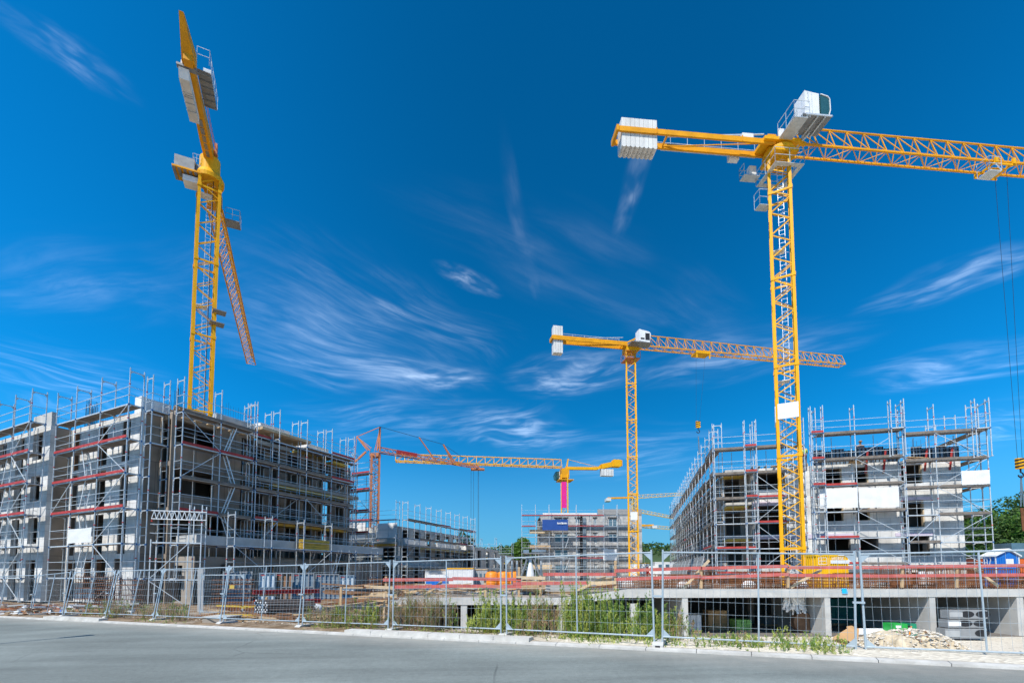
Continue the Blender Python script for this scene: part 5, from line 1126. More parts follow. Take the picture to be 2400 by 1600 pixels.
for u, D, lb, mt in ((1012, 42, 'blue portable toilet cabin left of the white topped one', 'blue_plastic'), (1033, 41, 'blue portable toilet with a white rounded roof behind the guard boards', 'blue_plastic')):
    p = atD(u, 1380, D); zt = atD(u, 1349, D).z; t = thing('portable_toilet', lb, 'toilet', (p.x, D, -.1)); m = MB(mt); m.box(p.x-.55, D, -.1, p.x+.55, D+1.1, zt-.15); m.box(p.x-.42, D-.02, .1, p.x+.42, D-.001, zt-.3); m.build('cabin', t); m = MB('white_paint'); m.prism([(p.x-.6, D-.05, zt-.15), (p.x+.6, D-.05, zt-.15), (p.x+.3, D-.05, zt+.12), (p.x-.3, D-.05, zt+.12)], (0, 1.2, 0)); m.build('roof', t)
# grey wire reel, black barrels: small clutter with shapes of its own
p = atD(1418, 1352, 33); t = thing('cable_drum', 'wooden cable drum behind the timber post', 'cable drum', (p.x, 33, SH)); m = MB('wood_pale'); m.lathe((p.x, 33, SH), [(.62, 0), (.62, .06), (.45, .061), (.45, .5), (.62, .501), (.62, .56), (.1, .57)], 20); m.build('drum', t)
p = atD(1463, 1352, 32); t = thing('steel_drum', 'pale grey steel drum lying by the middle crane', 'drum', (p.x, 32, SH)); m = MB('aluminium'); m.M = Matrix.Translation((p.x, 32, SH+.3)) @ Matrix.Rotation(math.pi/2, 4, 'Y'); m.lathe((0, 0, -.45), [(.29, 0), (.3, .02), (.29, .3), (.31, .32), (.29, .34), (.29, .6), (.31, .62), (.3, .88), (.28, .9)], 16); m.build('barrel', t)
for i, (u, lb) in enumerate(((1468, 'white paper bag on the deck beside the rusty cages'), (1600, 'white plastic sack between the cages near the timber post'), (1750, 'white foil bundle behind the red boards near the mast'), (1870, 'torn white sack at the foot of the big mast'))):
    p = atD(u, 1368, 27); t = thing('sack', lb, 'sack', (p.x, 27, SH)); m = MB('white_sheet'); rings = []
    for k in range(6):
        z = k/5*.42; rr = .42*(1-(k/5-.35)**2*1.3); rings.append([m.p((p.x+rr*math.cos(a*math.pi/5)*(1+.25*NZ.noise(V((a, k, i)))), 26.75+rr*.7*math.sin(a*math.pi/5), SH+z)) for a in range(10)])
    for A, B in zip(rings, rings[1:]):
        for a in range(10): m.face([A[a], A[(a+1) % 10], B[(a+1) % 10], B[a]])
    m.face(rings[-1]); m.build('bag', t, smooth=True)
t = thing('cloth_strip', 'bright blue cloth hanging over the slab edge near the yellow container', 'cloth', atD(1980, 1377, GY-.05)); m = MB('cyan_cloth'); a, b_ = atD(1974, 1378, GY-.06), atD(1987, 1390, GY-.06); 
for k in range(4): m.box(a.x+.02*k*(-1)**k*.3, a.y+.004*k, b_.z+(a.z-b_.z)*k/4, b_.x-.01*k, a.y+.03+.004*k, b_.z+(a.z-b_.z)*(k+1)/4)
m.build('cloth', t)
# ------------------------------------------------------------------ inside the parking deck
def gp(u, v, D): p = atD(u, v, D); p.z = -1.58; return p
# grey shrink wrapped drain blocks
for i, (u, v0, v1, x_w) in enumerate(((2262, 1428, 1449, 1.55), (2258, 1450, 1470, 1.5), (2256, 1471, 1494, 1.7))):
    D = 23.4; a = atD(u, v1, D); zt = atD(u, v0, D).z; z0 = a.z if i < 2 else -1.5
    lb = ('grey wrapped plastic duct block with two oval holes on top of the stack', 'grey wrapped duct block with a white label, middle of the stack', 'grey wrapped duct block at the bottom of the stack on the gravel')[i]
    t = thing('duct_block', lb, 'duct block', (a.x, D+.5, z0), 0, 'stacked grey duct blocks'); m = MB('grey_plastic'); m.box(a.x-x_w*.5, D, z0, a.x+x_w*.72, D+.5, zt-.02); m.build('block', t); m = MB('dark')
    for dx in (.08, .72) if i < 2 else (.72,):
        pts = [(a.x+dx*x_w*.8+.36*math.cos(k*math.pi/8), D-.012, (z0+zt)/2+(zt-z0)*.36*math.sin(k*math.pi/8)) for k in range(16)]; m.prism(pts, (0, .01, 0))
    m.build('oval_hole', t); m = MB('white_paint' if i == 1 else 'ballast_grey'); m.box(a.x-x_w*.5, D-.02, z0+.08, a.x-x_w*.08, D-.002, zt-.12); m.build('label_sheet', t)
a, b_ = atD(2098, 1487, 23.5), atD(2127, 1461, 23.5); t = thing('generator', 'bright green two part machine on the gravel below the slab', 'generator', a); m = MB('green_machine'); m.prism([(a.x, 23.5, a.z-.1), (b_.x, 23.5, a.z-.15), (b_.x, 23.5, b_.z), (a.x-.05, 23.5, b_.z)], (0, .7, 0)); m.build('body', t); m = MB('green_dark'); c2 = atD(2153, 1486, 23.5); m.prism([(b_.x+.18, 23.55, a.z-.15), (c2.x, 23.55, a.z-.2), (c2.x-.04, 23.55, b_.z), (b_.x+.22, 23.55, b_.z+.03)], (0, .6, 0)); m.build('tank', t); m = MB('dark'); m.box(b_.x+.004, 23.6, a.z-.1, b_.x+.2, 24, b_.z-.1); m.build('engine', t); m = MB('white_paint'); m.box(a.x+.05, 23.48, b_.z-.2, a.x+.3, 23.498, b_.z-.08); m.build('label_sheet', t); m = MB('orange_plastic'); m.bar((b_.x+.1, 23.4, b_.z-.1), (b_.x-.15, 23.3, a.z-.15), .03, 5); m.build('hose', t)
for i in range(5):
    lb = 'white plastic pipe lying on the rusty rack left of the green machine'
    a, b_ = atD(2008, 1484-i*2.5, 23.9+i*.1), atD(2100, 1484-i*2.5, 23.9+i*.1); t = thing('plastic_pipe', lb, 'pipe', a, 0, 'white pipes on the rack by the green machine'); m = MB('white_paint'); m.bar(a, b_, .055, 8, True); m.build('tube', t)
a = gp(1760, 1478, 26.5); 
def wrapped(label, u, D, w_, h, d, mt, nrow=4, z0=-1.58):
    p = gp(u, 1480, D); t = thing('wrapped_pallet', label, 'pallet', (p.x, D, z0)); m = MB('wood')
    for k in (-.4, 0, .4): m.box(p.x-w_/2, D+d*.5+k*d-.05, z0, p.x+w_/2, D+d*.5+k*d+.05, z0+.1)
    m.box(p.x-w_/2, D, z0+.1, p.x+w_/2, D+d, z0+.13); m.build('pallet', t)
    for r_ in range(nrow):
        m = MB(mt); hh = (h-.15)/nrow
        for c_ in range(3): m.box(p.x-w_/2+.02+c_*w_/3, D+.02, z0+.14+r_*hh, p.x-w_/2+(c_+1)*w_/3-.01, D+d-.02, z0+.13+(r_+1)*hh)
        m.build('bag_layer', t)
wrapped('pallet of green and white bags inside the parking deck', 1745, 26.4, .85, .72, .9, 'green_wrap')
wrapped('pale green foil wrapped pallet just right of the slender column', 1626, 26.2, .9, 1.0, .8, 'ballast', 2)
wrapped('brown carton pallet with a white sack on top inside the deck', 1683, 27.5, 1.1, 1.15, .9, 'cardboard', 3)
wrapped('grey bag pallet against the dark rear of the deck', 1820, 29.5, 1.4, .7, .9, 'grey_plastic', 3)
wrapped('teal insulation board stack behind the cross wall', 1975, 30, 2.4, 1.7, 1.2, 'teal', 6)
wrapped('second teal insulation stack deeper in the right hand bay', 2120, 31, 2.2, 1.1, 1.2, 'teal', 5)
p = gp(1880, 1480, 26.5); t = thing('wheel_reel', 'brown round cable reel leaning beside the lit cross wall', 'cable reel', (p.x, 26.5, -1.58)); m = MB('wood_brown'); m.M = Matrix.Translation((p.x, 26.5, -1.0)) @ Matrix.Rotation(math.pi/2, 4, 'X'); m.lathe((0, 0, -.2), [(.55, 0), (.56, .03), (.55, .06), (.3, .07), (.3, .33), (.55, .34), (.56, .37), (.55, .4)], 22); m.build('reel', t)
t = thing('foil_strips', 'torn silver foil strips hanging from the slab edge inside the deck', 'foil', atD(1868, 1400, 26)); m = MB('aluminium')
for i in range(26):
    a = atD(1840+R.uniform(0, 46), 1395+R.uniform(0, 8), 26+R.uniform(0, .4)); pr = a; w_ = R.uniform(.04, .11)
    for k in range(4):
        q = pr+V((R.uniform(-.08, .1), R.uniform(-.05, .05), -R.uniform(.08, .3)))
        m.poly([pr+V((-w_, 0, 0)), pr+V((w_, .03, 0)), q+V((w_*.8, 0, 0)), q+V((-w_*.8, .03, 0))]); pr = q
m.build('foil', t)
p = atD(1985, 1500, 20.5); t = thing('cardboard_sheet', 'crumpled brown cardboard box lying on the gravel left of the fence post', 'cardboard', (p.x, 20.5, gz(p.x, 20.5))); m = MB('cardboard')
for pts in ([(1952, 1494), (1990, 1470), (2012, 1478), (2010, 1505), (1985, 1500)], [(1950, 1496), (1984, 1500), (2008, 1512), (1998, 1520), (1958, 1503)], [(1984, 1468), (1996, 1466), (2014, 1474), (2012, 1492), (1990, 1480)]):
    k = R.uniform(-.3, .3); P = [atD(u, v, 20.2+k+(1505-v)*.02) for u, v in pts]; m.prism(P, (0.02, .03, .02))
m.build('flap', t)
# gravel heap
p = atD(2180, 1530, 12.2); hx, hy = p.x-.1, 12.6
mat('heap_gravel', (.50, .41, .28), .95, var=.35, sc1=5, bump=.8, bsc=22, dirt=.6, dcol=(.70, .62, .49)); t = thing('gravel_heap', 'heap of pale broken stone behind the fence at the right', 'gravel heap', (hx, hy, gz(hx, hy))); m = MB('heap_gravel'); N = 46; gi = {}
for i in range(N+1):
    for j in range(N+1):
        x, y = hx-2.1+4.2*i/N, hy-1.3+2.9*j/N; e = ((x-hx)/1.9)**2+((y-hy-.1)/1.3)**2
        h = .95*max(0, 1-e)**.8*(1+.35*NZ.noise(V((x*1.3, y*1.3, 5))))+.07*NZ.noise(V((x*5, y*5, 1)))*(e < 1.1)+.05*NZ.noise(V((x*11, y*11, 2)))*(e < 1.1)
        gi[i, j] = m.p((x, y, gz(x, y)+h-.04))
for i in range(N):
    for j in range(N): m.face([gi[i, j], gi[i+1, j], gi[i+1, j+1], gi[i, j+1]])
m.build('heap', t)
def stone(m, c, r):
    P = [V((1,0,0)), V((-1,0,0)), V((0,1,0)), V((0,-1,0)), V((0,0,1)), V((0,0,-1))]; q = [m.p(V(c)+V((a.x*r*R.uniform(.7, 1.3), a.y*r*R.uniform(.7, 1.3), a.z*r*R.uniform(.5, .9)))) for a in P]
    for f in ((0,2,4),(2,1,4),(1,3,4),(3,0,4),(2,0,5),(1,2,5),(3,1,5),(0,3,5)): m.face([q[k] for k in f])
m = MB('stone'); m.use('kerb_stone'); m.use('stone')
for i in range(1500):
    x, y = R.gauss(hx, 1.2), R.gauss(hy, .85); e = ((x-hx)/1.9)**2+((y-hy-.1)/1.3)**2; m.use(R.choice(('stone', 'stone', 'kerb_stone', 'wood_brown')) if i % 9 == 0 else 'stone'); stone(m, (x, y, gz(x, y)+.95*max(0, 1-e)**.8), R.uniform(.015, .055))
for i in range(2600):
    s_, t_ = R.uniform(.25, 3.4)**1.0, R.uniform(-2, 12); q = kpt(t_, s_, 0); stone(m, (q.x, q.y, gz(q.x, q.y)), R.uniform(.008, .035))
for i in range(900):
    s_, t_ = R.uniform(.25, 1.6), R.uniform(-22, -2); q = kpt(t_, s_, 0); stone(m, (q.x, q.y, gz(q.x, q.y)), R.uniform(.01, .04))
o = m.build('loose_stones'); tag(o, 'loose pale stones scattered on the verge behind the kerb', 'stones', kind='stuff')
# ------------------------------------------------------------------ mesh fence
def fence_panel(label, A, B, h, lean, leanx=0):
    A, B = V(A), V(B); d = B-A; Ln = d.length; t = bpy.data.objects.new('mesh_fence', None); COL.objects.link(t); t.empty_display_size = .3
    rz = math.atan2(d.y, d.x); pit = math.atan2(d.z, math.hypot(d.x, d.y)); t.location = A; t.rotation_euler = (lean, -pit, rz)
    ROOTM[t.name] = Matrix.Translation(A) @ (Matrix.Rotation(rz, 4, 'Z') @ Matrix.Rotation(-pit, 4, 'Y') @ Matrix.Rotation(lean, 4, 'X')); tag(t, label, 'fence panel', 'wire mesh fence panels along the kerb')
    M = worldM(t); r = .021; e = .055
    m = MB('fence_steel', M); 
    for x in (e, Ln-e): m.bar((x, 0, -.02), (x, 0, h+.03), r, 8, True)
    m.bar((e, 0, h-.03), (Ln-e, 0, h-.03), r*.9, 8); m.bar((e, 0, .16), (Ln-e, 0, .16), r*.9, 8); m.bar((Ln*.52, 0, .16), (Ln*.52, 0, h-.03), r*.8, 6)
    for x, q in ((e, 1), (Ln-e, -1)):
        m.prism([(x, -.006, h-.05), (x+.17*q, -.006, h-.05), (x, -.006, h-.22)], (0, .012, 0)); m.prism([(x, -.006, .17), (x+.17*q, -.006, .17), (x, -.006, .34)], (0, .012, 0))
    m.build('frame', t)
    m = MB('fence_steel', M); n = max(6, round(Ln/.15)); bend = .012
    xs = [e+(Ln-2*e)*i/n for i in range(1, n)]
    for x in xs:
        k = R.uniform(-1, 1)*bend; zz_ = [.16, .6, 1.1, 1.55, h-.03]
        for z0_, z1_ in zip(zz_, zz_[1:]): m.bar((x+k*math.sin(z0_*2.6), 0, z0_), (x+k*math.sin(z1_*2.6), 0, z1_), .0026, 3)
    for i in range(1, 7): z = .16+(h-.19)*i/7; m.bar((e, .004, z), (Ln-e, .004, z+R.uniform(-.01, .01)), .0026, 3)
    m.build('mesh_wires', t); return t
PB = [(-75, 1436.5), (71, 1441), (147, 1443), (249, 1446.5), (361, 1451.5), (519, 1459), (704, 1467), (915, 1476), (1181, 1488), (1543, 1508), (2018, 1534), (2640, 1562)]
pts = []
for u, v in PB:
    q = atZ(u, v, .08)
    for k in range(6): q = atZ(u, v, gz(q.x, q.y, False)+.03)
    pts.append(q)
FLAB = ['wire mesh fence panel at the left picture edge over the rusty debris', 'narrow wire mesh fence panel second from the left edge', 'leaning wire mesh fence panel in front of the white ground floor pillars', 'leaning wire mesh fence panel before the low dry weeds left of the concrete step', 'wire mesh fence panel in front of the lattice girder scaffold and concrete step', 'wire mesh fence panel in front of the pipe bundle and leaning formwork', 'wire mesh fence panel left of the parking deck over brown weeds', 'wire mesh fence panel in front of the blue toilets and left end of the deck', 'wire mesh fence panel in front of the concrete bucket and tall green weeds', 'wire mesh fence panel in front of the yellow mast and the sacks in the deck', 'wire mesh fence panel at the right edge before the gravel heap']
LEAN = [-.10, -.12, -.16, -.16, -.13, -.09, -.04, -.02, -.01, .0, -.02]
for i, lb in enumerate(FLAB):
    A, B = pts[i], pts[i+1]; d = (B-A).normalized(); fence_panel(lb, A+d*.03, B-d*.03, 2.0, LEAN[i])
for i, p in enumerate(pts[1:-1]):
    lb = ['under the leftmost fence joint', 'under the second fence joint from the left', 'under the fence joint before the white pillars', 'at the fence joint left of the concrete step', 'at the fence joint right of the concrete step', 'at the fence joint under the red steel beams', 'at the fence joint left of the parking deck', 'at the fence joint under the orange tanks', 'in green weeds at the joint right of the bucket', 'at the fence joint right of the cardboard'][i]
    rz = math.atan2(KN.y, KN.x); t = thing('ballast_block', 'concrete fence block '+lb, 'fence foot', (p.x+KN.x*.22, p.y+KN.y*.22, p.z-.07), rz, 'concrete feet of the mesh fence'); M = worldM(t)
    m = MB('concrete_light', M); P = [(-.36, -.11, -.05), (.36, -.11, -.05), (.36, -.11, .06), (.28, -.11, .12), (-.28, -.11, .12), (-.36, -.11, .06)]; m.prism(P, (0, .22, 0)); m.use('dark').box(-.364, -.05, 0, -.358, .05, .05); m.build('block', t)
    m = MB('fence_steel', M); z = 1.05; m.M = None; q = p+V((0, 0, 1.02)); m.beam(q-KD*.1-KN*.0, q+KD*.1, .05, .04); o = tag(m.build('clamp_ring'), 'steel clamp joining fence panels '+lb.replace('under the', 'above the'), 'clamp', 'clamps of the mesh fence')
# second fence inside the site
a, b_ = atD(380, 1362, 20), atD(575, 1356, 20); a.z = b_.z = -.1; fence_panel('inner mesh fence panel with a small yellow plate before the leaning formwork', atZ(470, 1450, -.1) if 0 else V((a.x+1.6, 20, -.1)), V((b_.x, 20, -.1)), 1.75, 0)
t = thing('warning_plate', 'small yellow plate on the inner fence panel', 'plate', (b_.x-.6, 19.95, 1.1)); m = MB('wood_yellow'); m.box(b_.x-.62, 19.93, 1.05, b_.x-.42, 19.945, 1.2); m.build('plate', t)
# ------------------------------------------------------------------ left site yard: formwork, beams, pipes
def on_ground(u, v, D): p = atD(u, v, D); p.z = gz(p.x, D, False); return p
FP = [(541, 600, 1336, 'leftmost blue grey steel formwork panel leaning by the rusty mats', 29.6, 'steel_blue'), (622, 655, 1339, 'narrow pale formwork panel leaning left of a rusty one', 30.3, 'galvanised'), (660, 695, 1339, 'rusty backed formwork panel leaning against the ground floor', 31, 'wood_brown'), (700, 745, 1340, 'ribbed steel formwork panel leaning in the middle of the row', 32, 'steel_blue'), (752, 802, 1342, 'wide blue grey formwork panel leaning at the right of the row', 33, 'steel_blue'), (806, 838, 1345, 'last formwork panel of the leaning row near the rusty bars', 34.5, 'galvanised')]
for u0, u1, vt, lb, D, mt in FP:
    a, b_ = atD(u0, vt, D), atD(u1, vt, D); z0 = gz(a.x, D, False); w_ = b_.x-a.x; h = a.z-z0; t = thing('wall_formwork', lb, 'formwork', (a.x+w_/2, D-.7, z0), .42, 'formwork panels leaning on the left block')
    M = worldM(t) @ Matrix.Rotation(-.24, 4, 'X'); m = MB(mt, M); m.box(-w_/2, .1, 0, w_/2, .14, h); m.build('face', t); m = MB('grey_steel' if mt != 'galvanised' else 'steel_blue', M)
    for x in lin(-w_/2, w_/2-.06, .3): m.box(x, -.02, 0, x+.07, .098, h)
    for z in lin(.0, h-.08, .75): m.box(-w_/2+.001, 0, z, w_/2-.001, .096, z+.07)
    m.build('ribs', t); m = MB('red_paint', M); m.box(-w_/2+.1, -.026, h-.2, -w_/2+.35, -.021, h-.15); m.build('stripe', t)
for i, (u0, u1, v, D, lb) in enumerate(((592, 748, 1387, 19.5, 'long dark red steel beam lying across timber above the pipe bundle'), (595, 752, 1410, 19.2, 'second dark red steel beam lying lower behind the pipe bundle'))):
    a, b_ = atD(u0, v, D), atD(u1, v-3, D+1.5); t = thing('steel_beam', lb, 'beam', a); m = MB('red_steel'); u = V((0, 0, .1)); m.beam(a+u*.7, b_+u*.7, .16, .025).beam(a-u*.7, b_-u*.7, .16, .025).beam(a, b_, .025, .13); m.build('profile', t)
    m = MB('wood'); [m.beam(a+(b_-a)*f+V((-.3, .0, -.13)), a+(b_-a)*f+V((.3, 0.2, -.13)), .1, .1) for f in (.2, .75)]; m.beam(a+(b_-a)*.75+V((0, 0, -.2)), V((a+(b_-a)*.75).xy.to_3d())+V((0, 0, gz(a.x, a.y, False))), .1, .1); m.beam(a+(b_-a)*.2+V((0, 0, -.2)), V((a+(b_-a)*.2).xy.to_3d())+V((0, 0, gz(a.x, a.y, False))), .1, .1); m.build('packing', t)
pp = None
for i in range(26):
    row, c_ = divmod(i, 5); u = 596+c_*6.3+(row % 2)*3+R.uniform(-.8, .8); v = 1434-row*5.4+R.uniform(-.6, .6); a = atD(u, v, 17.6); d = V((.90, .43, .0)); 
    if pp is None:
        pp = bpy.data.objects.new('plastic_pipe', None); COL.objects.link(pp); ROOTM[pp.name] = Matrix(); 
        m = MB('white_paint'); m.bar((0, 0, 0), d*1.69, .048, 10); m.bar((0, 0, 0), d*1.69, .034, 10); 
        e = d.cross(V((0, 0, 1))).normalized(); g_ = V((0, 0, 1)); A = [V((0, 0, 0))+(e*math.cos(k*math.pi/5)+g_*math.sin(k*math.pi/5))*.048 for k in range(10)]; B = [q*.7 for q in A]
        for k in range(10): m.poly([A[k], A[(k+1) % 10], B[(k+1) % 10], B[k]])
        m.use('rebar_dark').bar(d*.03, d*1.7, .0495, 10); m.build('tube', pp); o = pp
    else: o = copy_tree(pp)
    o.location = a; tag(o, 'grey plastic pipe with a white open end in the bundle under the red beams', 'pipe', 'bundle of pipes under the red beams')
# timber, mats and rods
def heap(name, label, cat, p, n, w_, d_, ht, ln, mats, th=.05, ang=.3, spread=.6):
    t = thing(name, label, cat, p); m = MB(mats[0])
    for i in range(n):
        a = ang+R.uniform(-spread, spread); d = V((math.cos(a), math.sin(a), R.uniform(-.12, .12)))*ln*R.uniform(.25, .5); q = V(p)+V((R.uniform(-w_, w_)/2, R.uniform(-d_, d_)/2, .03+R.uniform(0, 1)**1.6*ht)); m.use(R.choice(mats)).beam(q-d, q+d, th*R.uniform(.7, 2.2), th)
    m.build('pieces', t); return t
heap('timber_heap', 'pale planks lying beside the retaining wall below the red beams', 'timber', on_ground(690, 1440, 17.8), 14, 3.5, 1.2, .3, 3, ('wood', 'wood_pale', 'wood_brown'), .06, .25, .25)
heap('timber_heap', 'yellow edged boards in front of the pipe bundle', 'timber', on_ground(560, 1440, 18.6), 12, 2.0, 1, .5, 2, ('wood_yellow', 'wood', 'wood_brown'), .06, .2, .4)
heap('debris_heap', 'rust brown debris with white scraps behind the leftmost fence', 'debris', on_ground(60, 1432, 24.5), 170, 9, 3, .35, .9, ('wood_brown', 'wood_brown', 'rebar', 'white_paint', 'orange_machine'), .05, .2, 1.4)
heap('debris_heap', 'brown rubble with white lumps before the pillars of the left block', 'debris', on_ground(200, 1430, 23.3), 130, 6, 2.4, .4, .7, ('wood_brown', 'rebar', 'white_paint', 'wood', 'concrete_light'), .06, .2, 1.4)
for i in range(6):
    a = on_ground(100+i*24, 1436, 22.6-i*.15); t = thing('log', 'rusty pipe piece with a '+('white' if i % 2 == 0 else 'blue')+' band lying behind the left fence', 'pipe', a, 0, 'rusty pipe pieces behind the left fence'); m = MB('wood_brown'); d = V((.9, -.1+.05*i, 0)); a = a+V((0, 0, .13)); m.bar(a, a+d*.9, .12, 10, True); m.use('white_paint' if i % 2 == 0 else 'blue_plastic').bar(a+d*.5, a+d*(.62), .123, 10); m.build('tube', t)
for i, (u, D, n, h, lb) in enumerate(((175, 24.5, 16, 1.9, 'bundle of rusty standing mats before the left block pillars'), (225, 24, 14, 1.7, 'rusty upright cage near the red scaffold corner'), (495, 24.5, 12, 1.6, 'rust brown mats standing behind the inner fence'), (862, 26, 22, 1.5, 'rusty bars standing left of the guard boards'), (520, 21, 18, .5, 'low rusty cage row behind the inner fence'))):
    a = on_ground(u, 1400, D); cage('rebar_cage', lb, a, a+V((1.9, .2, 0)), h, n, .5, rows=7)
for i, (u, D, h, mt, lb) in enumerate(((470, 22.5, 2.1, 'concrete_light', 'slanting pale plank leaning at the corner of the bridging scaffold'), (900, 24.3, 1.3, 'wood_pale', 'short timber post at the end of the retaining wall'), (798, 22.5, 1.1, 'wood', 'short timber stake in the dry weeds'))):
    a = on_ground(u, 1420, D); t = thing('timber_plank', lb, 'plank', a); m = MB(mt); m.beam(a, a+V((-.35 if i == 0 else 0, .4 if i == 0 else .02, h)), .22 if i == 0 else .1, .06); m.build('plank', t)
t = heap('timber_heap', 'long rusty timbers sloping by the left end of the guard boards', 'timber', on_ground(850, 1398, 25), 26, 3.0, 2, 1.2, 3, ('wood_brown', 'rebar', 'wood'), .08, .1, .35)
for i, (u, D, n, w_, lb) in enumerate(((960, 28.5, 40, 3.2, 'brown timber heap behind the lower guard boards at the left end of the deck'), (1120, 31, 40, 3.0, 'mixed timber heap before the orange tanks'), (1235, 30, 36, 2.6, 'timber offcuts at the foot of the concrete bucket stand'), (1345, 32, 40, 3.4, 'timber and steel heap between the bucket and the raking brace'), (1400, 28.5, 24, 2.2, 'planks piled behind the raking timber on the sloping deck'))):
    p = atD(u, 1390, D); heap('timber_heap', lb, 'timber', V((p.x, D, SL+.02)), n, w_, 1.6, .55, 1.8, ('wood', 'wood_brown', 'wood_pale', 'concrete_light', 'steel_blue'), .06, .1, .8)
# concrete step block and retaining wall
a = on_ground(500, 1446, 17.0); t = thing('concrete_block', 'low square concrete footing behind the fence with a pale top', 'concrete block', a, -.1); M = worldM(t); m = MB('concrete', M); m.box(-.42, 0, -.2, .5, .8, .3); m.use('concrete_light').box(-.45, -.03, .3, .53, .83, .34); m.build('block', t)
t = thing('retaining_wall', 'sloping grey concrete retaining wall along the left edge of the excavation', 'wall', (-9.5, 17, -.1)); m = MB('concrete')
a, b_ = atZ(585, 1449, -.02), atD(905, 1408, 25.2); a2 = V((a.x, a.y, -1.9)); b2 = V((b_.x, b_.y, -1.9)); n_ = V((-(b_-a).y, (b_-a).x, 0)).normalized()*.3
m.prism([a2, b2, b_, a], n_); m.build('wall', t); m = MB('wood_pale'); c_ = V((0, 0, .05)); m.beam(a+(b_-a)*.25+c_+n_*.5, a+(b_-a)*.8+c_+n_*.5, .2, .05); m.build('coping_board', t)
p = on_ground(700, 1420, 20.5); t = thing('foil_bundle', 'grey white foil bundle lying right of the pipe bundle', 'foil', (p.x, 20.5, p.z)); m = MB('white_sheet'); rings = []
for k in range(7):
    x = -1.0+k/6*2.0; rr = .30*(1-(k/6-.5)**2*2.2); rings.append([m.p((p.x+x+.0, 20.5+rr*math.cos(q*math.pi/5)*1.3, p.z+.25+rr*math.sin(q*math.pi/5)*(1+.3*NZ.noise(V((q, k, 2)))))) for q in range(10)])
for A, B in zip(rings, rings[1:]):
    for q in range(10): m.face([A[q], A[(q+1) % 10], B[(q+1) % 10], B[q]])
m.face(rings[0][::-1]); m.face(rings[-1]); m.build('foil', t, smooth=True)
# ------------------------------------------------------------------ middle distance buildings
def mid_block(name, label, o, a, L, Dp, floors, mats, ops_fn, slabm='concrete_dark', inner=True):
    M = frameM(o, a); b = thing(name, label, 'building', (o[0], o[1], floors[0]), math.atan2(a[1], a[0]))
    for k in range(len(floors)-1):
        z0, z1 = floors[k], floors[k+1]
        m = MB(mats[0], M); m.wall(L, z0, z1, .3, ops_fn(0, k, z0, z1)); m.build('wall', b)
        m = MB(mats[1], M @ frameM((L, .3, 0), (0, 1))); m.wall(Dp-.3, z0, z1, .3, ops_fn(1, k, z0, z1)); m.build('wall', b)
        m = MB(mats[1], M @ frameM((0, Dp, 0), (0, -1))); m.wall(Dp-.3, z0, z1, .3, ops_fn(2, k, z0, z1)); m.build('wall', b)
        m = MB(slabm, M); m.box(.3, .3, z1-.25, L-.3, Dp, z1-.003 if k < len(floors)-2 else z1+.02); m.box(.5, Dp*.4, z0, L-.5, Dp*.4+.2, z1-.26); m.build('floor_slab', b)
    return b, M
def grid_ops(L, n, w_, sill, hd): return [(L*(i+.5)/n-w_/2, L*(i+.5)/n+w_/2, sill, hd) for i in range(n)]
# block behind the bend, two storeys
oC = atD(812, 1300, 58); oC = (oC.x-3, 59.5); aC = (.93, -.365)
cC = atD(940, 1300, 54.6)
bC, MC = mid_block('apartment_block', 'low unfinished block with white upper walls left of the centre', (cC.x-.93*11.5, cC.y+.365*11.5), aC, 11, 18, [-.1, 2.7, 5.2, 7.3], ('block_cream', 'block_cream'), lambda s, k, z0, z1: (grid_ops(11, 4, 1.7, z0+.05, z1-.35) if k < 2 else []) if s == 0 else grid_ops(17.7, 7, 1.5, z0+.05, z1-.35) if s == 1 else [])
m = MB('plaster_white', MC); m.box(.5, -.05, 5.9, 6.4, -.004, 7.9).box(8.0, -.05, 5.9, 10.9, -.004, 7.7); m.box(11.02, 1, 5.25, 11.3, 6, 5.95).box(11.02, 8.5, 5.25, 11.3, 15, 5.85).box(11.02, .5, 2.75, 11.25, 9, 3.3).box(11.02, 11, 2.75, 11.25, 17, 3.35); m.use('concrete_light').box(11.01, .2, 4.95, 12.2, 17.5, 5.19).box(11.01, .2, 2.45, 12.2, 17.5, 2.69); m.use('wood_yellow').box(11.1, 3, 4.75, 12.1, 14, 4.93).box(.2, -.9, 5.0, 10.9, -.1, 5.18); m.use('concrete_light').box(.1, -1.2, 2.75, 11, -.1, 3.35).box(0, -1.2, 5.2, 11, -.1, 5.4); m.build('parapet', bC)
m = MB('rebar_dark'); rebar_rows(m, MC @ V((2, .5, 7.3)), MC @ V((7, .5, 7.3)), .3, 1.6, r=.02); o = m.build('starter_bars', bC); o['kind'] = 'stuff'
LC = [1.6, 3.7, 5.8, 7.9]
scaffold('facade_scaffold', 'scaffold with a red top board before the low block left of the centre', MC @ Matrix.Translation((-.3, -1.7, 0)), [0, 3, 6, 9, 12.2], LC, -.1, toe={(3, 1), (3, 2)}, brace=[(2, 2, 1), (3, 0, -1)], r=.032)
scaffold('facade_scaffold', 'scaffold on the receding right face of the low block left of the centre', MC @ frameM((12.9, -.8, 0), (0, 1)), [0, 2.5, 5, 7.5, 10, 12.5, 15, 17.5], LC, -.1, toe={(3, 3), (2, 5), (3, 6)}, brace=[(1, 1, 1), (4, 2, -1), (2, 3, 1), (5, 3, -1), (0, 2, 1)], r=.04, grey=True)
bE = None
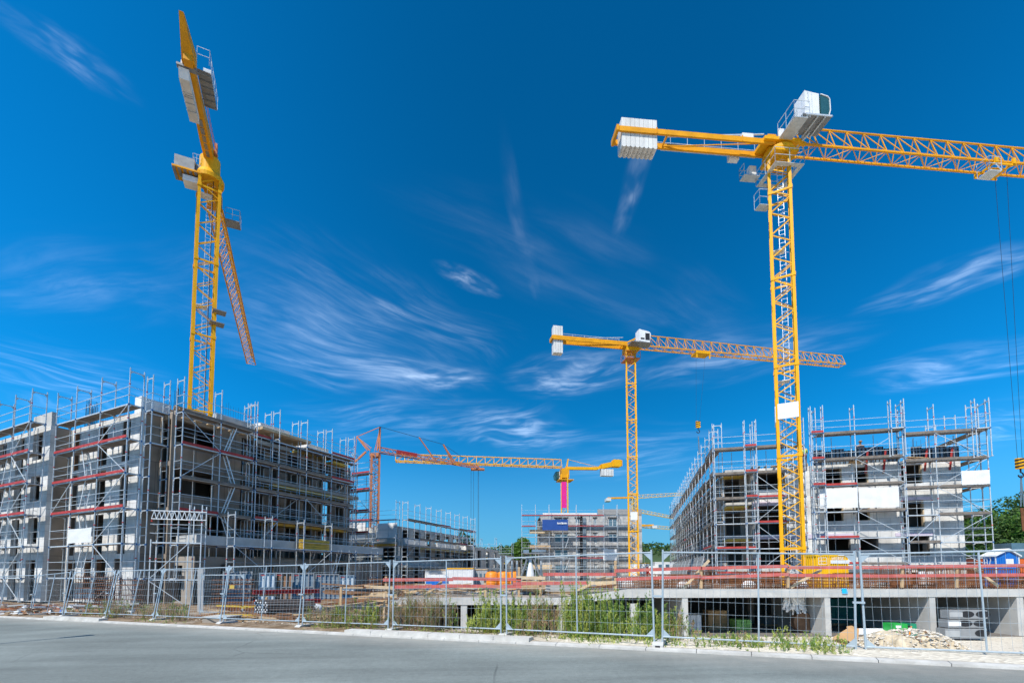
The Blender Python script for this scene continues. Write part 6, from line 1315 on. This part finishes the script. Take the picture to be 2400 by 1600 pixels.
for i, (u, D, L_, hgt, lb) in enumerate(((1062, 70, 10, 5.6, 'small unfinished block with yellow formwork edges right of the low block'), (1118, 84, 10, 5.2, 'farther low building shell with white parapets'), (1165, 96, 9, 4.6, 'farthest low shell with white cladding beside the round tree'))):
    p = atD(u, 1300, D); fl = [-.1, 2.6, hgt]
    e, ME = mid_block('apartment_block', lb, (p.x-L_*.6, D+L_*.2), (.93, -.365), L_, 9, fl, ('block_cream', 'block_cream'), lambda s, k, z0, z1: grid_ops(L_, 4, 1.3, z0+.1, z1-.4) if s == 0 else grid_ops(8.7, 3, 1.2, z0+.1, z1-.4) if s == 1 else [])
    m = MB('plaster_white', ME); m.box(.5, -.4, hgt-.2, L_*.45, -.02, hgt+.6).box(L_*.55, -.4, hgt-.4, L_*.98, -.02, hgt+.3); m.use('wood_yellow').box(.4, -1, hgt-.7, L_*.5, -.42, hgt-.45).box(L_*.6, -1, hgt-.9, L_*.95, -.42, hgt-.65); m.build('parapet', e)
    scaffold('facade_scaffold', ['scaffold round the small block with yellow formwork edges', 'scaffold on the farther shell with white parapets', 'scaffold on the farthest low shell beside the round tree'][i], ME @ Matrix.Translation((-.5, -1.7, 0)), lin(0, L_+1.2, 2.8), [1.6, 3.7, 5.8], -.1, toe={(2, 1)} if i == 0 else set(), r=.036, brace=[(1, 1, 1)], plain=False)
# the middle block
DM = 91.; x0 = atD(1267, 1300, DM+1).x; x1 = atD(1506, 1300, DM+1).x; LM = x1-x0
heads = [3.5, 6.55, 9.6, 12.65]; FM = [.1, 4.0, 7.05, 10.1, 13.4]
def wx(u): return atD(u, 1250, DM+1).x-x0
def mops(s, k, z0, z1):
    if s: return grid_ops(11.7, 3, 1.3, z0+1, z1-.8)
    h = heads[k]
    return [(wx(1300), wx(1331), h-1.55, h), (wx(1349), wx(1360), h-1.0, h), (wx(1361), wx(1366), z0+.01, z1-.3), (wx(1392), wx(1399), h-1.9, h), (wx(1427), wx(1447), h-1.6, h)]
bM, MM = mid_block('apartment_block', 'grey four storey block with glazed windows in the middle distance', (x0, DM+1.2), (1, 0), LM, 12, FM, ('block_grey', 'concrete'), mops)
for k, h in enumerate(heads):
    for (a, b_, hh) in ((wx(1300), wx(1331), 1.55), (wx(1349), wx(1360), 1.0), (wx(1392), wx(1399), 1.9), (wx(1427), wx(1447), 1.6)):
        m = MB('white_paint', MM); z0, z1 = h-hh, h
        m.box(a, .1, z0, a+.09, .2, z1).box(b_-.09, .1, z0, b_, .2, z1).box(a+.091, .1, z1-.09, b_-.091, .2, z1).box(a+.091, .1, z0, b_-.091, .2, z0+.09).box((a+b_)/2-.05, .11, z0+.091, (a+b_)/2+.05, .19, z1-.091); wn = m.build('window', bM)
        m = MB('window_glass', MM); m.box(a+.092, .14, z0+.092, b_-.092, .16, z1-.092); m.build('pane', wn); m = MB('dark', MM); m.box(a-.15, -.02, z1+.02, b_+.15, .02, z1+.28); m.build('shutter_box', wn)
m = MB('steel_blue', MM); a = wx(1370); m.box(a-.3, -.25, .1, a+.3, -.005, 12.8); m.use('dark').box(a-.9, -.06, .1, a-.31, -.004, 12.8); m.build('stair_strip', bM)
m = MB('plaster_white', MM); m.box(.5, -.12, 13.41, wx(1400), .35, 13.75).use('block_grey').box(wx(1402), -.1, 13.41, LM, .3, 14.5)
for k, z in enumerate((3.6, 6.7, 9.8)): m.box(wx(1290), -.05, z+.0, wx(1360), -.004, z+.75).box(wx(1375), -.05, z+.02, wx(1395), -.004, z+.7).box(wx(1405), -.05, z+.3, LM-.05, -.004, z+.85)
m.build('insulation_band', bM)
for k, z in enumerate((3.9, 6.95, 10.0)):
    m = MB('wood_pale' if k != 1 else 'wood', MM); m.box(wx(1241), -1.2, z-.35, wx(1290), -.1, z+.35) if k != 0 else m.box(wx(1245), -1.2, z-1.2, wx(1292), -.1, z-.4); m.build('balcony_box', bM)
m = MB('concrete_dark', MM)
for z in (3.9, 6.95, 10.0, 13.0): m.box(wx(1262), -.9, z-.45, -.01, 4, z-.355)
m.build('balcony_slab', bM)
LMV = [2.6, 4.7, 6.8, 8.85, 10.9, 13.0]
xs0 = atD(1223, 1250, DM-.3).x
scaffold('facade_scaffold', 'scaffold across the front of the middle block with red boards and a blue banner', frameM((xs0, DM-.6), (1, 0)), lin(0, atD(1478, 1250, DM).x-xs0, 2.6), LMV, .1, toe={(5, i) for i in range(6)}|{(4, 0), (4, 3), (4, 4), (4, 5), (3, 4), (3, 5), (1, 4), (1, 5)}, brace=[(2, 5, -1), (3, 4, -1), (1, 3, 1), (1, 2, -1)], ladders=[(3, 3, 1), (3, 1, 1)], r=.042, skiptop=(3, 5))
MB_ = frameM((xs0, DM-.6), (1, 0))
bx0, bx1 = atD(1271, 1230, DM-.8).x-xs0, atD(1331, 1230, DM-.8).x-xs0
t = banner('banner', 'blue banner with pale writing on the top scaffold decks of the middle block', MB_, bx0, bx1, atD(1300, 1242, DM-.8).z, atD(1300, 1217, DM-.8).z, 'blue_sheet', y=-.3)
m = MB('white_sheet', MB_); zc = atD(1300, 1226, DM-.8).z; wq = bx1-bx0
xq = bx0+wq*.58
while xq < bx0+wq*.95: ww = R.uniform(.12, .3); m.box(xq, -.42, zc-.15, xq+ww, -.405, zc+R.uniform(.1, .22)); xq += ww+.08
m.build('painted_writing', t)
t = thing('hoist_board', 'plain white panel on the lower scaffold of the middle block', 'panel', atD(1430, 1300, DM-3)); a, b_ = atD(1414, 1312, DM-3), atD(1445, 1286, DM-3); m = MB('white_paint'); m.box(a.x, a.y, a.z, b_.x, a.y+.08, b_.z); m.use('ballast').box(a.x+.3, a.y-.01, b_.z-.5, b_.x-.6, a.y-.001, b_.z-.2); m.use('galvanised').bar((a.x+.2, a.y+.12, .1), (a.x+.2, a.y+.12, b_.z), .05).bar((b_.x-.2, a.y+.12, .1), (b_.x-.2, a.y+.12, b_.z), .05); m.build('panel', t)
# leaning grey formwork at the foot of the receding right scaffold
for i in range(9):
    f = i/8; p = RB(-1.3, 4+f*30, SH); t = thing('wall_formwork', 'pale grey formwork panel in the row leaning at the foot of the receding scaffold', 'formwork', p, math.atan2(RBd.y, RBd.x)-math.pi, 'formwork panels leaning on the right block'); M = worldM(t) @ Matrix.Rotation(-.25, 4, 'X'); m = MB('galvanised', M); m.box(-1.1, .08, 0, 1.1, .12, 2.5); m.build('face', t); m = MB('grey_steel', M)
    for x in lin(-1.1, 1.04, .43): m.box(x, -.02, 0, x+.06, .078, 2.5)
    for z in lin(0, 2.42, .4): m.box(-1.099, 0, z, 1.099, .076, z+.06)
    m.build('ribs', t)
for i, (u, lb) in enumerate(((2160, 'teal and white gas bottle before the ground floor wall, the left one'), (2178, 'teal and white gas bottle before the ground floor wall, the right one'))):
    p = atD(u, 1320, 33.2); t = thing('gas_bottle', lb, 'gas bottle', (p.x, 33.2, SH)); m = MB('white_paint'); m.lathe((p.x, 33.2, SH), [(.2, 0), (.22, .03), (.22, .95), (.2, 1.0)], 14); m.use('teal').lathe((p.x, 33.2, SH+1.001), [(.215, 0), (.215, .35), (.14, .45), (.05, .5)], 14); m.build('bottle', t, smooth=True)
# ------------------------------------------------------------------ vegetation
def leafq(m, c, s, n=None):
    a = V((R.gauss(0, 1), R.gauss(0, 1), R.gauss(0, 1)*.7)).normalized(); b = a.cross(V((R.gauss(0, 1), R.gauss(0, 1), R.gauss(0, 1)))).normalized()
    c = V(c); m.poly([c-a*s, c+b*s*.55, c+a*s, c-b*s*.55])
def tree(label, x, y, z, h, r, mt=('leaf', 'leaf_bright'), n=2600, ls=.22, grp=None, low=.15, name='tree', pre=None):
    t = thing(name, label, 'tree', (x, y, z), 0, grp); m = MB('bark'); tr = r*.06+.08
    m.bar((x, y, z), (x+.1*r, y, z+h*.55), tr, 8, False, tr*.5); lobes = []
    for i in range(13):
        a = i*2.4+R.uniform(-.4, .4); f = R.uniform(.35, .95); rr = r*R.uniform(.35, .72)*(1.1-.6*abs(f-.5)); c = V((x+rr*math.cos(a), y+rr*math.sin(a), z+h*(low+(1-low)*f)-r*.25)); lobes.append((c, r*R.uniform(.32, .5))); m.bar((x+.05*r, y, z+h*.4*f+h*.1), c, tr*.3, 5, False, tr*.08)
    lobes.append((V((x, y, z+h-r*.4)), r*.42)); m.build('trunk', t)
    m = MB(mt[0]); [m.use(q) for q in mt]
    for i in range(n):
        c, q = R.choice(lobes); d = V((R.gauss(0, 1), R.gauss(0, 1), R.gauss(0, 1))).normalized()*q*R.uniform(.55, 1.08)**.6; m.use(mt[0] if R.random() < .6 else mt[-1]); leafq(m, c+d, ls*R.uniform(.6, 1.4))
    m.build('crown', t); return t
p = atD(1226, 1330, 103); tree('round bright green tree left of the middle block', p.x, 103, .1, 9.6, 4.2, n=5200, ls=.3, low=.0)
p = atD(1083, 1300, 112); tree('dark loose crowned tree standing above the far shells', p.x, 112, .1, 11.6, 3.4, ('leaf_dark', 'leaf'), n=1500, ls=.34, low=.35)
p = atD(1140, 1300, 120); tree('small thin tree peeping over the far shells', p.x, 120, .1, 7.5, 2.0, ('leaf_dark', 'leaf'), n=500, ls=.3, low=.4)
hill = MB('ground'); MATS['hill'] = mat('hill_grass', (.05, .085, .025), .95, var=.4, sc1=.05)
def hz_(x, y):
    a = 13*math.exp(-((x-150)/48)**2-((y-135)/42)**2)+30*math.exp(-((x-90)/260)**2-((y-520)/130)**2); return a*sstep(62, 95, y)
hill = MB('hill_grass'); hi_ = {}; hx_ = lin(60, 330, 9); hy_ = lin(70, 900, 20)
hx_ = lin(-320, 480, 20)
for i, x in enumerate(hx_):
    for j, y in enumerate(hy_): hi_[i, j] = hill.p((x, y, hz_(x, y)-.3))
for i in range(len(hx_)-1):
    for j in range(len(hy_)-1): hill.face([hi_[i, j], hi_[i+1, j], hi_[i+1, j+1], hi_[i, j+1]])
struct(hill.build('hills', smooth=True))
TR = [(2283, 108, 9, 4.0, 'tree standing directly behind the right flank scaffold'), (2318, 116, 11.5, 5, 'broad tree on the slope right of the scaffold top corner'), (2352, 112, 10, 4.6, 'dense tree in the middle of the slope above the blue hut'), (2392, 118, 13, 5.5, 'tallest tree at the right edge of the slope'), (2340, 98, 6, 3.2, 'low pale tree in front of the wooded slope'), (2385, 96, 7, 3.6, 'bushy tree low on the slope at the right edge'), (2300, 94, 5.5, 2.8, 'low bushy tree seen through the flank scaffold'), (2425, 106, 12, 5, 'tree cut by the right picture edge'), (2262, 130, 9, 4.2, 'far tree beside the right end of the block'), (2440, 128, 14, 6, 'far big tree beyond the right edge')]
for u, D, h, r, lb in TR:
    p = atD(u, 1300, D); tree(lb, p.x, D, hz_(p.x, D)-.4, h, r, ('leaf', 'leaf_dark') if R.random() < .6 else ('leaf', 'leaf_bright'), n=2300, ls=.34, grp='trees on the slope at the right')
m = MB('leaf_dark'); m.use('leaf')
for i in range(9000):
    x = R.uniform(-120, 330); y = R.uniform(430, 520); 
    if x < 330: leafq(m.use('leaf_dark' if R.random() < .7 else 'leaf'), (x, y, hz_(x, y)+R.uniform(0, 7)*(1+.6*NZ.noise(V((x*.06, y*.05, 0))))), R.uniform(.9, 2.0))
o = m.build('distant_forest'); tag(o, 'distant dark wooded ridge seen between the blocks', 'forest', kind='stuff')
# weeds along the fence
def weed(m, x, y, h, sp, mts, ns, lf=1.0, spire=.6):
    """a clump of upright feathery stems; dry ones branch openly and carry few leaves"""
    z = gz(x, y)-.02; dry = mts[0] == 'weed_dry'
    for i in range(ns):
        a = R.uniform(0, 6.28); b = V((x+R.gauss(0, sp*.32), y+R.gauss(0, sp*.26), z)); hh = h*R.uniform(.5, 1.0)*(1 if i else 1.05); ln = R.uniform(.02, .22)*(1.5 if dry else 1)
        top = b+V((math.cos(a)*ln*hh, math.sin(a)*ln*hh*.7, hh)); mid = (b+top)/2+V((R.uniform(-.03, .03), R.uniform(-.03, .03), .02)); mt = R.choice(mts); m.use(mt).bar(b, mid, .006, 3, False, .005).bar(mid, top, .005, 3, False, .002)
        def at(f): return b+(mid-b)*f*2 if f < .5 else mid+(top-mid)*(f*2-1)
        nb = int(hh*(11 if dry else 16)*min(1.2, .5+lf*.3))
        for k in range(nb):
            f = R.uniform(.28 if not dry else .35, .97); q = at(f); l = (.05+.22*(1-f))*R.uniform(.5, 1.1)*(1.5 if dry else 1); e = V((R.gauss(0, 1), R.gauss(0, 1), 0)).normalized()*l*(.45 if not dry else .8)+V((0, 0, l)); m.use(mt if R.random() < .7 else R.choice(mts))
            m.bar(q, q+e, .0035, 3, False, .0015)
            for n_ in range(3 if dry else 6):
                g = R.uniform(.25, 1.05); c = q+e*g+V((R.gauss(0, .008), R.gauss(0, .008), 0)); w_ = (e.normalized()*.9+V((R.gauss(0, .5), R.gauss(0, .5), .2))).normalized()*R.uniform(.012, .034)*(.7 if dry else 1); s_ = w_.cross(V((R.gauss(0, 1), R.gauss(0, 1), .1))).normalized()*R.uniform(.004, .009); m.poly([c-w_, c+s_, c+w_, c-s_])
        for k in range(0 if dry else int(8*hh)):
            q = at(R.uniform(.02, .4)); w_ = V((R.gauss(0, 1), R.gauss(0, 1), R.uniform(-.2, .6))).normalized()*R.uniform(.03, .07); s_ = w_.cross(V((0, 0, 1))).normalized()*.012; m.poly([q, q+w_*.6+s_, q+w_*1.6, q+w_*.6-s_])
GRN, YEL, DRY, MIX = ('weed_green', 'weed_green', 'weed_yellow'), ('weed_yellow', 'weed_green', 'weed_yellow'), ('weed_dry', 'weed_dry', 'weed_dry', 'weed_green'), ('weed_green', 'weed_dry', 'weed_yellow')
def foot(u, s_):
    # ground point in image column u at distance s_ behind the kerb line
    d = ray(u, 1345); k = (KP.dot(KN)+s_)/(d.x*KN.x+d.y*KN.y); return d.x*k, d.y*k
BIG = [(1355, 1.15, 1.55, .55, YEL, 26, 'tall yellow green mugwort in front of the second slender column'), (1395, 1.3, 1.25, .5, GRN, 22, 'bushy green weed right of the tall yellow green one'), (1445, 1.2, 1.3, .35, GRN, 16, 'slim green spire weed left of the third column'), (1512, 1.1, 1.15, .35, GRN, 14, 'green spire weed before the third fence joint from the right'), (1150, 1.2, 1.25, .5, YEL, 22, 'yellow green weed left of the fence joint under the tanks'), (1215, 1.2, 1.2, .5, YEL, 20, 'yellow green weed right of the fence joint under the tanks'), (1020, 1.3, 1.3, .6, DRY, 20, 'tall dry brown weed before the left slab bay'), (970, 1.4, 1.2, .6, DRY, 18, 'branching dry brown weed near the left end of the slab'), (1265, 1.3, 1.25, .55, DRY, 18, 'dry branching weed left of the second slender column'), (860, 1.1, 1.0, .5, MIX, 18, 'mixed green and brown weed left of the deck'), (800, 1.1, .85, .5, MIX, 16, 'low mixed weed right of the fence joint under the beams'), (1575, 1.2, .9, .35, MIX, 12, 'brownish spire weed left of the slender deck column')]
for u, s_, h, sp, mts, ns, lb in BIG:
    x, y = foot(u, s_); t = thing('weed_plant', lb, 'weed', (x, y, gz(x, y)), 0, 'tall weeds behind the fence'); m = MB(mts[0]); [m.use(q) for q in mts]; weed(m, x, y, h, sp*1.2, mts, int(ns*1.4), 4); weed(m, x+.1, y+.1, h*.68, sp*1.5, mts, int(ns*1.6), 4); weed(m, x-.1, y, h*.42, sp*1.9, mts, int(ns*1.3), 4); m.build('stems', t)
m = MB('weed_green'); [m.use(q) for q in ('weed_yellow', 'weed_dry')]
def band(u0, u1, n, h0, h1, mts, s0=.7, s1=2.2, ns=7, lf=1.5):
    for i in range(n):
        x, y = foot(R.uniform(u0, u1), R.uniform(s0, s1)); weed(m, x, y, R.uniform(h0, h1), .45, R.choice(mts), ns, lf)
band(720, 930, 20, .45, .95, (MIX, DRY, DRY), ns=5); band(930, 1080, 16, .6, 1.3, (DRY, DRY, DRY, MIX), ns=5); band(1085, 1260, 12, .3, .85, (YEL, YEL, DRY), ns=5); band(1240, 1320, 8, .6, 1.1, (DRY, DRY, MIX), ns=5); band(1310, 1480, 14, .25, .75, (GRN, YEL, YEL), ns=5); band(1480, 1580, 9, .3, .7, (GRN, MIX), ns=5); band(250, 440, 52, .4, .95, (DRY, DRY, MIX), ns=6, lf=2); band(150, 280, 14, .2, .5, (GRN, MIX)); band(720, 900, 14, .3, .6, (DRY,), 1.5, 3.5)
band(1640, 1940, 46, .12, .45, (GRN, MIX, GRN), .35, 1.2, 6, 1.6); band(1900, 1985, 12, .08, .22, (GRN, YEL), .3, .7, 6, 1.6); band(1300, 1620, 50, .08, .28, (GRN, YEL), .3, .9, 6, 1.4); band(330, 430, 16, .06, .2, (GRN,), .3, .6, 5); band(730, 1240, 50, .08, .25, (GRN, GRN, MIX), .45, 1.0, 5)
o = m.build('weeds'); tag(o, 'green and dry weeds growing along the foot of the mesh fence', 'weeds', kind='stuff')
# ------------------------------------------------------------------ people
def person(label, base, face, shirt, trous, helmet, bend=.0, arm=0):
    t = thing('person', label, 'person', base, face)
    def skin(name, vs_, es, rs, mt, parent, lv=2):
        me = bpy.data.meshes.new(name); me.from_pydata(vs_, es, []); me.materials.append(MATS[mt]); o = bpy.data.objects.new(name, me); COL.objects.link(o); o.parent = parent
        md = o.modifiers.new('skin', 'SKIN'); md.use_smooth_shade = True
        for v_, r_ in zip(me.skin_vertices[0].data, rs): v_.radius = (r_, r_*.9)
        me.skin_vertices[0].data[0].use_root = True; s_ = o.modifiers.new('sub', 'SUBSURF'); s_.levels = s_.render_levels = lv; return o
    b = bend; P = [(0, 0, .95), (0, .08*b, 1.15), (0, .3*b, 1.42), (0, .4*b, 1.52), (0, .46*b, 1.6), (0, .5*b, 1.74), (.2, .3*b, 1.4), (.27, .32*b+.08, 1.13), (.24, .38*b+.25, .93+.25*arm), (.23, .40*b+.33, .88+.3*arm), (-.2, .3*b, 1.4), (-.27, .32*b+.08, 1.13), (-.24, .38*b+.25, .93+.3*arm), (-.23, .4*b+.33, .88+.35*arm), (.1, 0, .88), (.12, .05, .48), (.12, 0, .06), (.12, .14, .03), (-.1, 0, .88), (-.13, -.02, .48), (-.13, -.06, .06), (-.13, .08, .03)]
    E = [(0, 1), (1, 2), (2, 3), (3, 4), (4, 5), (2, 6), (6, 7), (7, 8), (8, 9), (2, 10), (10, 11), (11, 12), (12, 13), (0, 14), (14, 15), (15, 16), (16, 17), (0, 18), (18, 19), (19, 20), (20, 21)]
    Rr = [.15, .13, .15, .06, .085, .08, .065, .045, .035, .04, .065, .045, .035, .04, .09, .06, .045, .04, .09, .06, .045, .04]
    skin('body', P, E, Rr, 'skin_tone', t)
    ids = [0, 1, 2, 6, 7, 10, 11]; mp = {k: i for i, k in enumerate(ids)}; skin('shirt', [P[k] for k in ids], [(mp[a], mp[c_]) for a, c_ in E if a in mp and c_ in mp], [Rr[k]+.022 for k in ids], shirt, t)
    ids = [0, 14, 15, 16, 18, 19, 20]; mp = {k: i for i, k in enumerate(ids)}; skin('trousers', [P[k] for k in ids], [(mp[a], mp[c_]) for a, c_ in E if a in mp and c_ in mp], [Rr[k]+.02 for k in ids], trous, t)
    M = worldM(t); m = MB(helmet, M); m.lathe((0, .5*b, 1.70), [(.15, 0), (.125, .015), (.12, .06), (.085, .12), (.02, .145)], 14); m.build('hair' if helmet == 'wood_brown' else 'helmet', t, smooth=True); return t
p = atD(1886, 1092, 37.2); person('person in a lime shirt and grey shorts bending on the roof beside the mast', (p.x, 37.2, 10.3), rad(-20), 'shirt_lime', 'trousers', 'wood_brown', .5, .2)
p = atD(2022, 1070, 36.6); person('person in a dark top working behind the formwork on the roof', (p.x, 36.9, 10.42), rad(160), 'shirt_mauve', 'trousers', 'wood_brown', .5, .8)
# street lamp outside the picture whose shadow falls on the road
sh = atZ(209, 1486, -.17); hq = V((sh.x, sh.y, -.17))+sdir*(6.2/sdir.z); st0 = hq
t = thing('street_lamp', 'grey street lamp beyond the left edge whose shadow crosses the road', 'street lamp', (st0.x, st0.y, -.2)); m = MB('galvanised'); m.bar((st0.x, st0.y, -.25), (st0.x, st0.y, hq.z), .06, 8, False, .045); m.build('pole', t); m = MB('grey_steel'); m.lathe((hq.x, hq.y, hq.z), [(.05, -.85), (.12, -.8), (.16, -.2), (.19, -.08), (.05, 0)], 14); m.build('lamp_head', t)
